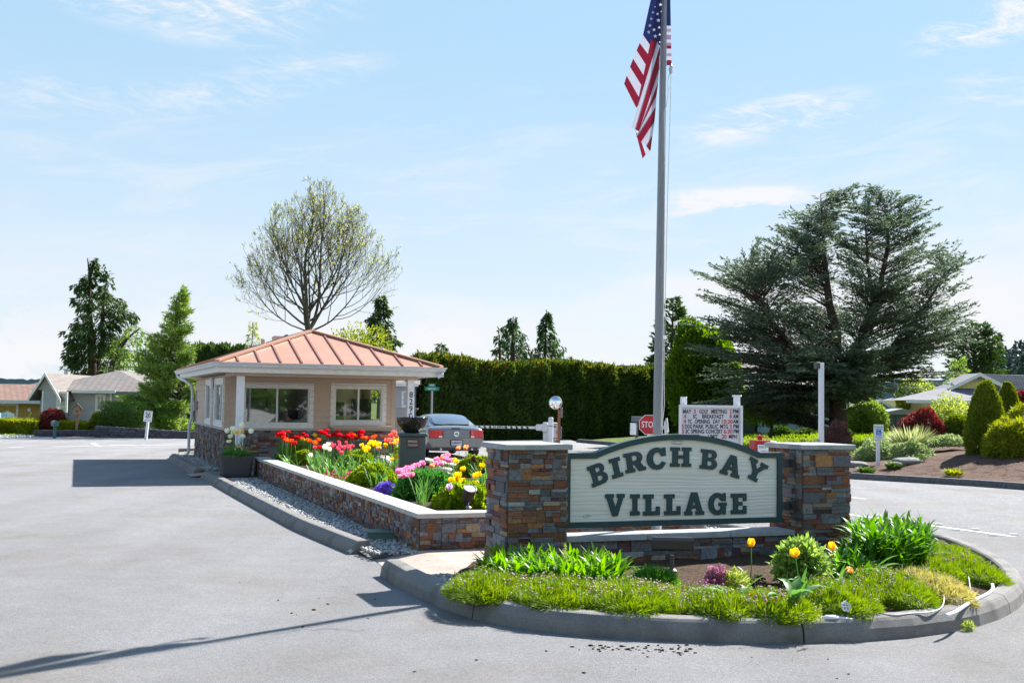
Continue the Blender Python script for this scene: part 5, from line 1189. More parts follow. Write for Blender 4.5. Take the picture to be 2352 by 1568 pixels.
# ================================================================== lamps and fittings in the beds
t = thing('flood_lamp', 'long black bar flood lamp on a short stem in front of the low wall', 'lamp', gp(1543, 1340, .17), 0)
zc = .37; mb = MB()
mb.M = Matrix.Translation((0, -.02, zc)); v = []; prof = [(-.05, .055), (-.075, .03), (-.075, -.045), (-.06, -.06), (.05, -.05), (.065, .0), (.04, .055)]
M_lamp = mat('lamp_black', (.018, .017, .02), rough=.3)
n = len(prof); v = [(-.185, y, z) for y, z in prof] + [(.185, y, z) for y, z in prof]
mb.add(v, [tuple(range(n)), tuple(range(2 * n - 1, n - 1, -1))] + [(i, n + i, n + (i + 1) % n, (i + 1) % n) for i in range(n)]); mb.build('head', M_lamp, t)
mb = MB(); mb.tube([(0, 0, -.05), (0, 0, .05), (0, 0, .26)], [.022, .022, .018], 10); mb.lathe([(.0, .1), (.045, .1), (.05, .12), (.028, .14), (0, .141)], n=14); mb.lathe([(.0, .285), (.03, .29), (.03, .32), (0, .325)], n=10); mb.build('stem', M_darkmetal, t, smooth=False)
sp_ = gp(1073, 1168, .42)
t = thing('spot_lamp', 'dark bullet shaped spot lamp tilted upwards in the near corner of the flower bed', 'lamp', sp_, 0)
mb = MB(); mb.M = Matrix.Translation((0, 0, .12)) @ Matrix.Rotation(R(14), 4, 'Y') @ Matrix.Rotation(R(28), 4, 'X')
mb.lathe([(.0, -.09), (.03, -.085), (.05, -.05), (.075, .06), (.088, .15), (.092, .16), (.092, .175), (.08, .175), (.075, .165), (0, .16)], n=24); mb.build('housing', M_darkmetal, t, smooth=True)
mb = MB(); mb.M = Matrix.Translation((0, 0, .12)) @ Matrix.Rotation(R(14), 4, 'Y') @ Matrix.Rotation(R(28), 4, 'X'); mb.lathe([(0, .169), (.072, .168), (.072, .172), (0, .173)], n=20); mb.build('lens', mat('lamp_lens', (.6, .65, .7), rough=.1), t)
mb = MB(); mb.tube([(0, 0, -.03), (0, 0, .04)], .018, 8); mb.lathe([(0, -.01), (.03, 0), (.035, .02), (.02, .035), (0, .04)], .02, -.01, 10); mb.build('knuckle', M_steel, t)
vb = gp(882, 1232, .10)
t = thing('valve_box', 'green rectangular utility box lid standing in the pebbles near the wall corner', 'utility box', vb, A21 * .3)
M_vb = mat('box_green', (.075, .125, .10), (.10, .16, .13), 30, .6)
mb = MB(); mb.prism([(-.2, -.14), (.2, -.14), (.2, .16), (-.2, .16)], -.04, .055); mb.build('box', M_vb, t); mb = MB(); mb.bbox(-.215, .215, -.155, .175, .056, .078, .006); mb.build('lid', M_vb, t)
t = thing('water_pipe', 'white plastic elbow pipe at the edge of the grassy thrift', 'pipe', gp(1905, 1436, .11), 0)
M_pvc = mat('white_pvc', (.75, .76, .78), rough=.35)
mb = MB(); mb.tube([(-.045, 0, -.06), (-.045, 0, .03), (-.038, .004, .052), (-.018, .006, .06), (.07, .02, .058)], .021, 10); mb.tube([(-.045, 0, -.05), (-.045, 0, .02)], .026, 10); mb.tube([(.03, .014, .059), (.14, .03, .045), (.22, .035, .03)], .017, 10); mb.build('elbow', M_pvc, t, smooth=True)
t2 = thing('garden_valve', 'little white wheel handle on a stem beside the white elbow pipe', 'valve', gp(1943, 1432, .11), 0)
mb = MB(); mb.tube([(0, 0, 0), (0, 0, .12)], .008, 6); mb.build('stem', M_darkmetal, t2)
mb = MB(); mb.M = Matrix.Translation((0, 0, .135)) @ Matrix.Rotation(R(60), 4, 'X') @ Matrix.Rotation(R(15), 4, 'Y'); mb.tube([(.034 * (1 + .12 * math.sin(5 * a)) * math.cos(a), .034 * (1 + .12 * math.sin(5 * a)) * math.sin(a), 0) for a in [i * .157 for i in range(41)]], .008, 6); mb.tube([(-.03, 0, 0), (.03, 0, 0)], .006, 5); mb.tube([(0, -.03, 0), (0, .03, 0)], .006, 5); mb.build('handle', M_pvc, t2)
def smooth_path(P, n=6):
    P = [Vector(p) for p in P]; out = []
    for i in range(len(P) - 1):
        a, b, c, d = P[max(i - 1, 0)], P[i], P[i + 1], P[min(i + 2, len(P) - 1)]
        for k in range(n):
            t = k / n; out.append(0.5 * ((2 * b) + (c - a) * t + (2 * a - 5 * b + 4 * c - d) * t * t + (3 * b - a - 3 * c + d) * t ** 3))
    return out + [P[-1]]
o = MB(); P = [gp(x, y, .165) for x, y in ((2172, 1416), (2195, 1407), (2213, 1395), (2240, 1379), (2266, 1367), (2280, 1355), (2279, 1344))]; o.tube(smooth_path([p + Vector((0, 0, .01)) for p in P]), .016, 8); o = o.build('irrigation_pipe', M_pvc, None, smooth=True); tag(o, 'thick white irrigation pipe curving along the kerb at the right of the island', 'pipe')
M_tube = mat('grey_tube', (.5, .5, .47), rough=.5)
o = MB(); P = [(2013, 1414, .03), (2047, 1420, .03), (2098, 1416, .03), (2138, 1413, .03), (2163, 1405, .04), (2168, 1387, .07), (2155, 1374, .09), (2143, 1370, .07)]; o.tube(smooth_path([gp(x, y, .14) + Vector((0, 0, z)) for x, y, z in P]), .006, 6); o = o.build('drip_tube', M_tube, None, smooth=True); tag(o, 'thin grey drip tube looping out of the thrift between the pipes', 'tube', 'drip tubes')
o = MB(); P = [(2222, 1322, .06), (2226, 1345, .06), (2232, 1362, .02), (2262, 1370, 0)]; o.tube(smooth_path([gp(x, y, .14) + Vector((0, 0, z)) for x, y, z in P]), .005, 6); o = o.build('drip_tube', M_tube, None, smooth=True); tag(o, 'short pale drip tube hanging over the rightmost thrift mound', 'tube', 'drip tubes')

# raised reflectors along the lane line
M_dot = mat('marker_ceramic', (.72, .70, .55), rough=.4)
pts = [(2036, 1193, 'first'), (2078, 1211, ''), (2090, 1194, ''), (2137, 1207, ''), (2195, 1221, ''), (2203, 1204, ''), (2263, 1217, ''), (2317, 1229, ''), (2245, 1238, '')]
zoom_pts = [(1352, 48), (1436, 82), (1556, 78), (1650, 112), (1774, 108), (1892, 146), (2020, 142), (2142, 182), (2280, 178)]
names = ['pale raised lane marker nearest to the right pillar on the far side of the line', 'pale raised lane marker nearest to the right pillar on the near side of the line', 'second lane marker from the right pillar on the far side of the line', 'second lane marker from the right pillar on the near side of the line', 'middle lane marker on the far side of the white line', 'third lane marker from the right pillar on the near side of the line', 'second lane marker from the right end on the far side of the line', 'lane marker at the near end of the line, below its right end', 'rightmost raised lane marker at the end of the white line']
dproto = None
for (zx_, zy_), nm in zip(zoom_pts, names):
    p = gp((2400 + zx_ * .5204) / 1.5408, (1800 + zy_ * .5204) / 1.5408, 0)
    if dproto is None:
        mb = MB(); mb.add([(-.06, -.05, 0), (.06, -.05, 0), (.06, .05, 0), (-.06, .05, 0), (-.045, -.025, .02), (.045, -.025, .02), (.045, .025, .02), (-.045, .025, .02)], [(4, 5, 6, 7), (0, 1, 5, 4), (1, 2, 6, 5), (2, 3, 7, 6), (3, 0, 4, 7)])
        dproto = mb.build('road_marker', M_dot); o = dproto
    else: o = dproto.copy(); col.objects.link(o)
    o.location = p + Vector((0, 0, .004)); o.rotation_euler = (0, 0, R(-20)); tag(o, nm, 'road marker', 'raised markers along the white lane line')

# ================================================================== left side small things
mp_ = at(125, 1005, 47.4); mp_.z = 0
t = thing('mailbox', 'dark green mailbox on a post beside the left driveway', 'mailbox', mp_, R(35))
M_mb = mat('mailbox_green', (.03, .12, .11), rough=.4); zt_ = at(125, 965, 47.4).z
mb = MB(); r_ = .10; mb.M = Matrix.Translation((0, 0, zt_ - r_)); pr = [(-r_, -.14), (r_, -.14)] + [(r_ * math.cos(a), r_ * math.sin(a)) for a in [i * math.pi / 8 for i in range(9)]]; mb.prismy(pr, -.27, .27); mb.build('box', M_mb, t)
mb = MB(); mb.bbox(-.055, .055, -.055, .055, 0, zt_ - .245, .006); mb.build('post', M_mb, t); mb = MB(); mb.box(.105, .115, -.05, -.02, zt_ - .12, zt_ - .02); mb.build('flag', M_red, t)
bp2 = at(176, 988, 50.2); bp2.z = 0.1
t = thing('birdhouse', 'brown wooden birdhouse with steep roof on a tall post in front of the grey house', 'birdhouse', bp2, R(15))
zt_ = at(176, 927, 50.2).z - .1; zb_ = at(176, 952, 50.2).z - .1
mb = MB(); mb.prismy([(-.15, zb_), (.15, zb_), (.15, zb_ + .26), (0, zt_ - .05), (-.15, zb_ + .26)], -.15, .15); bd = mb.build('house_body', M_wood, t)
mb = MB(); mb.M = Matrix.Translation((0, -.152, zb_ + .16)) @ Matrix.Rotation(R(90), 4, 'X'); mb.lathe([(0, 0), (.04, 0), (.04, .004), (0, .004)], n=12); mb.build('entrance', M_black, bd)
for s in (-1, 1):
    mb = MB(); mb.add([(0, -.2, zt_), (s * .23, -.2, zb_ + .22), (s * .23, .2, zb_ + .22), (0, .2, zt_), (0, -.2, zt_ + .03), (s * .25, -.2, zb_ + .24), (s * .25, .2, zb_ + .24), (0, .2, zt_ + .03)], [(0, 1, 2, 3), (4, 5, 6, 7), (0, 1, 5, 4), (3, 2, 6, 7), (1, 2, 6, 5)]); mb.build('roof', M_wood, t)
mb = MB(); mb.bbox(-.19, .19, -.19, .19, zb_ - .03, zb_ - .002, .004); mb.build('tray', M_wood, t)
mb = MB(); mb.bbox(-.05, .05, -.05, .05, -.2, zb_ - .032, .006); mb.build('post', M_wood, t)
def chair(px, py, Y, c, rz, label):
    p = at(px, py, Y); t = thing('garden_chair', label, 'chair', (p.x, p.y, -.04), R(rz), 'slatted garden chairs on the lawn'); m = mat('chair_paint', c, rough=.5)
    mb = MB()
    for i in range(5): x = -.24 + i * .12; mb.add([(x - .05, .30, .42), (x + .05, .30, .42), (x + .055, .62, 1.05 - abs(i - 2) * .05), (x - .055, .62, 1.05 - abs(i - 2) * .05), (x - .05, .32, .42), (x + .05, .32, .42), (x + .055, .64, 1.05 - abs(i - 2) * .05), (x - .055, .64, 1.05 - abs(i - 2) * .05)], [(0, 1, 2, 3), (7, 6, 5, 4), (0, 3, 7, 4), (1, 5, 6, 2), (3, 2, 6, 7)])
    mb.build('backrest', m, t); mb = MB(); mb.add([(-.28, -.3, .40), (.28, -.3, .40), (.28, .32, .30), (-.28, .32, .30), (-.28, -.3, .43), (.28, -.3, .43), (.28, .32, .33), (-.28, .32, .33)], [(0, 1, 2, 3), (4, 5, 6, 7), (0, 1, 5, 4), (1, 2, 6, 5), (3, 0, 4, 7)]); mb.build('seat', m, t)
    for s in (-1, 1):
        mb = MB(); mb.bbox(s * .36 - .05, s * .36 + .05, -.35, .45, .56, .585, .004); mb.build('armrest', m, t)
        mb = MB(); mb.box(s * .33 - .02, s * .33 + .02, -.34, -.25, 0, .558); mb.build('leg', m, t); mb = MB(); mb.box(s * .33 - .02, s * .33 + .02, .35, .44, 0, .558); mb.build('leg', m, t)
chair(10, 955, 53.5, (.02, .28, .62), 60, 'bright blue slatted garden chair at the far left lawn'); chair(19, 955, 54.2, (.6, .68, .72), 200, 'pale slatted garden chair just right of the bright blue chair')
chair(38, 957, 54, (.22, .3, .05), -70, 'olive green slatted garden chair between the pale and the black chairs'); chair(78, 957, 53.6, (.03, .035, .05), -80, 'black slatted garden chair beside the red barberry bush')
# ================================================================== leaf materials
F_cedar = foliage('cedar_needles', (0.045, 0.078, 0.048), (0.140, 0.190, 0.110), .33, nscale=.5)
F_dark = foliage('dark_needles', (0.018, 0.050, 0.014), (0.070, 0.130, 0.025), .25, nscale=.6)
F_mid = foliage('mid_needles', (0.025, 0.07, 0.02), (0.07, 0.14, 0.035), .25, nscale=.6)
F_pine = foliage('pine_needles', (0.085, 0.175, 0.035), (0.30, 0.41, 0.08), .35, nscale=.7)
F_maple = foliage('maple_leaves', (0.035, 0.10, 0.008), (0.14, 0.225, 0.014), .5, nscale=.8)
F_young = foliage('young_leaves', (0.22, 0.27, 0.06), (0.42, 0.44, 0.14), .45, nscale=1)
F_hedge = foliage('hedge_leaves', (0.020, 0.060, 0.012), (0.075, 0.120, 0.018), .28, nscale=.8)
F_gold = foliage('golden_leaves', (0.11, 0.155, 0.012), (0.32, 0.34, 0.03), .4, nscale=2)
F_box = foliage('boxwood_leaves', (0.035, 0.09, 0.015), (0.11, 0.20, 0.03), .25, nscale=2)
F_htop = foliage('hedge_tip_leaves', (0.045, 0.075, 0.010), (0.20, 0.17, 0.018), .35, nscale=1)  # yellow-olive tips: new growth, with some sunlight put into the colour
F_rhodo = foliage('rhododendron_leaves', (0.09, 0.17, 0.03), (0.32, 0.42, 0.09), .3, rough=.4, nscale=1.5)
F_redl = foliage('barberry_leaves', (0.10, 0.020, 0.018), (0.25, 0.060, 0.045), .35, nscale=3)
F_lime = foliage('lime_leaves', (0.17, 0.25, 0.03), (0.42, 0.48, 0.12), .45, nscale=2)
F_yew = foliage('arborvitae_leaves', (0.07, 0.13, 0.012), (0.20, 0.24, 0.02), .3, nscale=2.5)
F_rust = foliage('rusty_twigs', (0.12, 0.06, 0.05), (0.32, 0.16, 0.14), .3, nscale=3)
F_cover = foliage('ground_cover', (0.10, 0.19, 0.04), (0.42, 0.48, 0.24), .3, nscale=3)
F_ograss = foliage('ornamental_grass', (0.14, 0.20, 0.06), (0.42, 0.44, 0.22), .4, nscale=3)
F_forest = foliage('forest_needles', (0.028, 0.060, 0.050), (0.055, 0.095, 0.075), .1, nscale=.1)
M_barkt = mat('tree_bark', (0.050, 0.036, 0.030), (0.105, 0.075, 0.06), 10, 0.95, bump=.8, bscale=14, stretch=(3, 3, .6), spec=.1)
M_barkg = mat('grey_bark', (0.060, 0.055, 0.042), (0.11, 0.10, 0.075), 10, 0.95, bump=.6, bscale=20, stretch=(3, 3, .6), spec=.1)

# ================================================================== tree builders
def conifer(base, H, sil, leaders, rng, crown, trunk, nb=150, z0=0.12, slope=0.25, droop=0.22, tw=0.30, cl=0.22, cw=0.05, dens=1.0, ysq=0.85, trunk_r=0.22, hang=0.25, sprig=3, tuft=False, qmin=None, thick=1.0, limbs=0):
    """base (x,y,z); sil(zf)->(left,right) half widths; leaders = list of [(x,y,z)...] polylines; returns nothing, builds crown and trunk meshes as children"""
    crown_acc = Acc(); tr = Acc(); B0 = np.array(base)
    for ld_ in leaders:
        P = np.array([p[:3] for p in ld_], float); r = np.array([p[3] for p in ld_]); V, Fc = segs(P[:-1], P[1:], r[:-1], r[1:], 8); tr.add(V, Fc)
    LD = [np.array([p[:3] for p in l], float) for l in leaders]
    CP, CU, CL, CW = [], [], [], []; s0, s1, r0, r1 = [], [], [], []
    for b in range(nb):
        zf = z0 + (1 - z0) * (1 - (1 - (b + rng.random()) / nb) ** 1.25) if False else z0 + (1 - z0) * ((b + rng.random()) / nb) ** 0.92
        az = rng.random() * 2 * math.pi; l_, r_ = sil(min(zf, 1)); cx = (r_ - l_) / 2; hw = (r_ + l_) / 2
        ex = cx + hw * math.cos(az) ; ey = hw * ysq * math.sin(az); q = .72 + .28 * rng.random() if rng.random() < .8 else .5 + .3 * rng.random()
        if limbs:
            if b == 0: LM = [(z0 + (1 - z0) * ((i + rng.random()) / limbs) ** 1.08, rng.random() * 6.283, rng.uniform(.72, 1.12)) for i in range(limbs)]
            lm = LM[b % limbs]; zf = min(1, lm[0] + rng.normal(0, .012)); az = lm[1] + rng.normal(0, .16); l_, r_ = sil(zf); cx = (r_ - l_) / 2; hw = (r_ + l_) / 2; ex = cx + hw * math.cos(az); ey = hw * ysq * math.sin(az); qq = .35 + .65 * rng.random() ** .7; q = lm[2] * qq; zf -= .09 * (1 - qq)
        q = q if qmin is None or limbs else qmin + (1 - qmin) * rng.random() ** .6
        tip = np.array([ex * q, ey * q, zf * H])
        ld_ = LD[rng.integers(len(LD))]; best = None
        # nearest leader point somewhat below the tip
        for L_ in LD:
            hz_ = np.hypot(L_[:, 0] - tip[0], L_[:, 1] - tip[1]); tz = tip[2] - slope * hz_.min() + 0.0
            zc_ = np.clip(tz, L_[0, 2], L_[-1, 2]); p = np.array([np.interp(zc_, L_[:, 2], L_[:, k]) for k in range(3)])
            d = np.linalg.norm((p - tip) * (1, 1, 1.8))
            if best is None or d < best[0]: best = (d, p)
        st = best[1]; Lb = np.linalg.norm(tip - st)
        if Lb < .05: continue
        n = max(4, int(Lb / .35)); u = np.linspace(0, 1, n + 1)[:, None]
        path = st + (tip - st) * u; path[:, 2] += Lb * droop * np.sin(np.pi * u[:, 0]) ** 1.0 * (.6 + .5 * rng.random())
        path[:, :2] += rng.normal(0, .04 * Lb, 2) * np.sin(np.pi * u)
        rr = thick * max(.008, .028 * Lb * .5) * (1 - .85 * u[:, 0]); s0.append(path[:-1]); s1.append(path[1:]); r0.append(rr[:-1]); r1.append(rr[1:])
        # twigs
        nt = max(3, int(Lb * 7 * dens)); tu = .22 + .78 * rng.random(nt) ** .8; fi = tu * n; ii = np.minimum(fi.astype(int), n - 1); fr = (fi - ii)[:, None]
        tp = path[ii] * (1 - fr) + path[ii + 1] * fr; td = unit(path[ii + 1] - path[ii]); sd = np.stack([-td[:, 1], td[:, 0], np.zeros(nt)], 1) * np.where(rng.random(nt) < .5, 1, -1)[:, None]
        dirn = unit(td * (.5 + .5 * rng.random((nt, 1))) + sd * (.4 + .8 * rng.random((nt, 1))) + rng.normal(0, .12, (nt, 3)))
        tl = Lb * tw * (1.05 - tu) * (.6 + .8 * rng.random(nt)) + .12
        m = sprig
        for k in range(m):
            f = (k + rng.random(nt)) / m; pp = tp + dirn * (tl * f)[:, None]; pp[:, 2] -= hang * tl * f ** 2
            dd = dirn.copy(); dd[:, 2] -= 2 * hang * f; dd = dd + rng.normal(0, .25 if not tuft else .8, (nt, 3)); CP.append(pp); CU.append(dd); CL.append(cl * (.6 + .8 * rng.random(nt))); CW.append(cw * (.7 + .6 * rng.random(nt)))
    s0, s1, r0, r1 = map(np.concatenate, (s0, s1, r0, r1)); V, Fc = segs(s0, s1, r0, r1, 4); tr.add(V, Fc)
    V, Fc = cards(rng, np.concatenate(CP), np.concatenate(CU), np.concatenate(CL), np.concatenate(CW)); crown_acc.add(V, Fc)
    return crown_acc, tr
def interp_sil(tab):
    z = [t[0] for t in tab]; l = [t[1] for t in tab]; r = [t[2] for t in tab]
    return lambda f: (float(np.interp(f, z, l)), float(np.interp(f, z, r)))
def place_tree(name, label, cat, px, Y, zbase, build, group=None):
    p = at(px, 900, Y); t = thing(name, label, cat, (p.x, Y, zbase), 0, group); return t
def tree_from_px(name, label, px, Y, zbase, ytop, tab, crown_mat, seed, leaders=None, group=None, cat='tree', bark=M_barkt, tr=.2, **kw):
    """tab rows: (y pixel, left px extent, right px extent) measured from trunk px"""
    p = at(px, 900, Y); k = Y / 2600.0; zt = at(px, ytop, Y).z; H = zt - zbase
    rows = sorted([((at(px, y, Y).z - zbase) / H, l * k, r * k) for y, l, r in tab])
    t = thing(name, label, cat, (p.x, Y, zbase), 0, group); rng = np.random.default_rng(seed)
    if leaders is None: leaders = [[(0, 0, 0, tr), (0.02 * H * .3, 0, H * .3, tr * .8), (-.01 * H, 0, H * .6, tr * .5), (0, 0, H, .015)]]
    else: leaders = [[((x - px) * k, yy, at(px, y, Y).z - zbase, r_) for x, y, yy, r_ in l] for l in leaders]
    a, b = conifer((0, 0, 0), H, interp_sil(rows), leaders, rng, None, None, z0=rows[0][0], **kw)
    a.build('crown', crown_mat, t); b.build('trunk', bark, t); return t

# big atlas cedar on the right
tree_from_px('cedar_tree', 'huge spreading blue green cedar over the pale blue house', 1925, 45, .74, 430,
    [(938, 325, -190), (926, 345, -120), (918, 350, 20), (905, 355, 130), (893, 355, 205), (875, 358, 245), (850, 372, 280), (800, 372, 325), (740, 345, 320), (700, 360, 325), (650, 345, 300), (610, 340, 310), (580, 280, 310), (545, 235, 230), (510, 160, 250), (480, 110, 230), (455, 60, 200), (435, 12, 170)],
    F_cedar, 21, leaders=[[(1925, 1000, 0, .38), (1925, 940, 0, .34), (1918, 850, 0, .27), (1920, 760, 0, .22), (1905, 700, 0, .16), (1896, 600, .1, .10), (1886, 445, .1, .012)],
                          [(1922, 860, 0, .2), (1975, 800, .3, .19), (2010, 740, .4, .17), (2030, 660, .5, .12), (2050, 560, .5, .08), (2048, 452, .5, .012)],
                          [(1920, 870, 0, .16), (1960, 790, -.6, .12), (1990, 700, -.9, .10), (1975, 610, -1, .06), (1970, 520, -1, .02)],
                          [(1920, 900, 0, .14), (1830, 820, -.5, .12), (1760, 740, -.8, .08), (1715, 665, -.8, .03)],
                          [(1930, 880, 0, .14), (2060, 790, .5, .10), (2140, 700, .8, .07), (2190, 620, .8, .03)]],
    nb=2150, slope=.5, droop=.03, tw=.20, cl=.14, cw=.045, dens=1.35, hang=.04, sprig=4, ysq=.75, qmin=.35, thick=.6, limbs=210)
# left hemlock pair
tree_from_px('hemlock_tree', 'tall dark hemlock rising behind the grey house roof, left of the bright pine', 214, 82, -.8, 592,
    [(862, 60, 60), (830, 75, 110), (790, 85, 128), (760, 95, 120), (740, 110, 92), (715, 100, 85), (700, 92, 88), (672, 70, 60), (655, 60, 45), (640, 40, 40), (625, 28, 28), (605, 22, 10), (595, 8, 4)],
    F_dark, 31, leaders=[[(212, 890, 0, .35), (208, 800, 0, .30), (196, 700, 0, .2), (198, 640, 0, .1), (190, 593, 0, .03)], [(205, 890, .4, .25), (226, 780, .5, .2), (224, 700, .5, .12), (232, 625, .5, .03)]],
    nb=420, slope=-.05, droop=.12, tw=.30, cl=.36, cw=.11, dens=.6, hang=.7, sprig=4, limbs=60, thick=.7)
tree_from_px('hemlock_tree', 'lower yellow green hemlock with a leaning trunk between dark hemlock and pine', 292, 79, -.8, 752,
    [(862, 50, 60), (830, 60, 70), (800, 50, 62), (780, 30, 55), (765, 15, 48)], F_pine, 32, leaders=[[(248, 890, 0, .22), (258, 820, 0, .18), (290, 775, 0, .1), (318, 752, 0, .04)]], nb=60, slope=-.05, droop=.2, cl=.4, cw=.11, dens=.55, hang=.7)
# bright pine in front of them
tree_from_px('pine_tree', 'bright green young pine with an open dark top beside the gatehouse', 410, 55, -.2, 658,
    [(990, 85, 50), (960, 120, 48), (920, 125, 55), (880, 112, 58), (850, 95, 55), (820, 100, 52), (790, 92, 64), (768, 78, 42), (745, 50, 30), (720, 48, 26), (690, 22, 20), (668, 10, 8), (660, 3, 3)],
    F_pine, 33, limbs=80, nb=620, slope=.5, droop=.04, tw=.28, cl=.24, cw=.045, dens=1.3, hang=-.05, qmin=.4, sprig=6, tuft=True, tr=.12)
# spruces and others behind the hedge, gatehouse
tree_from_px('fir_tree', 'narrow dark fir behind the gatehouse roof, right of the bare tree', 872, 70, 0, 674,
    [(900, 45, 70), (840, 50, 70), (800, 44, 62), (770, 38, 48), (740, 40, 30), (710, 25, 22), (690, 16, 14), (677, 6, 6)], F_dark, 34, limbs=70, nb=480, slope=-.2, droop=.1, tw=.34, cl=.30, cw=.10, dens=.9, hang=.4)
tree_from_px('fir_tree', 'tiny dark fir tip poking over the tall hedge next to the gatehouse eave', 1013, 75, 0, 789, [(860, 18, 18), (820, 20, 18), (800, 10, 9)], F_dark, 35, nb=60, slope=-.1, cl=.3, cw=.10, dens=.9)
tree_from_px('deodar_tree', 'drooping two topped conifer over the hedge, left of the pair', 1175, 72, 0, 725,
    [(850, 60, 60), (825, 58, 66), (800, 52, 52), (782, 50, 42), (765, 38, 44), (755, 26, 30), (740, 14, 14), (728, 4, 8)], F_mid, 36, leaders=[[(1176, 900, 0, .2), (1176, 800, 0, .14), (1176, 726, 0, .02)], [(1150, 900, .3, .12), (1146, 800, .3, .08), (1143, 765, .3, .02)]], nb=260, limbs=36, thick=.7, slope=.02, droop=.12, cl=.30, cw=.085, dens=.6, hang=.9, sprig=3)
tree_from_px('deodar_tree', 'taller drooping conifer with crooked tip, right of the two over the hedge', 1253, 72, 0, 710,
    [(850, 50, 60), (820, 45, 52), (800, 40, 44), (785, 34, 50), (765, 24, 26), (750, 20, 18), (735, 14, 12), (715, 5, 6)], F_mid, 37, nb=280, limbs=38, thick=.7, slope=.02, droop=.12, cl=.30, cw=.085, dens=.6, hang=.9, sprig=3)
tree_from_px('cypress_tree', 'dark column cypress right behind the flagpole', 1545, 66, 0, 686,
    [(900, 62, 70), (850, 68, 70), (800, 56, 60), (760, 44, 48), (730, 32, 36), (705, 18, 22), (690, 6, 6)], F_dark, 38, nb=190, slope=.8, droop=.02, tw=.3, cl=.32, cw=.11, dens=1.2, hang=.1)
tree_from_px('round_pine_tree', 'dark rounded pine at the right, behind the yellow house', 2240, 78, .3, 741,
    [(900, 60, 60), (860, 70, 68), (820, 72, 66), (790, 66, 60), (765, 50, 50), (748, 26, 30)], F_dark, 39, nb=220, slope=.6, droop=.05, tw=.3, cl=.30, cw=.10, dens=1.1, hang=.1)
tree_from_px('small_pine_tree', 'small olive green pine in front of the dark rounded pine', 2203, 70, .3, 822,
    [(915, 34, 34), (880, 32, 32), (850, 22, 24), (832, 10, 12)], F_pine, 40, nb=90, slope=.6, droop=.03, cl=.26, cw=.07, dens=1, hang=0)
tree_from_px('tall_fir_tree', 'thin far fir tip just right of the dark rounded pine', 2292, 95, .3, 765, [(880, 20, 22), (830, 14, 15), (800, 9, 9), (775, 4, 4)], F_forest, 41, nb=80, slope=-.1, cl=.4, cw=.13, dens=.8)
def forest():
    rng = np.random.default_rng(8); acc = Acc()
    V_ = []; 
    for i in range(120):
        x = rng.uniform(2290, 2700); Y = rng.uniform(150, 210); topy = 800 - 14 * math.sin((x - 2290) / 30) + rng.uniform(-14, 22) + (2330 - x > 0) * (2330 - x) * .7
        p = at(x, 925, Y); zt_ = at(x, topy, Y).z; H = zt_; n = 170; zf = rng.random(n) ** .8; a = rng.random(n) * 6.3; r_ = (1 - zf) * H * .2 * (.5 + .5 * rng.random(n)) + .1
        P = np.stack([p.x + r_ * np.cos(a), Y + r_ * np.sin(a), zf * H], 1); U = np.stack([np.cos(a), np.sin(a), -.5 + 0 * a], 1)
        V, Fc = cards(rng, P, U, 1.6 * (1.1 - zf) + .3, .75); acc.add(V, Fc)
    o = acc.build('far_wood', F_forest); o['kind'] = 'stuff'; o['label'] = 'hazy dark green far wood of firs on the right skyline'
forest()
def ridge(name, xs, Y, tops, label, m):
    """distant wooded hill built as a solid with depth"""
    rng = np.random.default_rng(len(name)); pts = []
    V = []; n = 160; x = np.linspace(xs[0], xs[1], n); t = np.interp(x, *zip(*tops)) + rng.uniform(-2.2, 1.2, n)
    for i in range(n):
        p = at(x[i], t[i], Y); V += [(p.x, Y, -3), (p.x, Y, p.z), (p.x * 1.15, Y * 1.15, p.z * .9), (p.x * 1.3, Y * 1.3, -3)]
    Fq = []
    for i in range(n - 1):
        for j in range(3): Fq.append((i * 4 + j, (i + 1) * 4 + j, (i + 1) * 4 + j + 1, i * 4 + j + 1))
    struct(npmesh(name, V, [np.array(Fq)[:, ::-1]], m))
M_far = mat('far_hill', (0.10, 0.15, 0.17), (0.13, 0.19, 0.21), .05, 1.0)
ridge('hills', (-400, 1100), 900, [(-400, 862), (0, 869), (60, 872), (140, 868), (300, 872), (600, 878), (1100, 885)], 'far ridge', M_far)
ridge('hills', (1080, 3200), 800, [(1080, 890), (1350, 845), (1440, 838), (1520, 845), (1700, 868), (2000, 880), (2200, 870), (2290, 822), (2352, 800), (2500, 810), (3200, 850)], 'far ridge', M_far)

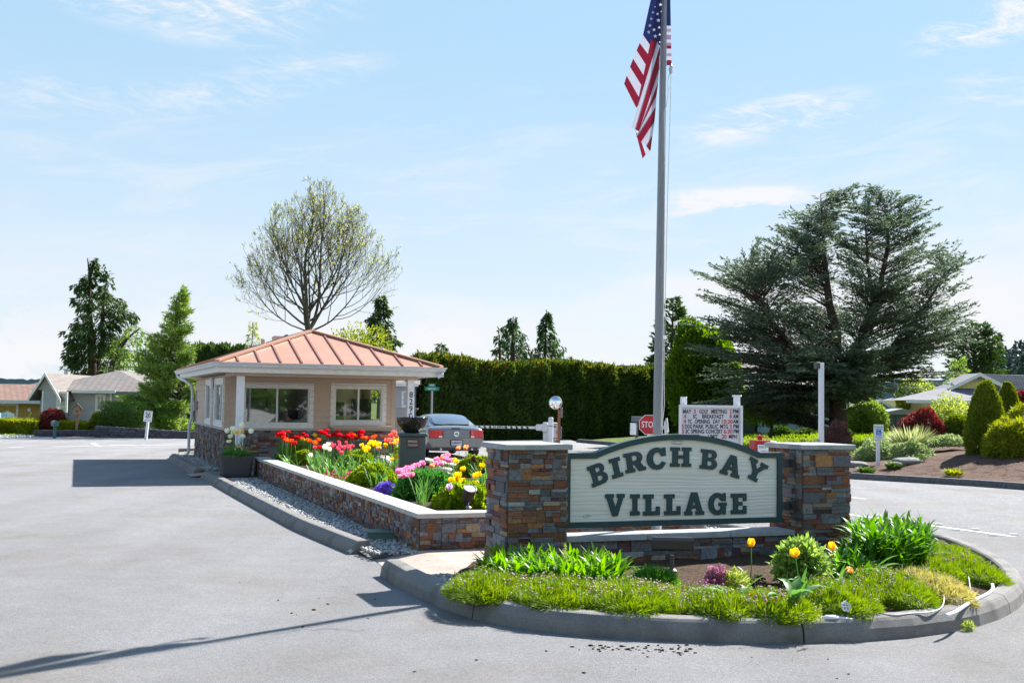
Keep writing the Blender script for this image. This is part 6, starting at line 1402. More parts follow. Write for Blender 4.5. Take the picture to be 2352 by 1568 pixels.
# ------------------------------------------------------------------ bare spring tree
def spring_tree(px, Y, ybase, ytop, seed):
    p = at(px, 900, Y); t = thing('spring_tree', 'large nearly bare tree budding yellow green behind the gatehouse roof', 'tree', (p.x, Y, 0), 0); k = Y / 2600
    rng = np.random.default_rng(seed); S0, S1, R0, R1 = [], [], [], []; LP = []; LU = []
    def sil(z):  # limits by picture rows (half widths left/right in px)
        zz = [at(px, y, Y).z for y in (860, 760, 700, 640, 600, 560, 520, 480, 440, 410, 398)]
        return np.interp(z, zz, [120, 135, 165, 165, 130, 110, 92, 64, 36, 14, 3]) * k, np.interp(z, zz, [200, 255, 250, 215, 205, 165, 138, 112, 74, 40, 22]) * k
    ztop = at(px, ytop, Y).z; H = ztop
    def limb(p, d, L, r, depth):
        n = max(3, int(L / .45)); q = np.array(p, float); d = np.array(d, float)
        step = L / n; pts = [q.copy()]; lf = rng.uniform(.78, 1.18)
        for i in range(n):
            d = d + np.array([0, 0, .13 + .04 * depth]) + rng.normal(0, .07, 3); d /= np.linalg.norm(d); q = q + d * step
            l, rr = (v * lf for v in sil(q[2] + 1.2 * (1 - lf)))
            if q[0] < -l * 1.02 or q[0] > rr * 1.02 or abs(q[1]) > (l + rr) * .5 or q[2] > ztop: 
                if i > 1: break
            pts.append(q.copy())
        pts = np.array(pts); m = len(pts) - 1
        if m < 1: return
        rad = r * (1 - .82 * np.linspace(0, 1, m + 1)); S0.append(pts[:-1]); S1.append(pts[1:]); R0.append(rad[:-1]); R1.append(rad[1:])
        if depth >= 2:
            c = int(L * 7) + 2; u = rng.random(c) * m; ii = np.minimum(u.astype(int), m - 1); pp = pts[ii] + (pts[ii + 1] - pts[ii]) * (u - ii)[:, None]
            LP.append(pp + rng.normal(0, .04, (c, 3))); LU.append(rng.normal(0, 1, (c, 3)) + (0, 0, .8))
        if depth < 4:
            c = {0: 11, 1: 6, 2: 3, 3: 1}[depth]
            for j in range(c):
                lo_ = .18 if depth else (.40 if L > H * .9 else .15); f = lo_ + (.98 - lo_) * (j + rng.random()) / c; i = min(int(f * m), m - 1); b = pts[i] + (pts[i + 1] - pts[i]) * (f * m - i)
                dd = unit(pts[i + 1] - pts[i]); side = rng.normal(0, 1, 3); side -= dd * side.dot(dd); side /= np.linalg.norm(side)
                a = {0: .95, 1: .75, 2: .75, 3: .8}[depth] * (.7 + .5 * rng.random()); nd = dd * math.cos(a) + side * math.sin(a)
                if depth == 0: nd[2] = max(nd[2], .12)
                Ln = {0: 5.8 * (1.12 - f) + .9, 1: L * .42 * (1.2 - f), 2: L * .42 * (1.2 - f) + .15, 3: L * .5 + .1}[depth] * (.7 + .5 * rng.random())
                limb(b, nd, Ln, max(.006, rad[i] * (.55 if depth == 0 else .6)), depth + 1)
    H = ztop
    for dx, dy, dz, L, r, h0, dp in ((.03, 0, 1, .99, .24, 0, 0), (-.28, .1, 1, .50, .12, .36, 0), (.34, -.1, 1, .56, .12, .37, 0), (.7, .3, 1, .48, .11, .38, 0), (-.95, .2, .50, .36, .075, .45, 0), (-1, -.3, .42, .30, .06, .38, 0), (1, -.2, .42, .46, .075, .38, 0), (.9, .5, .6, .46, .08, .42, 0), (1, -.5, .75, .42, .075, .47, 0), (-.6, -.7, .8, .40, .08, .44, 0), (.3, .9, .8, .4, .08, .45, 0), (.2, -.9, .8, .4, .08, .43, 0)):
        limb((0, 0, H * h0), (dx, dy, dz), L * H, r, dp)
    S0, S1, R0, R1 = map(np.concatenate, (S0, S1, R0, R1)); a = Acc(); V, Fc = segs(S0, S1, np.maximum(R0 * .72, .006), np.maximum(R1 * .72, .004), 5); a.add(V, Fc); a.build('trunk', M_barkg, t)
    P = np.concatenate(LP); U = np.concatenate(LU); sel = rng.random(len(P)) < min(1, 5000 / len(P)); P, U = P[sel], U[sel]
    a = Acc(); V, Fc = cards(rng, P, U, .11 * (.5 + rng.random(len(P))), .06); a.add(V, Fc); a.build('crown', F_young, t)
spring_tree(705, 58, 860, 385, 5)

# ------------------------------------------------------------------ broadleaf crowns and shrubs
def leafy(rng, w, d, h, shape='ellipsoid', n=3000, leaf=.08, lw=.5, lumpy=.12, k=2.5, inner=.25, z0=0.0, up=.3):
    """points through the outer volume of a crown; returns V,F"""
    D = unit(rng.normal(size=(n, 3))); 
    if shape == 'dome': D[:, 2] = np.abs(D[:, 2])
    rad = 1 - inner * rng.random(n) ** 1.6
    if shape == 'box':
        m = np.max(np.abs(D), axis=1, keepdims=True); Q = D / m; P = Q * rad[:, None] * np.array([w / 2, d / 2, h / 2]); P[:, 2] += h / 2
    elif shape == 'cone':
        z = 1 - rng.random(n) ** .7; a = rng.random(n) * 6.283; rr = (1 - z ** 1.6) ** .62 * np.minimum(1, .80 + z * 1.2) * rad; P = np.stack([rr * np.cos(a) * w / 2, rr * np.sin(a) * d / 2, z * h], 1); D = np.stack([np.cos(a), np.sin(a), .5 + 0 * a], 1)
    elif shape == 'dome': P = D * rad[:, None] * np.array([w / 2, d / 2, h])
    else: P = D * rad[:, None] * np.array([w / 2, d / 2, h / 2]); P[:, 2] += h / 2
    s = 1 + lumpy * lump(rng, P / max(w, h) * 6, k)
    c = np.array([0, 0, h / 2 if shape != 'dome' else 0]); P = c + (P - c) * s[:, None]; P[:, 2] = np.maximum(P[:, 2], 0.01) + z0
    U = D + rng.normal(0, .6, (n, 3)) + np.array([0, 0, up]); return cards(rng, P, U, leaf * (.6 + .8 * rng.random(n)), leaf * lw * (.7 + .6 * rng.random(n)))
SV, SQ, ST = sphere_np()
def core(acc, w, d, h, shape, f=.78, z0=0, mi=0):
    V = SV.copy(); 
    if shape == 'box': V = np.clip(V * 1.35, -1, 1)
    if shape == 'cone': zz = (V[:, 2] + 1) / 2; V[:, :2] *= (np.clip(1.05 - zz, 0.02, 1) ** .5)[:, None]
    V = V * np.array([w / 2 * f, d / 2 * f, h / 2 * f]); V[:, 2] += h / 2
    if shape == 'dome': V[:, 2] = V[:, 2] - h / 2; V[:, 2] = np.maximum(V[:, 2] * 2, 0)
    V[:, 2] += z0; acc.add(V, SQ, ST, mi=mi)
def shrub(name, label, cat, x0, x1, y0, y1, Y, m, shape='ellipsoid', n=3000, leaf=.08, lw=.5, depth=.8, seed=1, zb=None, group=None, lumpy=.12, k=2.5, cf=.78, inner=.25, stem=None, up=.3):
    """shrub filling a picture box at forward distance Y"""
    cx = (x0 + x1) / 2; p = at(cx, y1, Y); w_ = (x1 - x0) * Y / 2600; z0 = p.z if zb is None else zb; h = at(cx, y0, Y).z - z0
    t = thing(name, label, cat, (p.x, Y, z0), 0, group) if stem else None
    rng = np.random.default_rng(seed); a = Acc()
    if stem: V, Fc = leafy(rng, w_, w_ * depth, h * (1 - stem), shape, n, leaf, lw, lumpy, k, inner, z0=h * stem, up=up); a.add(V, Fc); (core(a, w_, w_ * depth, h * (1 - stem), shape, cf, h * stem) if cf else None)
    else: V, Fc = leafy(rng, w_, w_ * depth, h, shape, n, leaf, lw, lumpy, k, inner, up=up); a.add(V, Fc); (core(a, w_, w_ * depth, h, shape, cf) if cf else None)
    if stem:
        a.build('crown', m, t); b = Acc(); lim = [((0, 0, 0), (0.02 * w_, 0, h * stem * 1.05), .05 * h ** .5, .04 * h ** .5)]
        for i in range(7): q = rng.normal(0, 1, 2); q /= np.linalg.norm(q); lim.append(((0, 0, h * stem * .9), (q[0] * w_ * .3, q[1] * w_ * .25, h * (stem + .35 * rng.random() + .2)), .03 * h ** .5, .008))
        V, Fc = segs([l[0] for l in lim], [l[1] for l in lim], [l[2] for l in lim], [l[3] for l in lim], 6); b.add(V, Fc); b.build('trunk', M_barkt, t); return t
    o = a.build(name, m); o.location = (p.x, Y, z0); return tag(o, label, cat, group)

# maples in fresh leaf left of and under the cedar
shrub('maple_tree', 'bright yellow green maple between the flagpole and the cedar', 'tree', 1538, 1690, 745, 985, 50, F_maple, n=15000, leaf=.20, lw=.75, seed=3, stem=.12, lumpy=.3, cf=.5, inner=.6, zb=.1)
shrub('maple_tree', 'bright green low maple boughs hanging under the cedar before the blue house', 'tree', 1690, 1850, 890, 955, 46, F_maple, n=3600, leaf=.16, lw=.75, seed=4, lumpy=.35, cf=None, inner=.9, stem=.25, zb=.5)
shrub('leafy_tree', 'pale leafy small tree at the foot of the bare tree behind the gatehouse', 'tree', 745, 905, 745, 880, 62, foliage('fresh_leaves', (.11, .16, .02), (.30, .34, .05), .4), n=7000, leaf=.15, lw=.6, seed=5, lumpy=.4, cf=None, inner=.9, stem=.3, zb=0)
tree_from_px('larch_tree', 'feathery small yellow green larch left of the roof vents', 577, 66, 0, 738, [(850, 34, 30), (810, 26, 26), (785, 18, 20), (755, 8, 8)], F_young, 51, nb=70, slope=.1, cl=.2, cw=.05, dens=.8, hang=.6, bark=M_barkg, tr=.08)
# hedges and shrubs, left side
def hedge_wall(name, label, A_, B_, h0, h1, th, m, n, leaf, seed, jag=.25, z=0, top=None, cat='hedge', cone=True):
    A_ = np.array(A_, float); B_ = np.array(B_, float); L = np.linalg.norm(B_ - A_); ux = (B_ - A_) / L; uy = np.array([-ux[1], ux[0]]); rng = np.random.default_rng(seed)
    def H(s): return h0 + (h1 - h0) * s / L + jag * (np.abs(np.sin(s * 2.9 + 1.6 * np.sin(s * .9) + np.sin(s * .37) * 2)) * .55 + .3 * np.sin(s * 7.7 + 2 * np.sin(s)) + .45 * np.sin(s * .8 + 1)) * .6
    cols_ = rng.random(n); s = rng.random(n) * L; f = rng.random(n); front = rng.random(n)
    hh = H(s); zz = f * hh; bul = .10 * np.sin(s * 5.8) + .08 * np.sin(zz * 4 + s * 3); side = np.where(front < .62, -1, np.where(front < .70, 1, 0))
    yy = np.where(side != 0, side * (th / 2 + bul + rng.normal(0, .05, n)), (rng.random(n) - .5) * th)
    zz = np.where(side == 0, hh - .25 * np.abs(yy / th) * 2 + rng.normal(0, .06, n), zz)
    ends = rng.random(n) < .04; s = np.where(ends, 0 + rng.normal(0, .05, n), s); yy = np.where(ends, (rng.random(n) - .5) * th, yy); zz = np.where(ends, f * hh, zz)
    P = np.stack([A_[0] + ux[0] * s + uy[0] * yy, A_[1] + ux[1] * s + uy[1] * yy, z + zz], 1)
    N_ = np.stack([uy[0] * side, uy[1] * side, 0 * s + .7], 1); U = N_ + rng.normal(0, .5, (n, 3)) + (0, 0, .5)
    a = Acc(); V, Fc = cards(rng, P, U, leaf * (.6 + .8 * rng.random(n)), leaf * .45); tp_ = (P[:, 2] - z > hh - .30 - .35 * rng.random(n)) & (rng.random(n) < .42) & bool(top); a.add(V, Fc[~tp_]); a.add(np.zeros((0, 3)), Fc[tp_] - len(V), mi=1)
    k = 60; sv = np.linspace(0.05, L - .05, k); hv = H(sv) - .18; t2 = th / 2 - .1; V = []; Fq = []
    for i in range(k):
        q = A_ + ux * sv[i]
        for sgn_, zz_ in ((-1, 0), (-1, hv[i]), (1, hv[i]), (1, 0)): V.append((q[0] + uy[0] * t2 * sgn_, q[1] + uy[1] * t2 * sgn_, z + zz_))
    for i in range(k - 1):
        for j in range(3): Fq.append((i * 4 + j, (i + 1) * 4 + j, (i + 1) * 4 + j + 1, i * 4 + j + 1))
    Fq += [(0, 1, 2, 3), (k * 4 - 1, k * 4 - 2, k * 4 - 3, k * 4 - 4)]
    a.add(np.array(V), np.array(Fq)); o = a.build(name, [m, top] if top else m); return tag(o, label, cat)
a = at(952, 1000, 52); b = at(1575, 1000, 62)
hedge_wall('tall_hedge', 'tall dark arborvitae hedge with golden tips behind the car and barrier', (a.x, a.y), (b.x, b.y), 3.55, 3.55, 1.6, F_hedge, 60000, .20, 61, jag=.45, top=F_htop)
a = at(445, 1000, 66); b = at(560, 1000, 66)
hedge_wall('conifer_hedge', 'dark hedge of conifers in the gap between pine and gatehouse roof', (a.x, a.y), (b.x + 3, b.y), 4.55, 4.6, 1.6, F_hedge, 6000, .25, 62, jag=.4)
a = at(-60, 980, 51.2); b = at(92, 980, 51.2)
hedge_wall('low_hedge', 'low clipped yellow green hedge at the far left below the yellow house', (a.x, a.y), (b.x, b.y), .66, .62, 1.0, F_gold, 12000, .10, 63, jag=.05, z=-.02)
a = at(140, 980, 51.3); b = at(216, 980, 51.3)
hedge_wall('low_hedge', 'low clipped yellow green hedge piece behind the birdhouse', (a.x, a.y), (b.x, b.y), .55, .55, .8, F_gold, 5000, .09, 64, jag=.05, z=0)
shrub('barberry_bush', 'purple red barberry bush in front of the grey house', 'bush', 87, 157, 938, 984, 51.6, F_redl, 'dome', n=5000, leaf=.09, seed=7, lumpy=.2, zb=.1)
shrub('boxwood_bush', 'large clipped dark green box bush left of the pine', 'bush', 238, 326, 924, 992, 51, F_box, 'box', n=9000, leaf=.08, seed=8, lumpy=.05, zb=.2)
shrub('round_bush', 'small upright yellow green bush next to the box bush', 'bush', 208, 240, 949, 992, 51.0, F_gold, 'ellipsoid', n=3500, leaf=.08, seed=9, zb=.15)
shrub('ball_bush', 'small green ball bush below the big box bush', 'bush', 224, 252, 963, 988, 50.4, F_box, 'ellipsoid', n=1800, leaf=.07, seed=10, zb=.2)
# right side planting
shrub('rhododendron_bush', 'glossy pale green rhododendron right of the blue house', 'bush', 1948, 2036, 922, 1003, 49.5, F_rhodo, 'ellipsoid', n=5200, leaf=.15, lw=.42, seed=11, lumpy=.18)
shrub('barberry_bush', 'deep red barberry bush in front of the dark shed', 'bush', 2066, 2174, 945, 1012, 38, F_redl, 'dome', n=7000, leaf=.09, seed=12, lumpy=.25, cf=.7)
shrub('yellow_shrub', 'pale yellow green airy shrub before the yellow house', 'shrub', 2132, 2232, 905, 1005, 42, F_lime, 'ellipsoid', n=2600, leaf=.10, seed=13, lumpy=.35, cf=None, inner=.95, stem=.1)
shrub('olive_bush', 'rounded olive green bush between the red barberry and the arborvitae', 'bush', 2165, 2235, 955, 1020, 38, F_yew, 'ellipsoid', n=4200, leaf=.09, seed=14, lumpy=.2)
def cone_bush(label, x0, x1, y0, y1, Y, seed):
    return shrub('arborvitae', label, 'arborvitae', x0, x1, y0, y1, Y, F_yew, 'cone', n=17000, leaf=.085, lw=.4, seed=seed, lumpy=.11, cf=.82, inner=.2, up=1.2, depth=.95, k=4)
cone_bush('big egg shaped arborvitae on the mulch bank at the right', 2216, 2316, 876, 1045, 30.5, 15)
cone_bush('smaller arborvitae tip right behind the big egg shaped one', 2286, 2346, 880, 1000, 33.0, 16)
shrub('threadleaf_bush', 'sprawling golden threadleaf bush at the right edge', 'bush', 2264, 2400, 962, 1052, 29.5, F_gold, 'dome', n=9000, leaf=.14, lw=.22, seed=17, lumpy=.25, up=-.3)
shrub('threadleaf_bush', 'upper golden threadleaf bush behind the sprawling one at the right edge', 'bush', 2300, 2420, 932, 1030, 31.5, F_gold, 'dome', n=8000, leaf=.14, lw=.22, seed=18, lumpy=.25, up=-.3)
shrub('red_maple', 'small red leaved maple at the right edge below the grey roof', 'tree', 2318, 2385, 900, 960, 40, F_redl, 'ellipsoid', n=3000, leaf=.1, seed=19, stem=.15, lumpy=.3)
shrub('green_bush', 'light green leafy bush below the cedar, above the small gabled house', 'bush', 2060, 2155, 872, 965, 62, F_lime, 'ellipsoid', n=6000, leaf=.16, seed=20, lumpy=.3, cf=.6)
shrub('rusty_shrub', 'reddish brown twiggy shrub right of the white light post', 'shrub', 1893, 1952, 972, 1020, 40, F_rust, 'dome', n=4000, leaf=.10, lw=.25, seed=22, lumpy=.25, up=1.2)
shrub('dark_bush', 'low dark green bush under the window of the blue house', 'bush', 1765, 1825, 980, 1003, 50, F_box, 'dome', n=2200, leaf=.09, seed=23, lumpy=.25)
shrub('dark_bush', 'low dark green bush left of the white light post by the blue house', 'bush', 1825, 1890, 984, 1005, 50, F_box, 'dome', n=2200, leaf=.09, seed=24, lumpy=.25)
def cover(name, label, x0, x1, y0, y1, Y, n, seed, m=F_cover, h=None):
    return shrub(name, label, 'ground cover', x0, x1, y0, y1, Y, m, 'dome', n=n, leaf=.075, lw=.5, seed=seed, lumpy=.3, depth=.9, cf=.72, inner=.3)
cover('cotoneaster', 'pale flecked spreading cotoneaster behind the reserved parking sign', 1965, 2075, 1012, 1058, 33, 5500, 25)
cover('cotoneaster', 'pale flecked spreading cotoneaster right of the reserved parking sign', 2045, 2140, 1016, 1062, 32, 5500, 26)
cover('cotoneaster', 'small pale flecked cotoneaster on the top of the mulch bank', 2130, 2225, 1000, 1024, 35, 3000, 27)
def tuft(name, label, px, py, Y, h, r_, n, m, seed, cat='grass tuft', z=None):
    p = at(px, py, Y); zz = rz_(p.x, Y) if z is None else z; rng = np.random.default_rng(seed); a = rng.random(n) * 6.283; q = rng.random(n) ** .5 * r_ * .35
    P = np.stack([q * np.cos(a), q * np.sin(a), 0 * a], 1); V, Fc = straps(rng, P, a, R(80) - rng.random(n) * R(35), h * (.7 + .5 * rng.random(n)), .03, rng.random(n) * 1.2, 4)
    o = npmesh(name, V, [Fc], m); o.location = (p.x, Y, zz); return tag(o, label, cat)
tuft('ornamental_grass', 'pale feathery ornamental grass in front of the red barberry', 2093, 1020, 36, .85, .9, 900, F_ograss, 28)
for i, (x, y, Y, lb) in enumerate(((1990, 1070, 28.8, 'bright green weed tuft left of the parking sign post'), (2052, 1060, 29.3, 'bright green spiky tuft right of the parking sign post'), (2190, 1085, 27.5, 'small green and rusty tuft on the mulch near the kerb'), (2108, 1062, 30, 'small bright green tuft at the foot of the cotoneaster'))):
    tuft('weed_tuft', lb, x, y, Y, .20, .5, 170, F_box if i != 2 else F_gold, 70 + i, 'weed')
# stones on the bank
M_rock = mat('bank_rock', (.13, .125, .12), (.22, .21, .195), 5, .9, bump=.6, bscale=12)
def rock(px, py, Y, sx, sy, sz, label, seed, m=M_rock, z=None, name='garden_rock'):
    rng = np.random.default_rng(seed); p = at(px, py, Y); zz = rz_(p.x, Y) if z is None else z; V = SV.copy(); V = V * (1 + .18 * lump(rng, V * 2.2, 1.5))[:, None]; V = np.clip(V, -.85, .85) * (sx, sy, sz)
    o = npmesh(name, V, [SQ, ST], m, smooth=False); o.location = (p.x, Y, zz + sz * .35); o.rotation_euler = (0, 0, rng.random() * 3); return tag(o, label, 'rock')
rock(1968, 1063, 30.5, .5, .3, .10, 'flat grey rock left of the reserved parking sign', 1); rock(2088, 1068, 29.8, .62, .3, .12, 'long flat pale rock right of the reserved parking sign', 2)
rock(2058, 1066, 29.5, .28, .2, .09, 'small flat rock between sign post and long rock', 3); rock(2130, 1013, 36, .24, .2, .14, 'small white rock on top of the bank below the barberry', 4)

# ================================================================== grass on the lawns
def blades(name, label, P, h, w_, m, seed, lean=.5):
    rng = np.random.default_rng(seed); n = len(P); a = rng.random(n) * 6.283; d = np.stack([np.cos(a) * lean * rng.random(n), np.sin(a) * lean * rng.random(n), np.ones(n)], 1)
    V, Fc = cards(rng, P, d, h * (.5 + rng.random(n)), w_); o = npmesh(name, V, [Fc], m); o['kind'] = 'stuff'; o['label'] = label; return o
F_grass = foliage('grass_blades', (0.10, 0.20, 0.015), (0.28, 0.38, 0.04), .45, nscale=.6)
rg = np.random.default_rng(3)
X = rg.uniform(6.5, 26, 26000); Yy = 36.8 + 0.10 * (X - 9) + rg.random(26000) ** 1.3 * 14; ok = X > 8.2 + 0 * X
ok = (X > np.interp(Yy, [35, 39, 43, 45.6, 47.5, 60], [7.7, 8.2, 8.3, 7.4, 5.2, 3.4]))
X, Yy = X[ok], Yy[ok]; blades('lawn_grass', 'sunlit lawn grass before the blue house and the shed', np.stack([X, Yy, rland_h(X, Yy)], 1), .10, .04, F_grass, 4)
X = rg.uniform(-30, -19, 5000); Yy = rg.uniform(49.6, 53, 5000); far_ = np.clip((Yy - 49.5) / 8, 0, 1); blades('verge_grass', 'strip of rough grass along the far edge of the left road', np.stack([X, Yy, -.05 - .75 * far_ ** 2 * (3 - 2 * far_)], 1), .12, .05, F_grass, 5)

# ================================================================== retaining walls at the left
def block_wall(label, x0, x1, zt0, zt1, Y0, Y1, seed):
    a = at(x0, 1004, Y0); b = at(x1, 1004, Y1); L = math.hypot(b.x - a.x, Y1 - Y0); ang = math.atan2(Y1 - Y0, b.x - a.x)
    t = thing('retaining_wall', label, 'wall', (a.x, Y0, 0), ang); rd = random.Random(seed); mb = MB(); mb.box(0.01, L - .01, .03, .4, -.3, min(zt0, zt1) - .01, (.04, .038, .04)); rows = 4
    for r_ in range(rows):
        x = -rd.random() * .2
        while x < L:
            w_ = rd.uniform(.25, .42); xa, xb = max(0, x), min(L, x + w_ - .012); ha = zt0 + (zt1 - zt0) * (xa + xb) / 2 / L
            if xb > xa: v = rd.uniform(.7, 1.3); mb.bbox(xa, xb, -.01 + rd.uniform(-.012, .012), .38, ha * r_ / rows, ha * (r_ + 1) / rows - .008, .012, (.10 * v, .098 * v, .115 * v))
            x += w_
    mb.build('blocks', mat('block_' + 'stone', (1, 1, 1), (.7, .7, .7), 8, .9, attr=True, bump=.5, bscale=20), t)
block_wall('low dark block wall behind the green mailbox', 76, 217, at(76, 987, 49.4).z, at(217, 987, 49.4).z, 49.4, 49.4, 1)
block_wall('longer dark block wall in front of box bush and pine', 217, 450, at(217, 977, 48.9).z, at(450, 991, 49.3).z, 48.9, 49.3, 2)
mb = MB(); p = gp(150, 1004, .012); q = gp(225, 1004, .012); mb.poly([tuple(gp(140, 1004.5, .01)), tuple(gp(228, 1004.5, .01)), tuple(gp(216, 1000.5, .03)), tuple(gp(188, 1001, .03))]); struct(mb.build('driveway', M_walk))
# ================================================================== background houses
def shingle(name, c1, c2, sc_=1.0):
    m = bpy.data.materials.new(name); m.use_nodes = True; N, L = _n(m); b = N['Principled BSDF']; b.inputs['Roughness'].default_value = .9
    tc = N.new('ShaderNodeTexCoord'); mp = N.new('ShaderNodeMapping'); L.new(tc.outputs['Object'], mp.inputs[0]); mp.inputs['Scale'].default_value = (sc_, sc_, sc_ * 2.6)
    sp = N.new('ShaderNodeSeparateXYZ'); cb = N.new('ShaderNodeCombineXYZ'); L.new(mp.outputs[0], sp.inputs[0])
    ad = N.new('ShaderNodeMath'); ad.operation = 'ADD'; L.new(sp.outputs[0], ad.inputs[0]); L.new(sp.outputs[1], ad.inputs[1]); L.new(ad.outputs[0], cb.inputs[0]); L.new(sp.outputs[2], cb.inputs[1])
    br = N.new('ShaderNodeTexBrick'); br.inputs['Scale'].default_value = 1.0; br.inputs['Brick Width'].default_value = .35; br.inputs['Row Height'].default_value = .17; br.inputs['Mortar Size'].default_value = .02
    br.inputs['Color1'].default_value = (*c1, 1); br.inputs['Color2'].default_value = (*c2, 1); br.inputs['Mortar'].default_value = (*[x * .45 for x in c1], 1); L.new(cb.outputs[0], br.inputs['Vector'])
    L.new(br.outputs[0], b.inputs['Base Color']); return m
M_glassd = mat('dark_pane', (.05, .065, .08), (.10, .12, .14), 1.2, .08, spec=.9)
M_glassl = mat('curtain_pane', (.42, .44, .40), (.30, .33, .30), 1.5, .15, spec=.8)
def gable_prism(mb, x0, x1, y0, y1, ze, zr, ov=.3, axis='x', th=.10, zf=None):
    """solid gable roof, ridge along axis"""
    if axis == 'x':
        ym = (y0 + y1) / 2; k = (zr - ze) / ((y1 - y0) / 2); a, b = x0 - ov, x1 + ov; f, g = y0 - ov, y1 + ov; zl = ze - k * ov
        P = [(f, zl), (ym, zr), (g, zl), (g, zl - th), (ym, zr - th), (f, zl - th)]
        v = [(a, p[0], p[1]) for p in P] + [(b, p[0], p[1]) for p in P]
    else:
        xm = (x0 + x1) / 2; k = (zr - ze) / ((x1 - x0) / 2); a, b = y0 - ov, y1 + ov; f, g = x0 - ov, x1 + ov; zl = ze - k * ov
        P = [(f, zl), (xm, zr), (g, zl), (g, zl - th), (xm, zr - th), (f, zl - th)]
        v = [(p[0], a, p[1]) for p in P] + [(p[0], b, p[1]) for p in P]
    mb.add(v, [(0, 1, 7, 6), (1, 2, 8, 7), (2, 3, 9, 8), (3, 4, 10, 9), (4, 5, 11, 10), (5, 0, 6, 11), (0, 5, 4, 1), (1, 4, 3, 2), (6, 7, 10, 11), (7, 8, 9, 10)])
def barge(mb, x0, x1, y, ze, zr, ov=.3, w_=.2, th=.04):
    xm = (x0 + x1) / 2; k = (zr - ze) / ((x1 - x0) / 2); f, g = x0 - ov, x1 + ov; zl = ze - k * ov
    for s, e in ((f, xm), (g, xm)): mb.add([(s, y - th, zl - w_), (e, y - th, zr - w_), (e, y - th, zr + .03), (s, y - th, zl + .03), (s, y, zl - w_), (e, y, zr - w_), (e, y, zr + .03), (s, y, zl + .03)], [(0, 1, 2, 3), (7, 6, 5, 4), (3, 2, 6, 7), (0, 4, 5, 1), (0, 3, 7, 4), (1, 5, 6, 2)] if s < e else [(3, 2, 1, 0), (4, 5, 6, 7), (7, 6, 2, 3), (1, 5, 4, 0), (4, 7, 3, 0), (2, 6, 5, 1)])
def lx(px, Y, o): return at(px, 900, Y).x - o.x
def lzz(py, px, Y, o): return at(px, py, Y).z - o.z

# --- grey house, left
Y = 60; o = at(160, 967, Y); o.z = -.6
t = thing('grey_house', 'blue grey one storey house with brown shingle roof behind the left bushes', 'house', o, 0)
M_gs = mat('grey_siding', (.37, .39, .43), (.34, .36, .40), 3, .8); M_sh = shingle('brown_shingles', (.18, .155, .14), (.245, .21, .19)); 
xw0, xw1, xr = lx(113, Y, o), lx(160, Y, o), lx(372, Y, o); ze = lzz(897, 200, Y, o); zr = lzz(848, 320, Y, o); xe = lx(253, Y, o)
mb = MB(); siding(mb, xw1 - .01, xe, 0, ze, .2, out=.02, holes=[(lx(221, Y, o), lx(241.5, Y, o), lzz(943, 230, Y, o), lzz(906, 230, Y, o))]); mb.M = Matrix.Translation((0, -1.6, 0)); zg = lzz(857, 137, Y - 1.6, o) 
siding(mb, lx(127, Y, o), xw1, 0, ze, .2, out=.02, holes=[(lx(137, Y - 1.6, o), lx(155.5, Y - 1.6, o), lzz(946, 146, Y - 1.6, o), lzz(900, 146, Y - 1.6, o))]); xm_ = (lx(113, Y, o) + xw1) / 2
mb.M = Matrix.Translation((xw1, 0, 0)) @ Matrix.Rotation(math.pi / 2, 4, 'Z'); siding(mb, -1.6, 0, 0, ze, .2, out=.02)
mb.M = Matrix.Translation((0, 1.2, 0)); siding(mb, xe - .01, xr, 0, ze - .15, .2, out=.02); mb.M = Matrix.Identity(4)
mb.prismy([(lx(113, Y, o), ze), (xw1, ze), (xm_, zg - .12)], -1.59, -1.5); mb.box(lx(104, Y, o), lx(127, Y, o), -.6, 3, 0, ze - .1)
mb.box(lx(127, Y, o) + .05, xr - .05, .06, 9, 0, ze - .1); mb.build('wall', M_gs, t)
mb = MB(); hip_roof(mb, xw1 - 2.2, xe + .35 + (xr - xe) * .95, -.45, 9.5, ze - .02, zr); mb.M = Matrix.Identity(4); rf = mb.build('roof', M_sh, t)
mb = MB(); gable_prism(mb, lx(113, Y, o) - .0, xw1, -1.6, 5, ze, zg, .30, 'y', .08); mb.build('gable_roof', M_sh, t)
mb = MB(); barge(mb, lx(113, Y, o), xw1, -1.93, ze, zg, .30, .16); mb.build('barge_board', M_trim, t)
mb = MB(); mb.box(xw1 + .3, xe + .45, -.52, -.451, ze - .12, ze + .03); mb.box(xe + .45, xr, .70, .77, ze - .30, ze - .15); mb.box(lx(96, Y, o), lx(112, Y, o), -1.0, -.93, ze - .15, ze - .02); mb.build_each('gutter', M_gutter, t)
mb = MB(); mb.box(xe - .0, xe + .1, -.03, 0.04, 0, ze - .12); mb.box(xw1 - .02, xw1 + .06, -1.63, -1.55, 0, ze - .03); mb.box(lx(127, Y, o) - .03, lx(127, Y, o) + .06, -1.63, -1.5, 0, ze - .03); mb.build_each('corner_board', M_trim, t)
T_ = Matrix.Translation((0, -1.6, 0))
window(t, 'window', lx(136, Y - 1.6, o), lx(156, Y - 1.6, o), lzz(947, 146, Y - 1.6, o), lzz(899, 146, Y - 1.6, o), M_trim, M_glassl, T_, frame=.07, bars=(.25,))
window(t, 'window', lx(220, Y, o), lx(242.5, Y, o), lzz(944, 230, Y, o), lzz(905, 230, Y, o), M_trim, M_glassl, None, frame=.08, mull=(.5,))
window(t, 'window', lx(108, Y - .6, o), lx(126, Y - .6, o), lzz(945, 118, Y - .6, o), lzz(907, 118, Y - .6, o), M_trim, M_glassd, Matrix.Translation((0, -.62, 0)), frame=.08, mull=(.5,))
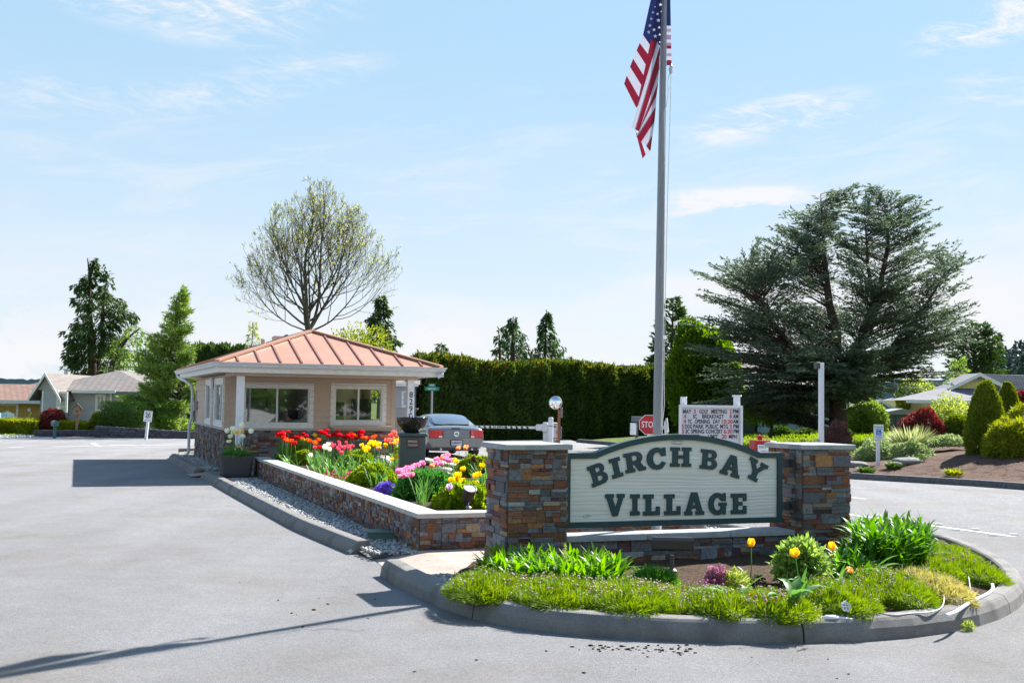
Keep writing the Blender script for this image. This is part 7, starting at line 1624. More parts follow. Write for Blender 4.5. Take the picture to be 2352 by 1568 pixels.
window(t, 'window', lx(279, Y + 1.2, o), lx(291, Y + 1.2, o), lzz(927, 285, Y + 1.2, o), lzz(908, 285, Y + 1.2, o), M_trim, M_glassl, Matrix.Translation((0, 1.2, 0)), frame=.07)
mb = MB(); p = at(152, 852, Y + 4); mb.lathe([(.12, zr - 1), (.12, lzz(850, 152, Y + 4, o)), (.2, lzz(849, 152, Y + 4, o)), (.2, lzz(847, 152, Y + 4, o)), (0, lzz(846, 152, Y + 4, o))], p.x - o.x, 4, 10); mb.build('vent_pipe', M_steel, rf)
for px, py in ((258, 851), (271, 855)): mb = MB(); q = at(px, py, Y + 3.2); mb.bbox(q.x - o.x - .18, q.x - o.x + .18, 3.0, 3.5, q.z - o.z - .35, q.z - o.z + .04, .02); mb.build('roof_vent', M_darkmetal, rf)
# --- yellow house at the far left
Y = 64; o = at(50, 960, Y); o.z = -.8; t = thing('yellow_house', 'ochre yellow house with reddish brown roof at the far left edge', 'house', o, 0)
M_yw = mat('ochre_wall', (.42, .27, .06), (.38, .24, .05), 3, .8); M_rs = shingle('red_brown_shingles', (.20, .11, .08), (.27, .16, .12)); ze = lzz(920, 60, Y, o)
mb = MB(); siding(mb, lx(-80, Y, o), lx(103, Y, o), 0, ze, .2); mb.box(lx(-80, Y, o), lx(103, Y, o), .05, 8, 0, ze); mb.build('wall', M_yw, t)
mb = MB(); zr = lzz(882, 50, Y + 4.5, o); a, b = lx(-90, Y, o), lx(104, Y, o); mb.add([(a, -.5, ze), (b, -.5, ze), (b - .3, 4.5, zr), (a, 4.5, zr), (a, 9.5, ze), (b, 9.5, ze), (a, -.5, ze - .08), (b, -.5, ze - .08), (a, 9.5, ze - .08), (b, 9.5, ze - .08)], [(0, 1, 2, 3), (3, 2, 5, 4), (0, 6, 7, 1), (6, 8, 9, 7), (1, 7, 9, 5, 2), (0, 3, 4, 8, 6)]); mb.build('roof', M_rs, t)
mb = MB(); mb.box(a, b + .05, -.60, -.505, ze - .16, ze + .03); mb.build('gutter', M_gutter, t)
window(t, 'window', lx(-10, Y, o), lx(44, Y, o), lzz(965, 20, Y, o), lzz(926, 20, Y, o), M_trim, M_glassl, None, frame=.12, mull=(.28, .62))
mb = MB(); mb.M = Matrix.Translation((lx(70, Y, o), -.03, lzz(941, 70, Y, o))) @ Matrix.Rotation(R(90), 4, 'X'); mb.lathe([(0, 0), (.1, 0), (.1, .05), (0, .06)], n=12); mb.build('wall_lamp', M_trim, t)
# --- far dark roofed house between them
Y = 85; o = at(90, 900, Y); o.z = -.8; t = thing('dark_roof_house', 'distant house with dark roof and skylight between the yellow and the grey house', 'house', o, 0)
mb = MB(); ze = lzz(897, 90, Y, o); mb.box(lx(30, Y, o), lx(150, Y, o), 0, 8, 0, ze); mb.build('wall', M_gs, t)
mb = MB(); hip_roof(mb, lx(30, Y, o) - .4, lx(190, Y, o), -.5, 8.5, ze, lzz(867, 110, Y + 4, o)); rf = mb.build('roof', shingle('dark_shingles', (.11, .10, .11), (.15, .14, .15)), t)
mb = MB(); p = at(122, 873, Y + 1.6); mb.box(p.x - o.x - .5, p.x - o.x + .5, 1.2, 2.2, p.z - o.z - .2, p.z - o.z + .22); mb.build('skylight', M_glassl, rf)
mb = MB(); p = at(103, 868, Y + 2.6); mb.tube([(p.x - o.x, 2.6, p.z - o.z - .6), (p.x - o.x, 2.6, p.z - o.z + .35)], .08, 8); mb.build('vent_pipe', M_steel, rf)

# --- grey house seen between gatehouse wall and post, fence in front
Y = 50; o = at(925, 1000, Y); o.z = 0; t = thing('grey_side_house', 'grey house with white window seen between the gatehouse and its 8290 post', 'house', o, 0)
x0, x1 = lx(880, Y, o), lx(949, Y, o); ze = lzz(880, 925, Y, o)
mb = MB(); siding(mb, x0, x1, 0, ze, .2); mb.box(x0, x1, .04, 6, 0, ze); mb.build('wall', M_gs, t)
mb = MB(); a, b = x0 - .5, x1 + .25; zr = lzz(848, 925, Y + 3, o); mb.add([(a, -.4, ze - .04), (b, -.4, ze - .04), (b, 3, zr), (a, 3, zr), (a, 6.4, ze - .04), (b, 6.4, ze - .04)], [(0, 1, 2, 3), (3, 2, 5, 4), (0, 4, 5, 1), (1, 5, 2), (0, 3, 4)]); mb.build('roof', M_sh, t)
mb = MB(); mb.box(a, b, -.5, -.405, ze - .14, ze); mb.build('gutter', M_gutter, t)
window(t, 'window', lx(923, Y, o), lx(947, Y, o), lzz(935, 930, Y, o), lzz(897, 930, Y, o), M_trim, M_glassd, None, frame=.08, mull=(.5,), bars=(.5,))
o = at(920, 1000, 47); o.z = 0; t = thing('lattice_fence', 'weathered wooden fence with lattice top beside the gatehouse', 'fence', o, 0)
M_fw = mat('fence_wood', (.27, .215, .175), (.35, .29, .24), 4, .9, stretch=(4, 4, .5)); zt_ = at(920, 936, 47).z; x0, x1 = lx(880, 47, o), lx(962, 47, o); mb = MB(); x = x0
while x < x1: mb.box(x, min(x + .135, x1), 0, .02, .05, zt_ - .42); x += .145
mb.build('boards', M_fw, t); mb = MB()
for s in (-1, 1):
    x = x0
    while x < x1 - .3: mb.add([(x, .005 + s * .004, zt_ - .40), (x + .03, .005 + s * .004, zt_ - .40), (x + .03 + (.34 if s > 0 else 0) - (0 if s > 0 else -.0), .005 + s * .004, zt_ - .06), (x + (.34 if s > 0 else 0), .005 + s * .004, zt_ - .06)] if s > 0 else [(x + .34, .001, zt_ - .40), (x + .37, .001, zt_ - .40), (x + .03, .001, zt_ - .06), (x, .001, zt_ - .06)], [(0, 1, 2, 3)]); x += .10
mb.build('lattice', M_fw, t); mb = MB(); mb.box(x0, x1, -.02, .05, zt_ - .055, zt_); mb.box(x0, x1, -.02, .05, zt_ - .45, zt_ - .405); mb.build('rail', M_fw, t)

# --- long low roof behind the hedge
Y = 68; o = at(1430, 900, Y); o.z = 0; t = thing('hedge_house', 'house whose grey shingle roof and vent pipe show above the tall hedge', 'house', o, 0)
x0, x1 = lx(1300, Y, o), lx(1700, Y, o); ze = lzz(880, 1430, Y, o); zr = lzz(848, 1430, Y + 4, o); mb = MB(); mb.box(x0, x1, 0, 8, 0, ze); mb.build('wall', M_gs, t)
mb = MB(); gable_prism(mb, x0, x1, 0, 8, ze, zr, .5, 'x', .12); rf = mb.build('roof', shingle('grey_shingles', (.26, .235, .24), (.34, .31, .31)), t)
mb = MB(); p = at(1468, 848, Y + 2.4); mb.tube([(p.x - o.x, 2.4, p.z - o.z - .7), (p.x - o.x, 2.4, p.z - o.z + .1)], .08, 8); mb.build('vent_pipe', M_steel, rf)

# --- pale blue house behind the cedar
Y = 52; o = at(1830, 1000, Y); o.z = .35; t = thing('blue_house', 'light blue board house with white window behind the cedar trunk', 'house', o, 0)
M_bl = mat('blue_boards', (.50, .70, .86), (.47, .67, .83), 3, .75); x0, x1 = lx(1753, Y, o), lx(1949, Y, o); ze = lzz(893, 1830, Y, o); wn = (lx(1815, Y, o), lx(1882, Y, o), lzz(953, 1850, Y, o), lzz(905, 1850, Y, o))
mb = MB(); mb.box(x0, wn[0], 0, .1, 0, ze); mb.box(wn[1], x1, 0, .1, 0, ze); mb.box(wn[0], wn[1], 0, .1, 0, wn[2]); mb.box(wn[0], wn[1], 0, .1, wn[3], ze); mb.box(x1 - .12, x1 - .001, .1, 9, 0, ze); mb.box(x0, x0 + .1, .1, 9, 0, ze)
x = x0 + .3
while x < x1: 
    if not wn[0] - .03 < x < wn[1] + .03: mb.box(x - .012, x + .012, -.012, -.001, 0, ze)
    elif x < wn[1]: mb.box(x - .012, x + .012, -.012, -.001, 0, wn[2])
    x += .42
mb.build('wall', M_bl, t)
mb = MB(); mb.box(lx(1704, Y, o), x0 - .01, 1.2, 1.4, 0, ze); mb.build('porch_wall', mat('porch_dark', (.06, .04, .03), rough=.8), t)
mb = MB(); mb.box(lx(1716, Y, o), lx(1746, Y, o), 1.13, 1.19, 0.1, ze - .3); mb.build('door', mat('door_grey', (.13, .15, .16), rough=.6), t)
mb = MB(); mb.box(lx(1700, Y, o), x0, -.3, 1.3, -.1, .12); mb.build('step', M_conc, t)
window(t, 'window', *wn, M_trim, M_glassd, None, frame=.09, y=-.06)
mb = MB(); mb.box(wn[0] - .05, wn[1] + .05, -.28, -.065, wn[2] - .14, wn[2] - .04)
for i in range(3): xx = wn[0] + .25 + i * .42; mb.add([(xx, -.24, wn[2] - .141), (xx + .05, -.24, wn[2] - .141), (xx + .05, -.03, wn[2] - .36), (xx, -.03, wn[2] - .36)], [(0, 1, 2, 3)])
mb.build('flower_box', mat('box_blue', (.02, .035, .06), rough=.6), t)
for a, b in ((wn[0] - .5, wn[0] - .06), (wn[1] + .06, wn[1] + .5)): mb = MB(); mb.box(a, b, -.05, -.013, wn[2] - .05, wn[3]); mb.build('shutter', mat('shutter_navy', (.02, .04, .075), rough=.6), t)
mb = MB(); mb.box(x1 - .07, x1 + .02, -.03, -.0015, 0, ze); mb.build('corner_board', mat('corner_pale', (.45, .52, .58), rough=.6), t)
mb = MB(); gable_prism(mb, lx(1700, Y, o), x1, 0, 9, ze, ze + 1.5, .22, 'x', .12); mb.build('roof', shingle('brown_grey_shingles', (.20, .17, .16), (.27, .24, .22)), t)

# --- small grey gabled house and dark shed
Y = 60; o = at(2020, 960, Y); o.z = .6; t = thing('small_gabled_house', 'small pale grey house with white trimmed gable behind the rhododendron', 'house', o, 0)
ze = lzz(938, 2020, Y, o); zr = lzz(917, 2020, Y, o); x0, x1 = lx(1988, Y, o), lx(2052, Y, o)
mb = MB(); siding(mb, x0, x1, -.2, ze, .18, holes=[(lx(2001, Y, o), lx(2039, Y, o), -.1, ze - .05)]); mb.box(x0, x1, .05, 5, -.4, ze); mb.prismy([(x0, ze), (x1, ze), ((x0 + x1) / 2, zr)], 0, .1); mb.build('wall', mat('pale_blue_grey', (.30, .36, .41), rough=.8), t)
mb = MB(); gable_prism(mb, x0, x1, 0, 5, ze, zr, .25, 'y', .06); mb.build('roof', M_sh, t); mb = MB(); barge(mb, x0, x1, -.26, ze, zr, .25, .14); mb.build('barge_board', M_trim, t)
window(t, 'window', lx(2001, Y, o), lx(2039, Y, o), -.1, ze - .05, M_trim, M_glassd, None, frame=.07, mull=(.5,)); window(t, 'window', lx(2015, Y, o), lx(2024, Y, o), ze + .05, ze + .30, M_trim, M_glassd, None, frame=.04)
Y = 50; o = at(2090, 1000, Y); o.z = .6; t = thing('garden_shed', 'dark blue grey metal shed with low gable behind the red barberry', 'shed', o, 0)
x0, x1 = lx(2031, Y, o), lx(2152, Y, o); ze = lzz(948, 2080, Y, o); zr = lzz(938, 2080, Y, o); xm_ = lx(2072, Y, o) ; mb = MB(); mb.box(x0, lx(2112, Y, o), 0, 3, -.3, ze - .02)
x = x0 + .2
while x < lx(2112, Y, o): mb.box(x, x + .03, -.02, -.001, -.3, ze - .04); x += .3
mb.build('wall', mat('shed_blue', (.06, .085, .11), (.07, .095, .12), 2, .6), t)
mb = MB(); a, b, c = x0 - .1, lx(2114, Y, o), lx(2072, Y, o); mb.add([(a, -.15, ze), (b, -.15, ze - .0), (c, -.15, zr), (a + .1, 3.1, ze), (x1, 3.1, ze), (c + .7, 3.1, zr), (a, -.15, ze - .08), (b, -.15, ze - .08)], [(0, 2, 5, 3), (2, 1, 4, 5), (0, 6, 7, 1, 2), (3, 5, 4)]); mb.build('roof', mat('shed_roof', (.20, .22, .24), rough=.5), t)

# --- yellow house right
Y = 60; o = at(2250, 960, Y); o.z = .6; t = thing('pale_yellow_house', 'pale yellow house with white gable and dark shingle roofs at the right', 'house', o, 0)
M_yl = mat('pale_yellow', (.74, .64, .26), (.70, .60, .24), 3, .8); M_sg2 = shingle('slate_shingles', (.15, .145, .16), (.21, .20, .22))
x0, x1, xm_ = lx(2172, Y, o), lx(2318, Y, o), lx(2245, Y, o); ze = lzz(893, 2245, Y, o); zr = lzz(857, 2245, Y, o)
mb = MB(); zlow = lzz(921, 2200, Y, o); mb.box(lx(2112, Y, o), lx(2430, Y, o), -2.0, 8, -.6, zlow + .05); mb.build('wall', M_yl, t)
mb = MB(); mb.prismy([(x0, ze - .1), (x1, ze - .1), (xm_, zr - .05)], .0, .3); mb.build('gable_wall', M_yl, t)
mb = MB(); x = x0 + .25
while x < x1: h_ = (1 - abs(x - xm_) / (x1 - xm_)) * (zr - ze) ; mb.box(x - .015, x + .015, -.02, -.001, ze - .1, ze + h_ - .15) if h_ > .15 else None; x += .22
mb.build('batten', M_yl, t)
mb = MB(); 
for s in (-.22, .06): mb.box(xm_ + s - .02, xm_ + s + .2, -.05, -.021, zr - 1.05 * (zr - ze) * .52, zr - (zr - ze) * .28)
mb.build('gable_vent', mat('vent_cream', (.5, .45, .3), rough=.7), t)
mb = MB(); gable_prism(mb, x0, x1, 0, 1.5, ze, zr, .35, 'y', .08); mb.build('gable_roof', M_sg2, t)
mb = MB(); barge(mb, x0, x1, -.36, ze, zr, .35, .17); mb.build('barge_board', M_trim, t)
a, b = lx(2081, Y - 2.6, o), lx(2440, Y, o)
mb = MB(); mb.add([(a, -2.6, zlow), (b, -2.6, zlow), (b, -.05, ze + .0), (x0 - .2, -.05, ze + .02), (a + .5, 3, zlow)], [(0, 1, 2, 3), (0, 3, 4)]); mb.add([(a, -2.6, zlow - .06), (b, -2.6, zlow - .06), (b, 0, zlow - .06), (a, 0, zlow - .06)], [(3, 2, 1, 0)]); mb.build('lower_roof', M_sg2, t)
mb = MB(); mb.box(a, b, -2.68, -2.605, zlow - .14, zlow + .02); mb.build('gutter', M_gutter, t)
mb = MB(); mb.add([(xm_, .2, zr - .02), (lx(2500, Y, o), .2, zr - .12), (lx(2500, Y, o), 3.5, zr + .02), (xm_, 3.5, zr), (x1 - .3, -.05, ze), (lx(2500, Y, o), -.05, ze - .05)], [(4, 5, 1, 0), (0, 1, 2, 3)]); mb.build('main_roof', shingle('light_shingles', (.30, .27, .27), (.38, .35, .34)), t)
mb = MB(); mb.box(lx(2112, Y, o) - .03, lx(2112, Y, o) + .08, -2.03, -1.9, -.5, zlow); mb.build('corner_board', M_trim, t)
Y = 80; o = at(2160, 900, Y); o.z = .3; t = thing('far_house', 'distant grey roof just left of the yellow gable', 'house', o, 0); mb = MB(); gable_prism(mb, lx(2130, Y, o), lx(2190, Y, o), 0, 6, lzz(905, 2160, Y, o), lzz(886, 2160, Y, o), .3, 'x', .1); mb.build('roof', M_sg2, t); mb = MB(); mb.box(lx(2132, Y, o), lx(2188, Y, o), 0, 6, 0, lzz(905, 2160, Y, o)); mb.build('wall', M_gs, t)
# ================================================================== planting in the raised bed and the sign bed
F_hinoki = foliage('hinoki_leaves', (0.13, 0.23, 0.008), (0.34, 0.44, 0.018), .35, nscale=5)
F_tleaf = foliage('tulip_leaves', (0.060, 0.17, 0.035), (0.15, 0.32, 0.07), .4, rough=.45, nscale=4)
F_strap = foliage('strap_leaves', (0.045, 0.16, 0.012), (0.17, 0.35, 0.02), .45, rough=.42, nscale=4)
F_clump = foliage('clump_leaves', (0.03, 0.12, 0.010), (0.11, 0.27, 0.018), .4, rough=.42, nscale=4)
F_peony = foliage('peony_leaves', (0.03, 0.15, 0.03), (0.08, 0.26, 0.04), .35, rough=.35, nscale=5)
F_thrift = foliage('thrift_leaves', (0.045, 0.120, 0.007), (0.215, 0.30, 0.018), .40, nscale=7)
F_thriftb = foliage('dry_thrift', (0.22, 0.24, 0.04), (0.42, 0.36, 0.13), .4, nscale=6)
F_tuft = foliage('green_tuft', (0.035, 0.15, 0.02), (0.10, 0.28, 0.03), .35, nscale=4)
def petal(name, a, b, tr=.35): return foliage(name, a, b, tr, rough=.45, nscale=30)
PT_ = dict(red=petal('petal_red', (.62, .004, .006), (.85, .02, .01)), orange=petal('petal_orange', (.80, .06, .01), (.95, .32, .03)), yellow=petal('petal_yellow', (.85, .55, .01), (.95, .75, .03)),
           white=petal('petal_white', (.80, .82, .62), (.88, .88, .80)), pink=petal('petal_pink', (.80, .22, .40), (.92, .52, .66)), rose=petal('petal_rose', (.62, .05, .09), (.82, .25, .28)),
           coral=petal('petal_coral', (.85, .20, .14), (.95, .42, .30)), peach=petal('petal_peach', (.90, .42, .14), (.95, .66, .34)), purple=petal('petal_purple', (.05, .004, .02), (.10, .01, .04), .15), lilac=petal('petal_lilac', (.60, .42, .62), (.75, .60, .76)))
def bloom_mesh(kind, r=.035, h=.075, openness=0.0, rows=6, double=False, seed=0):
    rng = np.random.default_rng(seed); a = Acc()
    for lay in range(2 if double else 1):
        npet = 6
        for k in range(npet):
            az = k * math.pi * 2 / npet + lay * .5 + rng.normal(0, .08); rr = r * (1 - .30 * lay) * (1.0 if k % 2 else .93); hh = h * (1 - .08 * lay) * (1 + rng.normal(0, .04)); V = []
            for i in range(rows + 1):
                u = i / rows; rad = rr * (math.sin(min(1, u * 1.35) * math.pi * .5) ** .8) * (1 - .42 * max(0, u - .45) * (1 - openness * 2.2)) ; z = hh * u * (1 - .25 * openness)
                wd = r * .95 * math.sin(math.pi * min(.97, .12 + u * .86)) ** .7
                for s in (-1, 0, 1): V.append((rad * math.cos(az) * (1 - .12 * abs(s)) - s * wd * math.sin(az), rad * math.sin(az) * (1 - .12 * abs(s)) + s * wd * math.cos(az), z - .003 * abs(s)))
            i = np.arange(rows) * 3; Fc = np.concatenate([np.stack([i, i + 1, i + 4, i + 3], 1), np.stack([i + 1, i + 2, i + 5, i + 4], 1)]); a.add(np.array(V), Fc)
    return a.build('bloom', PT_[kind], None, smooth=True)
def tulip(kind, label, group, r=.036, h=.08, op=0.0, H=.52, double=False, seed=0, leaves=3, leafL=.27):
    t = thing('tulip', label, 'tulip', (0, 0, -50), 0, group); rng = np.random.default_rng(seed + 5)
    mb = MB(); mb.tube([(0, 0, 0), (.012, .004, H * .5), (0, 0, H)], [.0055, .005, .0045], 6); mb.build('stem', F_tleaf, t, smooth=True)
    b = bloom_mesh(kind, r, h, op, double=double, seed=seed); b.parent = t; b.location = (0, 0, H - .004)
    for i in range(leaves):
        V, Fc = straps(rng, np.zeros((1, 3)), [i * 2.1 + rng.random()], np.array([R(72)]), leafL * rng.uniform(.8, 1.2), .042, np.array([rng.uniform(.3, 1.1)]), 5, .35); npmesh('leaf', V, [Fc], F_tleaf, t, smooth=True)
    return t
def put(o_, pos, scale, rz, used):
    if not used.get(o_.name): used[o_.name] = 1; o = o_; o.location = pos; o.rotation_euler = (0, 0, rz); o.scale = (scale,) * 3 if not hasattr(scale, '__len__') else scale; return o
    return dup(o_, pos, rz, scale=scale)
USED = {}
def z4(x, y): return (850 + x * .4039) / 1.5408, (1500 + y * .4039) / 1.5408
TP = dict(red=tulip('red', 'scarlet open tulip in the crowded back row along the gatehouse wall', 'scarlet tulips of the back row', .05, .085, .25, seed=1, double=True),
          orange=tulip('orange', 'orange red tulip standing among the scarlet ones near the gatehouse', 'orange red tulips of the back row', .045, .085, .15, seed=2),
          yellow=tulip('yellow', 'bright yellow tulip in the raised flower bed', 'yellow tulips in the raised bed', .045, .085, .3, seed=3),
          white=tulip('white', 'large white tulip towards the front of the red row', 'white tulips in the raised bed', .045, .10, .1, seed=4),
          rose=tulip('rose', 'small rose red tulip with pale edges in the middle of the bed', 'rose tulips in the raised bed', .036, .07, .0, seed=5, H=.45),
          coral=tulip('coral', 'soft coral pink tulip beside the memorial fountain', 'coral tulips beside the fountain', .04, .085, .0, seed=6),
          pink=tulip('pink', 'fluffy double pink tulip in front of the memorial fountain', 'double pink tulips before the fountain', .055, .09, .3, seed=7, double=True),
          peach=tulip('peach', 'peach orange tulip mixed with the double pink ones', 'peach tulips in the raised bed', .05, .08, .3, seed=8, double=True),
          purple=tulip('purple', 'almost black purple tulip near the left stone pillar', 'dark purple tulips near the pillar', .04, .08, .0, seed=9),
          lilac=tulip('lilac', 'pale lilac lily shaped tulip above the bullet spot lamp', 'lilac tulips above the spot lamp', .045, .10, .3, seed=10))
LST = dict(red=[(205, 75), (225, 70), (250, 65), (265, 74), (335, 75), (350, 84), (375, 85), (415, 60), (395, 125), (440, 118), (445, 180), (505, 155), (510, 110), (575, 80), (520, 100), (190, 78), (740, 55), (765, 98), (790, 48), (865, 75), (880, 92), (850, 84), (925, 98), (960, 92), (945, 112), (1040, 90), (1085, 62), (1060, 62), (1110, 115), (1035, 105), (1125, 108), (975, 100), (725, 62), (905, 78), (320, 95), (420, 132)],
           orange=[(155, 110), (225, 108), (290, 80), (300, 103), (330, 133), (260, 135), (625, 140), (670, 130), (650, 148), (692, 122), (985, 75), (1158, 98), (1080, 115), (1020, 100), (1165, 110), (610, 128)],
           yellow=[(645, 92), (565, 125), (1095, 190), (1075, 178), (1112, 205), (1085, 207), (1150, 160), (1185, 155), (1198, 172), (1165, 168), (1230, 168), (1262, 174), (1362, 135), (1350, 160), (1372, 118), (1352, 275), (1865, 310), (1910, 322), (1925, 382), (1890, 435), (1867, 482), (1910, 502), (1930, 508), (2098, 355), (1412, 488), (1140, 150), (1215, 158), (2075, 620 - 190)],
           white=[(583, 215), (703, 200), (755, 182), (335, 268)],
           rose=[(785, 160), (828, 178), (772, 165), (852, 198), (875, 188), (872, 152), (903, 152), (935, 185), (952, 186), (985, 185), (838, 235), (790, 235), (920, 190), (800, 168), (640, 190)],
           coral=[(1245, 105), (1262, 110), (1320, 87), (1357, 65), (1290, 112), (1303, 132), (1280, 140), (1322, 130), (1375, 90)],
           pink=[(1480, 392), (1400, 400), (1430, 420), (1385, 412), (1520, 360), (1580, 340), (1475, 375), (1502, 385), (1440, 442), (1510, 440), (1725, 330), (1790, 275), (1745, 300), (1770, 342), (1835, 315), (1802, 300), (1600, 332), (1455, 400), (1715, 345), (1820, 268)],
           peach=[(1540, 430), (1660, 355), (1780, 292), (1250, 200), (1910, 205), (1950, 195), (1990, 190), (1975, 202), (1335, 160), (1575, 425), (1350, 150), (2078, 527)],
           purple=[(2035, 295), (2060, 290), (2055, 312), (2110, 312), (2155, 290), (2137, 402), (2045, 280)],
           lilac=[(1985, 540), (1838, 572)])
rt = random.Random(9)
SOIL = 0.40
def bed_uv(p): q = p - Csn; return q.dot(BX), q.dot(AX)
for kind, pts in LST.items():
    if kind in ('red', 'orange', 'yellow', 'rose', 'coral', 'pink'): pts = pts + [(x + rt.uniform(-26, 26), y + rt.uniform(-6, 22)) for x, y in pts if rt.random() < .62]
    for zx_, zy_ in pts:
        px, py = z4(zx_, zy_); zb_ = .95
        zb_ = .95 if py < 1040 else .76 if py < 1100 else .65
        if zy_ in (180,): zb_ = .8
        p = gp(px, py, zb_); s, t_ = bed_uv(p)
        if t_ > 12.2:
            d = ray(px, py); o = Vector((0, 0, CAMH)); tt = ((Csn + AX * (12.2 - rt.random() * .5)) - o).dot(AX) / d.dot(AX); p = o + d * tt; s, t_ = bed_uv(p)
        s = min(3.4, max(.42, s)); t_ = max(.45, t_); q = bed(s, t_, SOIL); h = max(.25, p.z - SOIL - .04)
        base_h = .45 if kind == 'rose' else .52; k = h / base_h
        e = rt.uniform(.72, .98); sc3 = (e, e * rt.uniform(.9, 1.1), k)
        o = put(TP[kind], q, sc3, rt.random() * 6.28, USED); o.rotation_euler = (rt.gauss(0, .07), rt.gauss(0, .07), o.rotation_euler[2])
        for ch in o.children:
            if ch.name.startswith('bloom'): ch.scale = (1, 1, e / k)
# white tulips in the pot and the two toned ones in the sign bed
wt = tulip('white', 'cream white tulip growing in the dark square pot', 'white tulips in the pot', .05, .10, .1, H=.5, seed=21, leaves=3, leafL=.4)
yt = tulip('yellow', 'small yellow tulip among the white ones in the dark pot', 'yellow tulips in the pot', .035, .075, .1, H=.5, seed=22, leaves=2, leafL=.3)
def z2(x, y): return (600 + x * .4147) / 1.5408, (1100 + y * .4147) / 1.5408
for i, (x, y, k) in enumerate([(492, 1038, 0), (540, 1025, 0), (545, 1055, 0), (520, 1082, 0), (508, 1122, 0), (612, 998, 0), (691, 1037, 0), (622, 1082, 0), (577, 1047, 1), (620, 1040, 1), (593, 1160, 1)]):
    px, py = z2(x, y); p = at(px, py, 24.65 + rt.uniform(-.12, .12)); q = Vector((PT.x + (p.x - PT.x) * .62, p.y, PT.z + .38)); h = p.z - q.z
    o = put(wt if not k else yt, q, (1, 1, max(.3, h / .5)), rt.random() * 6.28, USED); o.rotation_euler = (0, math.atan2((p.x - q.x), h), 0)
rngp = np.random.default_rng(77); n = 240; a = rngp.random(n) * 6.28; rr = rngp.random(n) ** .5 * .26
P = np.stack([rr * np.cos(a), rr * np.sin(a), 0 * a + .38], 1); V, Fc = straps(rngp, P, a, R(70) - rngp.random(n) * .5, .22 * (.6 + .8 * rngp.random(n)), .035, .4 + rngp.random(n) * 1.3, 5); npmesh('leaves', V, [Fc], F_tleaf, pot, smooth=True)
FT2 = {}
def front_tulip(kind, px, py, gx, gy, label, r=.031, h=.08, op=.12, double=False, seed=0, lf=3, leafL=.3, lw=1.4):
    g = gp(gx, gy, .17); tip = at(px, py, g.y); H = tip.z - .17 - .03; t = tulip(kind, label, 'yellow tulips in the sign bed', r, h, op, H=H, double=double, seed=seed, leaves=lf, leafL=leafL); t.location = g
    t.rotation_euler = (0, math.atan2(tip.x - g.x, H), 0); return t
M_ty = petal('petal_striped', (.92, .72, .07), (.90, .58, .06)); PT_['striped'] = M_ty
front_tulip('striped', 1725, 1246, 1722, 1345, 'tall yellow and red striped tulip in front of the low wall', seed=31, lf=2, leafL=.2)
front_tulip('striped', 1826, 1268, 1838, 1385, 'yellow tulip with curling petals over the pale peony leaves', r=.036, op=.35, seed=32, lf=4, leafL=.3)
front_tulip('striped', 1912, 1254, 1925, 1362, 'yellow and orange tulip in front of the right pillar foot', seed=33, lf=4, leafL=.32)
front_tulip('peach', 1950, 1305, 1945, 1358, 'tiny peach tulip right of the pillar tulips', r=.03, h=.055, seed=34, lf=2, leafL=.22)
front_tulip('orange', 1722, 1363, 1718, 1388, 'tiny orange red tulip bud low in the thrift', r=.022, h=.05, seed=35, lf=2, leafL=.2)
def broad(label, px, py, n, L, W, seed, z=.17):
    rng = np.random.default_rng(seed); g = gp(px, py, z); a = rng.random(n) * 6.28; V, Fc = straps(rng, rng.normal(0, .02, (n, 3)) * (1, 1, 0), a, R(75) - rng.random(n) * .5, L * (.7 + .5 * rng.random(n)), W, .5 + rng.random(n) * 1.3, 7, .45)
    o = npmesh('tulip_leaves', V, [Fc], F_tleaf, smooth=True); o.location = g; tag(o, label, 'plant')
broad('pair of broad blue green tulip leaves left of the small orange bud', 1690, 1392, 5, .36, .06, 1); broad('twisted broad tulip leaves at the foot of the pale peony', 1822, 1398, 7, .36, .085, 2)
broad('broad tulip leaves right of the curling yellow tulip', 1880, 1380, 6, .34, .075, 3); broad('broad tulip leaves standing before the tall green clump', 1985, 1340, 7, .36, .08, 4)

# ------------------------------------------------------------------ shrubs of the raised bed
def bedshrub(name, label, cat, x0, x1, y0, y1, m, seed, **kw):
    ax, ay = z4(x0, y0); bx, by = z4(x1, y1); yb = by - .30 * (by - ay); Y = gp((ax + bx) / 2, yb, SOIL).y; ay -= .12 * (by - ay)
    return shrub(name, label, cat, ax, bx, ay, yb, Y, m, 'dome', seed=seed, zb=SOIL - .03, **kw)
hk = dict(n=5200, leaf=.045, lw=.75, lumpy=.22, k=4.5, cf=.86, inner=.12, up=.5)
bedshrub('cypress_mound', 'lime green dwarf cypress mound at the back left of the bed, under the red tulips', 'shrub', 362, 650, 190, 380, F_hinoki, 81, **hk)
bedshrub('cypress_mound', 'low lime green mound behind the white tulips at the bed edge', 'shrub', 470, 640, 262, 400, F_hinoki, 82, **hk)
bedshrub('cypress_mound', 'lime green mound in the middle of the bed behind the red primroses', 'shrub', 860, 1185, 258, 440, F_hinoki, 83, **hk)
bedshrub('cypress_mound', 'wide lime green mound in the middle bed behind the purple flowers', 'shrub', 940, 1392, 392, 600, F_hinoki, 84, **hk)
bedshrub('cypress_mound', 'small lime green mound left of the memorial fountain', 'shrub', 1245, 1390, 190, 290, F_hinoki, 85, **hk)
bedshrub('cypress_mound', 'lime green mound in the near corner of the bed around the spot lamp', 'shrub', 1705, 2240, 556, 800, F_hinoki, 86, **{**hk, 'n': 9000})
bedshrub('cypress_mound', 'lime green mound below the dark purple tulips', 'shrub', 1880, 2240, 318, 520, F_hinoki, 87, **hk)
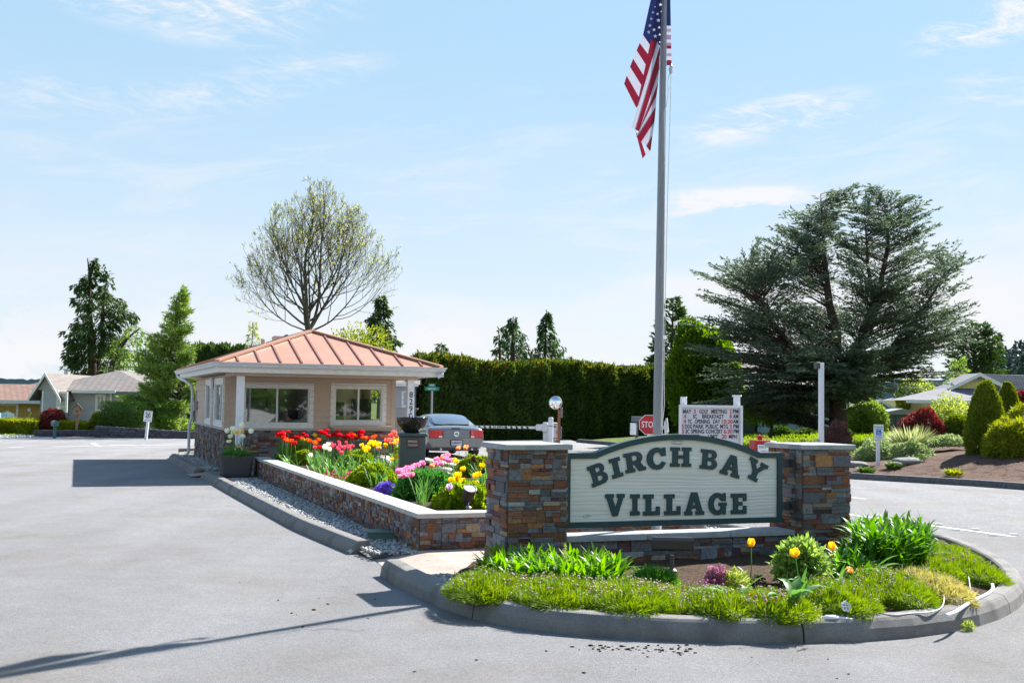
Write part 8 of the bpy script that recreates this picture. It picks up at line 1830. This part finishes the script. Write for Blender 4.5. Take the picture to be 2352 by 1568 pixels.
bedshrub('peony_bush', 'darker green peony bush with cut leaves in the near part of the bed', 'bush', 1372, 1890, 452, 740, F_peony, 88, n=5200, leaf=.075, lw=.42, lumpy=.18, k=3, cf=.8, inner=.25, up=.2)
F_aub = foliage('purple_petals', (.22, .10, .55), (.42, .26, .80), .3, nscale=8); F_prim = foliage('crimson_petals', (.35, .01, .06), (.75, .15, .28), .3, nscale=9)
bedshrub('aubrieta', 'low cushion of violet aubrieta flowers at the bed edge', 'flowers', 1172, 1390, 530, 650, F_aub, 89, n=2600, leaf=.024, lw=.9, lumpy=.2, k=4, cf=.85, inner=.15)
def flower_patch(name, label, x0, x1, y0, y1, n, m, fl=.03, seed=1, leafn=260):
    rng = np.random.default_rng(seed); ax, ay = z4(x0, y0); bx, by = z4(x1, y1); a = Acc(); Pl = []
    t = thing(name, label, 'flowers', gp((ax + bx) / 2, (ay + by) / 2, SOIL)); o = t.location
    P = np.array([list(gp(rng.uniform(ax, bx), rng.uniform(ay + 4, by + 4), SOIL + .08) - o) for _ in range(n)]); P[:, 2] += rng.uniform(0, .05, n)
    PP = np.repeat(P, 6, 0); U = rng.normal(0, 1, (len(PP), 3)); U[:, 2] = .4; V, Fc = cards(rng, PP, U, fl, fl * .9); a.add(V, Fc); a.build('flower_heads', m, t)
    P2 = np.repeat(P, max(1, leafn // n), 0) + rng.normal(0, .03, (n * max(1, leafn // n), 3)) * (1, 1, 0); P2[:, 2] = 0; aa = rng.random(len(P2)) * 6.28; V, Fc = straps(rng, P2, aa, R(50), .09, .03, 1.0, 3); npmesh('leaves', V, [Fc], F_hinoki, t)
flower_patch('primroses', 'patch of crimson and pink primroses at the bed edge', 735, 1012, 385, 480, 60, F_prim, .03, 3)
flower_patch('primroses', 'small reddish flowers behind the middle lime mound', 895, 1050, 228, 262, 26, F_prim, .028, 4)
def narcissus(label, x0, x1, y0, y1, n, seed, L=.38):
    rng = np.random.default_rng(seed); ax, ay = z4(x0, y0); bx, by = z4(x1, y1); yb = by - 3; P = np.array([list(gp(rng.uniform(ax + 4, bx - 4), yb - rng.random() * 8, SOIL)) for _ in range(n)]); o = P.mean(0); o[2] = SOIL; P = P - o
    a = rng.random(n) * 6.28; V, Fc = straps(rng, P, a, R(86) - rng.random(n) * .35, L * (.6 + .6 * rng.random(n)), .014, rng.random(n) * .9, 5); ob = npmesh('daffodil_leaves', V, [Fc], F_tleaf); ob.location = o; tag(ob, label, 'plant')
narcissus('thin upright daffodil leaves over the wide middle mound', 1090, 1340, 440, 575, 45, 1); narcissus('arching daffodil leaves at the wall in front of the peony bush', 1535, 1650, 510, 725, 40, 2, .42)
narcissus('slender leaves in front of the middle lime mound', 870, 1080, 300, 420, 45, 3); narcissus('tulip and daffodil leaves beside the near left pillar', 2015, 2190, 440, 560, 55, 4); narcissus('bright leaves below the white tulips', 600, 780, 260, 410, 70, 5, .42)
narcissus('leaves between the yellow tulips and the fountain', 1060, 1250, 220, 300, 60, 6, .3); narcissus('leaves under the back row of red tulips on the left', 230, 470, 190, 280, 70, 7, .34); narcissus('leaves below the pink tulips right of the fountain', 1640, 1900, 330, 440, 45, 8, .3); narcissus('grey green leaves beside the fountain foot', 1430, 1560, 290, 350, 40, 9, .34)
narcissus('leaves below the rose tulips in the middle back', 760, 1040, 210, 300, 60, 10, .32)
def bedrock(label, x0, x1, y0, y1, seed):
    ax, ay = z4(x0, y0); bx, by = z4(x1, y1); Y = gp((ax + bx) / 2, by - 3, SOIL).y; w_ = (bx - ax) * Y / 2600; rock((ax + bx) / 2, by, Y, w_ * .55, w_ * .4, (by - ay) * Y / 2600 * .8, label, seed, mat('pink_rock', (.50, .40, .36), (.62, .54, .50), 9, .9, bump=.6, bscale=25), SOIL)
bedrock('pinkish rock left of the fountain pedestal', 1158, 1350, 285, 372, 11); bedrock('pinkish rock behind the peony bush right of the fountain', 1685, 1885, 388, 470, 12)

# ------------------------------------------------------------------ sign bed
def dome_blades(acc, rng, cx, cy, z, w_, d, h, n, L, W, out=.9, curl=.5):
    a = rng.random(n) * 6.283; q = np.sqrt(rng.random(n)); x = q * np.cos(a); y = q * np.sin(a); lm = .20 * lump(np.random.default_rng(5), np.stack([x * w_ * 3, y * d * 3, 0 * x], 1) * 3, 1.5)
    zz = h * np.sqrt(np.clip(1 - q ** 2.4, 0, 1)) * (1 + lm) * (.72 + .28 * rng.random(n)); P = np.stack([cx + x * w_ / 2, cy + y * d / 2, z + zz], 1)
    U = np.stack([x * out * q ** 2 * 1.5, y * out * q ** 2 * 1.5, .9 - .75 * q ** 3], 1) + rng.normal(0, .28, (n, 3)); U[:, :2] += .5 * np.stack([np.sin(P[:, 0] * 21 + P[:, 1] * 9), np.cos(P[:, 1] * 23 - P[:, 0] * 7)], 1); V, Fc = cards(rng, P, U, L * (.5 + .8 * rng.random(n)), W * (.7 + .6 * rng.random(n))); acc.add(V, Fc)
def thrift(label, xs, x0, x1, y0, y1, n, seed, m=None, heads=120, dz=.125, depth=None, brown=None):
    """clump of fine grassy thrift between picture columns x0..x1; its foot in rows y0..y1"""
    rng = np.random.default_rng(seed); A_ = gp((x0 + x1) / 2, y1, .14); B_ = gp((x0 + x1) / 2, y0, .14); d = depth or abs(B_.y - A_.y) * 1.05; cy = (A_.y + B_.y) / 2; w_ = (x1 - x0) * cy / 2600
    cx = (gp(x0, (y0 + y1) / 2, .14).x + gp(x1, (y0 + y1) / 2, .14).x) / 2; cy += .09; t = thing('thrift_clump', label, 'thrift', (cx, cy, .13), 0, 'grassy thrift clumps round the kerb')
    a = Acc(); dome_blades(a, rng, 0, 0, 0, w_, d, dz, n, .075, .0062); core(a, w_, d, dz * .85, 'dome', .95); a.build('leaves', m or F_thrift, t)
    P = np.stack([rng.uniform(-.48, .48, heads) * w_, rng.uniform(-.3, .5, heads) * d, np.full(heads, dz + .035) + rng.uniform(-.02, .05, heads)], 1); q = (P[:, 0] / w_ * 2) ** 2 + (P[:, 1] / d * 2) ** 2; P[:, 2] -= np.clip(q, 0, 1.2) * dz * .55
    V = (IV[None] * rng.uniform(.006, .010, (heads, 1, 1)) + P[:, None]).reshape(-1, 3); Fc = (IF[None] + (np.arange(heads) * 12)[:, None, None]).reshape(-1, 3); b = Acc(); b.add(V, Fc); 
    V, Fc = segs(P - (0, 0, .07), P, np.full(heads, .0014), np.full(heads, .0012), 3); b.add(V, Fc); o = b.build('flower_heads', M_head, t); o['kind'] = 'stuff'; return t
M_head = mat('thrift_head', (.55, .36, .31), (.78, .62, .50), 60, .8); M_mag = mat('magenta_head', (.55, .05, .32), (.7, .12, .45), 60, .7)
thrift('long left thrift clump beside the pebble patch', 0, 1028, 1215, 1340, 1392, 9000, 1, heads=110); thrift('thrift clump in front of the strap leaf plants', 0, 1170, 1400, 1352, 1410, 10000, 2, heads=190)
thrift('thrift clump at the front left of the flood lamp', 0, 1340, 1560, 1362, 1424, 9500, 3, heads=200); thrift('lower thrift clump in front of the pink heather', 0, 1575, 1730, 1385, 1432, 6500, 4, heads=160)
thrift('thrift clump with magenta heads left of the white elbow pipe', 0, 1700, 1870, 1388, 1438, 7000, 5, heads=140); thrift('thrift clump around the white valve handle', 0, 1835, 2010, 1368, 1428, 8000, 6, heads=110, dz=.16)
thrift('thrift clump behind the drip tube', 0, 1960, 2130, 1330, 1408, 9500, 7, heads=170, dz=.16); thrift('dry brownish thrift clump between green ones at the right', 0, 2085, 2215, 1335, 1398, 6500, 8, F_thriftb, 60, .13)
thrift('thrift clump left of the thick irrigation pipe', 0, 2090, 2190, 1290, 1345, 6000, 9, heads=110, dz=.13); thrift('rightmost thrift clump near the kerb curve', 0, 2160, 2282, 1292, 1352, 8500, 10, heads=110, dz=.13); thrift('thrift clump at the back right between tall clump and kerb', 0, 2120, 2238, 1268, 1306, 5000, 13, heads=80, dz=.12); thrift('thrift clump below the tall right hand clump', 0, 1990, 2110, 1312, 1345, 4500, 12, heads=90, dz=.12)
rng = np.random.default_rng(66)
for nm, pts in (('magenta thrift flowers standing in front of the pink heather', [(1620, 1368), (1624, 1362), (1640, 1362), (1660, 1372), (1606, 1366)]), ('magenta thrift flowers in the clump left of the elbow pipe', [(1735, 1402), (1758, 1412), (1790, 1392), (1796, 1400), (1782, 1405)]), ('magenta thrift flowers on the rightmost clump', [(2190, 1305), (2212, 1300), (2220, 1308)])):
    P = np.array([list(gp(x, y + 14, .15) + Vector((0, 0, .16))) for x, y in pts]); n = len(P); b = Acc(); b.add((IV[None] * .012 + P[:, None]).reshape(-1, 3), (IF[None] + (np.arange(n) * 12)[:, None, None]).reshape(-1, 3)); V, Fc = segs(P - (0, 0, .14), P, np.full(n, .002), np.full(n, .002), 4); b.add(V, Fc); tag(b.build('thrift_flowers', M_mag), nm, 'flowers')
rng = np.random.default_rng(15); pl_ = [(1040, 1340), (1200, 1333), (1440, 1345), (1560, 1366), (1850, 1380), (1990, 1345), (2160, 1300), (2200, 1330), (2040, 1398), (1850, 1412), (1560, 1416), (1200, 1398), (1045, 1362)]; q = []
while len(q) < 26000:
    x, y = rng.uniform(1040, 2200), rng.uniform(1300, 1416)
    if inpoly(x, y, pl_) and math.sin(x * .045 + y * .02) + math.sin(x * .11 - y * .09) > -1.1: q.append(gp(x, y, .15)[:])
P = np.array(q); P[:, 1] += .07; P[:, 2] += .05 * (.5 + .5 * lump(rng, P * 3, 3)) + rng.uniform(-.02, .03, len(P)); U = rng.normal(0, .4, P.shape) + (0, 0, .9)
V, Fc = cards(rng, P, U, .075, .0062); o = npmesh('thrift_mat', V, [Fc], F_thrift); o['kind'] = 'stuff'; o['label'] = 'mat of fine grassy thrift running between the clumps'
P = P[rng.random(len(P)) < .018] + (0, 0, .08); n = len(P); b = Acc(); b.add((IV[None] * rng.uniform(.004, .008, (n, 1, 1)) + P[:, None]).reshape(-1, 3), (IF[None] + (np.arange(n) * 12)[:, None, None]).reshape(-1, 3)); V, Fc = segs(P - (0, 0, .08), P, np.full(n, .0013), np.full(n, .0012), 3); b.add(V, Fc); o = b.build('thrift_heads', M_head); o['kind'] = 'stuff'; o['label'] = 'small pinkish brown thrift flower heads over the mat'
def strapclump(name, label, poly, n, L, W, m, seed, zr=(0, .02), el=(60, 88), curl=(.4, 1.5), z=.15):
    rng = np.random.default_rng(seed); xs = [p[0] for p in poly]; ys = [p[1] for p in poly]; pts = []
    while len(pts) < n:
        x, y = rng.uniform(min(xs), max(xs)), rng.uniform(min(ys), max(ys))
        if inpoly(x, y, poly): pts.append(list(gp(x, y, z)))
    P = np.array(pts); o = P.mean(0); o[2] = z; P = P - o; P[:, 2] = rng.uniform(*zr, n); a = rng.random(n) * 6.28
    V, Fc = straps(rng, P, a, R(el[0]) + rng.random(n) * R(el[1] - el[0]), L * (.6 + .6 * rng.random(n)), W * (.7 + .5 * rng.random(n)), curl[0] + rng.random(n) * (curl[1] - curl[0]), 5)
    ob = npmesh(name, V, [Fc], m, smooth=True); ob.location = o; return tag(ob, label, 'plant')
strapclump('strap_leaf_plant', 'dense band of bright green strap leaves in front of the left pillar and wall', [(1105, 1322), (1150, 1345), (1300, 1352), (1425, 1355), (1420, 1322), (1300, 1315), (1150, 1308)], 1000, .30, .038, F_strap, 1, el=(55, 88), curl=(.3, 1.6))
strapclump('leafy_clump', 'tall dense clump of pointed green leaves right of the right pillar', [(1960, 1318), (2000, 1335), (2080, 1330), (2140, 1308), (2120, 1285), (2020, 1280), (1960, 1290)], 2300, .22, .036, F_clump, 2, zr=(.0, .36), el=(35, 85), curl=(.2, 1.2))
strapclump('leafy_clump', 'smaller leafy clump at the very foot of the right pillar', [(1915, 1338), (1990, 1345), (2000, 1320), (1925, 1310)], 420, .20, .032, F_clump, 3, zr=(0, .18), el=(35, 85), curl=(.2, 1.2))
shrub('pale_peony', 'pale lime green peony with cut leaves in front of the right pillar', 'plant', 1782, 1898, 1245, 1372, 10.25, foliage('pale_peony_leaves', (.10, .22, .03), (.34, .44, .12), .4, nscale=6), 'ellipsoid', n=2400, leaf=.075, lw=.40, seed=41, lumpy=.3, k=3, cf=None, inner=.7, up=-.1, zb=.17)
def tuft2(name, label, px, py, w_, h, n, m, seed, W=.008, z=.15):
    rng = np.random.default_rng(seed); a = Acc(); dome_blades(a, rng, 0, 0, 0, w_, w_ * .8, h, n, h * .75, W, out=1.1); core(a, w_, w_ * .8, h * .8, 'dome', .85); o = a.build(name, m); o.location = gp(px, py, z); return tag(o, label, 'plant')
tuft2('grass_tuft', 'round dark green grass tuft left of the flood lamp stem', 1503, 1352, .36, .13, 2600, F_tuft, 51)
tuft2('small_weed', 'little weed growing on the kerb edge at the lower right', 2226, 1448, .07, .06, 120, F_lime, 52, z=.0)
shrub('pink_heather', 'small pink heather bush before the low wall', 'plant', 1620, 1672, 1302, 1372, 10.0, foliage('heather_flowers', (.24, .08, .14), (.46, .24, .30), .3, nscale=9), 'ellipsoid', n=1300, leaf=.028, lw=.6, seed=42, lumpy=.35, cf=.5, inner=.6, zb=.16, up=1.2)
shrub('yellow_euonymus', 'small yellow green variegated shrub beside the pink heather', 'plant', 1664, 1718, 1312, 1375, 9.95, F_lime, 'ellipsoid', n=520, leaf=.045, lw=.4, seed=43, lumpy=.35, cf=None, inner=.8, zb=.16)
for i, (x, y, h, lb) in enumerate([(1297, 1340, .36, 'tall pale horsetail standing before the left end of the low wall'), (1372, 1385, .16, 'short horsetail in front of the strap leaves'), (1108, 1340, .16, 'pale horsetail at the left end of the strap leaves'), (1140, 1352, .14, 'small horsetail above the left thrift clump'), (1482, 1350, .22, 'slim horsetail behind the round dark tuft'), (1514, 1352, .20, 'slim horsetail left of the flood lamp stem'), (1560, 1362, .12, 'bushy horsetail right of the flood lamp stem'), (1884, 1430, .14, 'horsetail beside the white elbow pipe'), (1440, 1392, .12, 'stubby horsetail in the front thrift'), (1243, 1372, .11, 'little horsetail in the thrift before the pillar')]):
    rng = np.random.default_rng(90 + i); n = int(h * 900); u = rng.random(n); a = rng.random(n) * 6.28; P = np.stack([0 * u, 0 * u, u * h], 1); U = np.stack([np.cos(a), np.sin(a), .9 + 0 * a], 1); V, Fc = cards(rng, P, U, .20 * h * (1.05 - u) + .012, .004); A_ = Acc(); A_.add(V, Fc); V, Fc = segs([(0, 0, 0)], [(0, 0, h)], [.003], [.001], 5); A_.add(V, Fc)
    o = A_.build('horsetail', F_lime); o.location = gp(x, y, .16); tag(o, lb, 'plant')
# lumps of fresh soil
rng = np.random.default_rng(12); n = 260; pts = [(rng.normal(1650 if i % 3 else 1745, 28), rng.normal(1352, 7)) for i in range(n)]; sz = rng.uniform(.008, .032, n); P = np.array([[*gp(x, y, .16).to_2d(), .165 + .05 * math.exp(-((x - 1740) / 30) ** 2)] for x, y in pts])
V = (IV[None] * sz[:, None, None] * rng.uniform(.6, 1.3, (n, 12, 1)) + P[:, None]).reshape(-1, 3); o = npmesh('soil_lumps', V, [(IF[None] + (np.arange(n) * 12)[:, None, None]).reshape(-1, 3)], M_soil); o['kind'] = 'stuff'; o['label'] = 'dark lumps of fresh soil around the pink heather'
# ================================================================== wood across the road behind the viewer (mirrored in windows, car and bowl)
rng = np.random.default_rng(19); A_ = Acc()
for i in range(46):
    x = -60 + i * 2.7 + rng.normal(0, .6); Y = -30 - rng.random() * 6; h = rng.uniform(6, 10); V, Fc = leafy(rng, 5, 5, h, 'ellipsoid', 420, .55, .7, .2); A_.add(V + (x, Y, 0), Fc); core(A_, 5, 5, h, 'ellipsoid', .8); A_.V[-1] = A_.V[-1] + (x, Y, 0)
o = A_.build('roadside_wood', F_box); o['kind'] = 'stuff'; o['label'] = 'wood on the other side of the road, seen only as reflections'
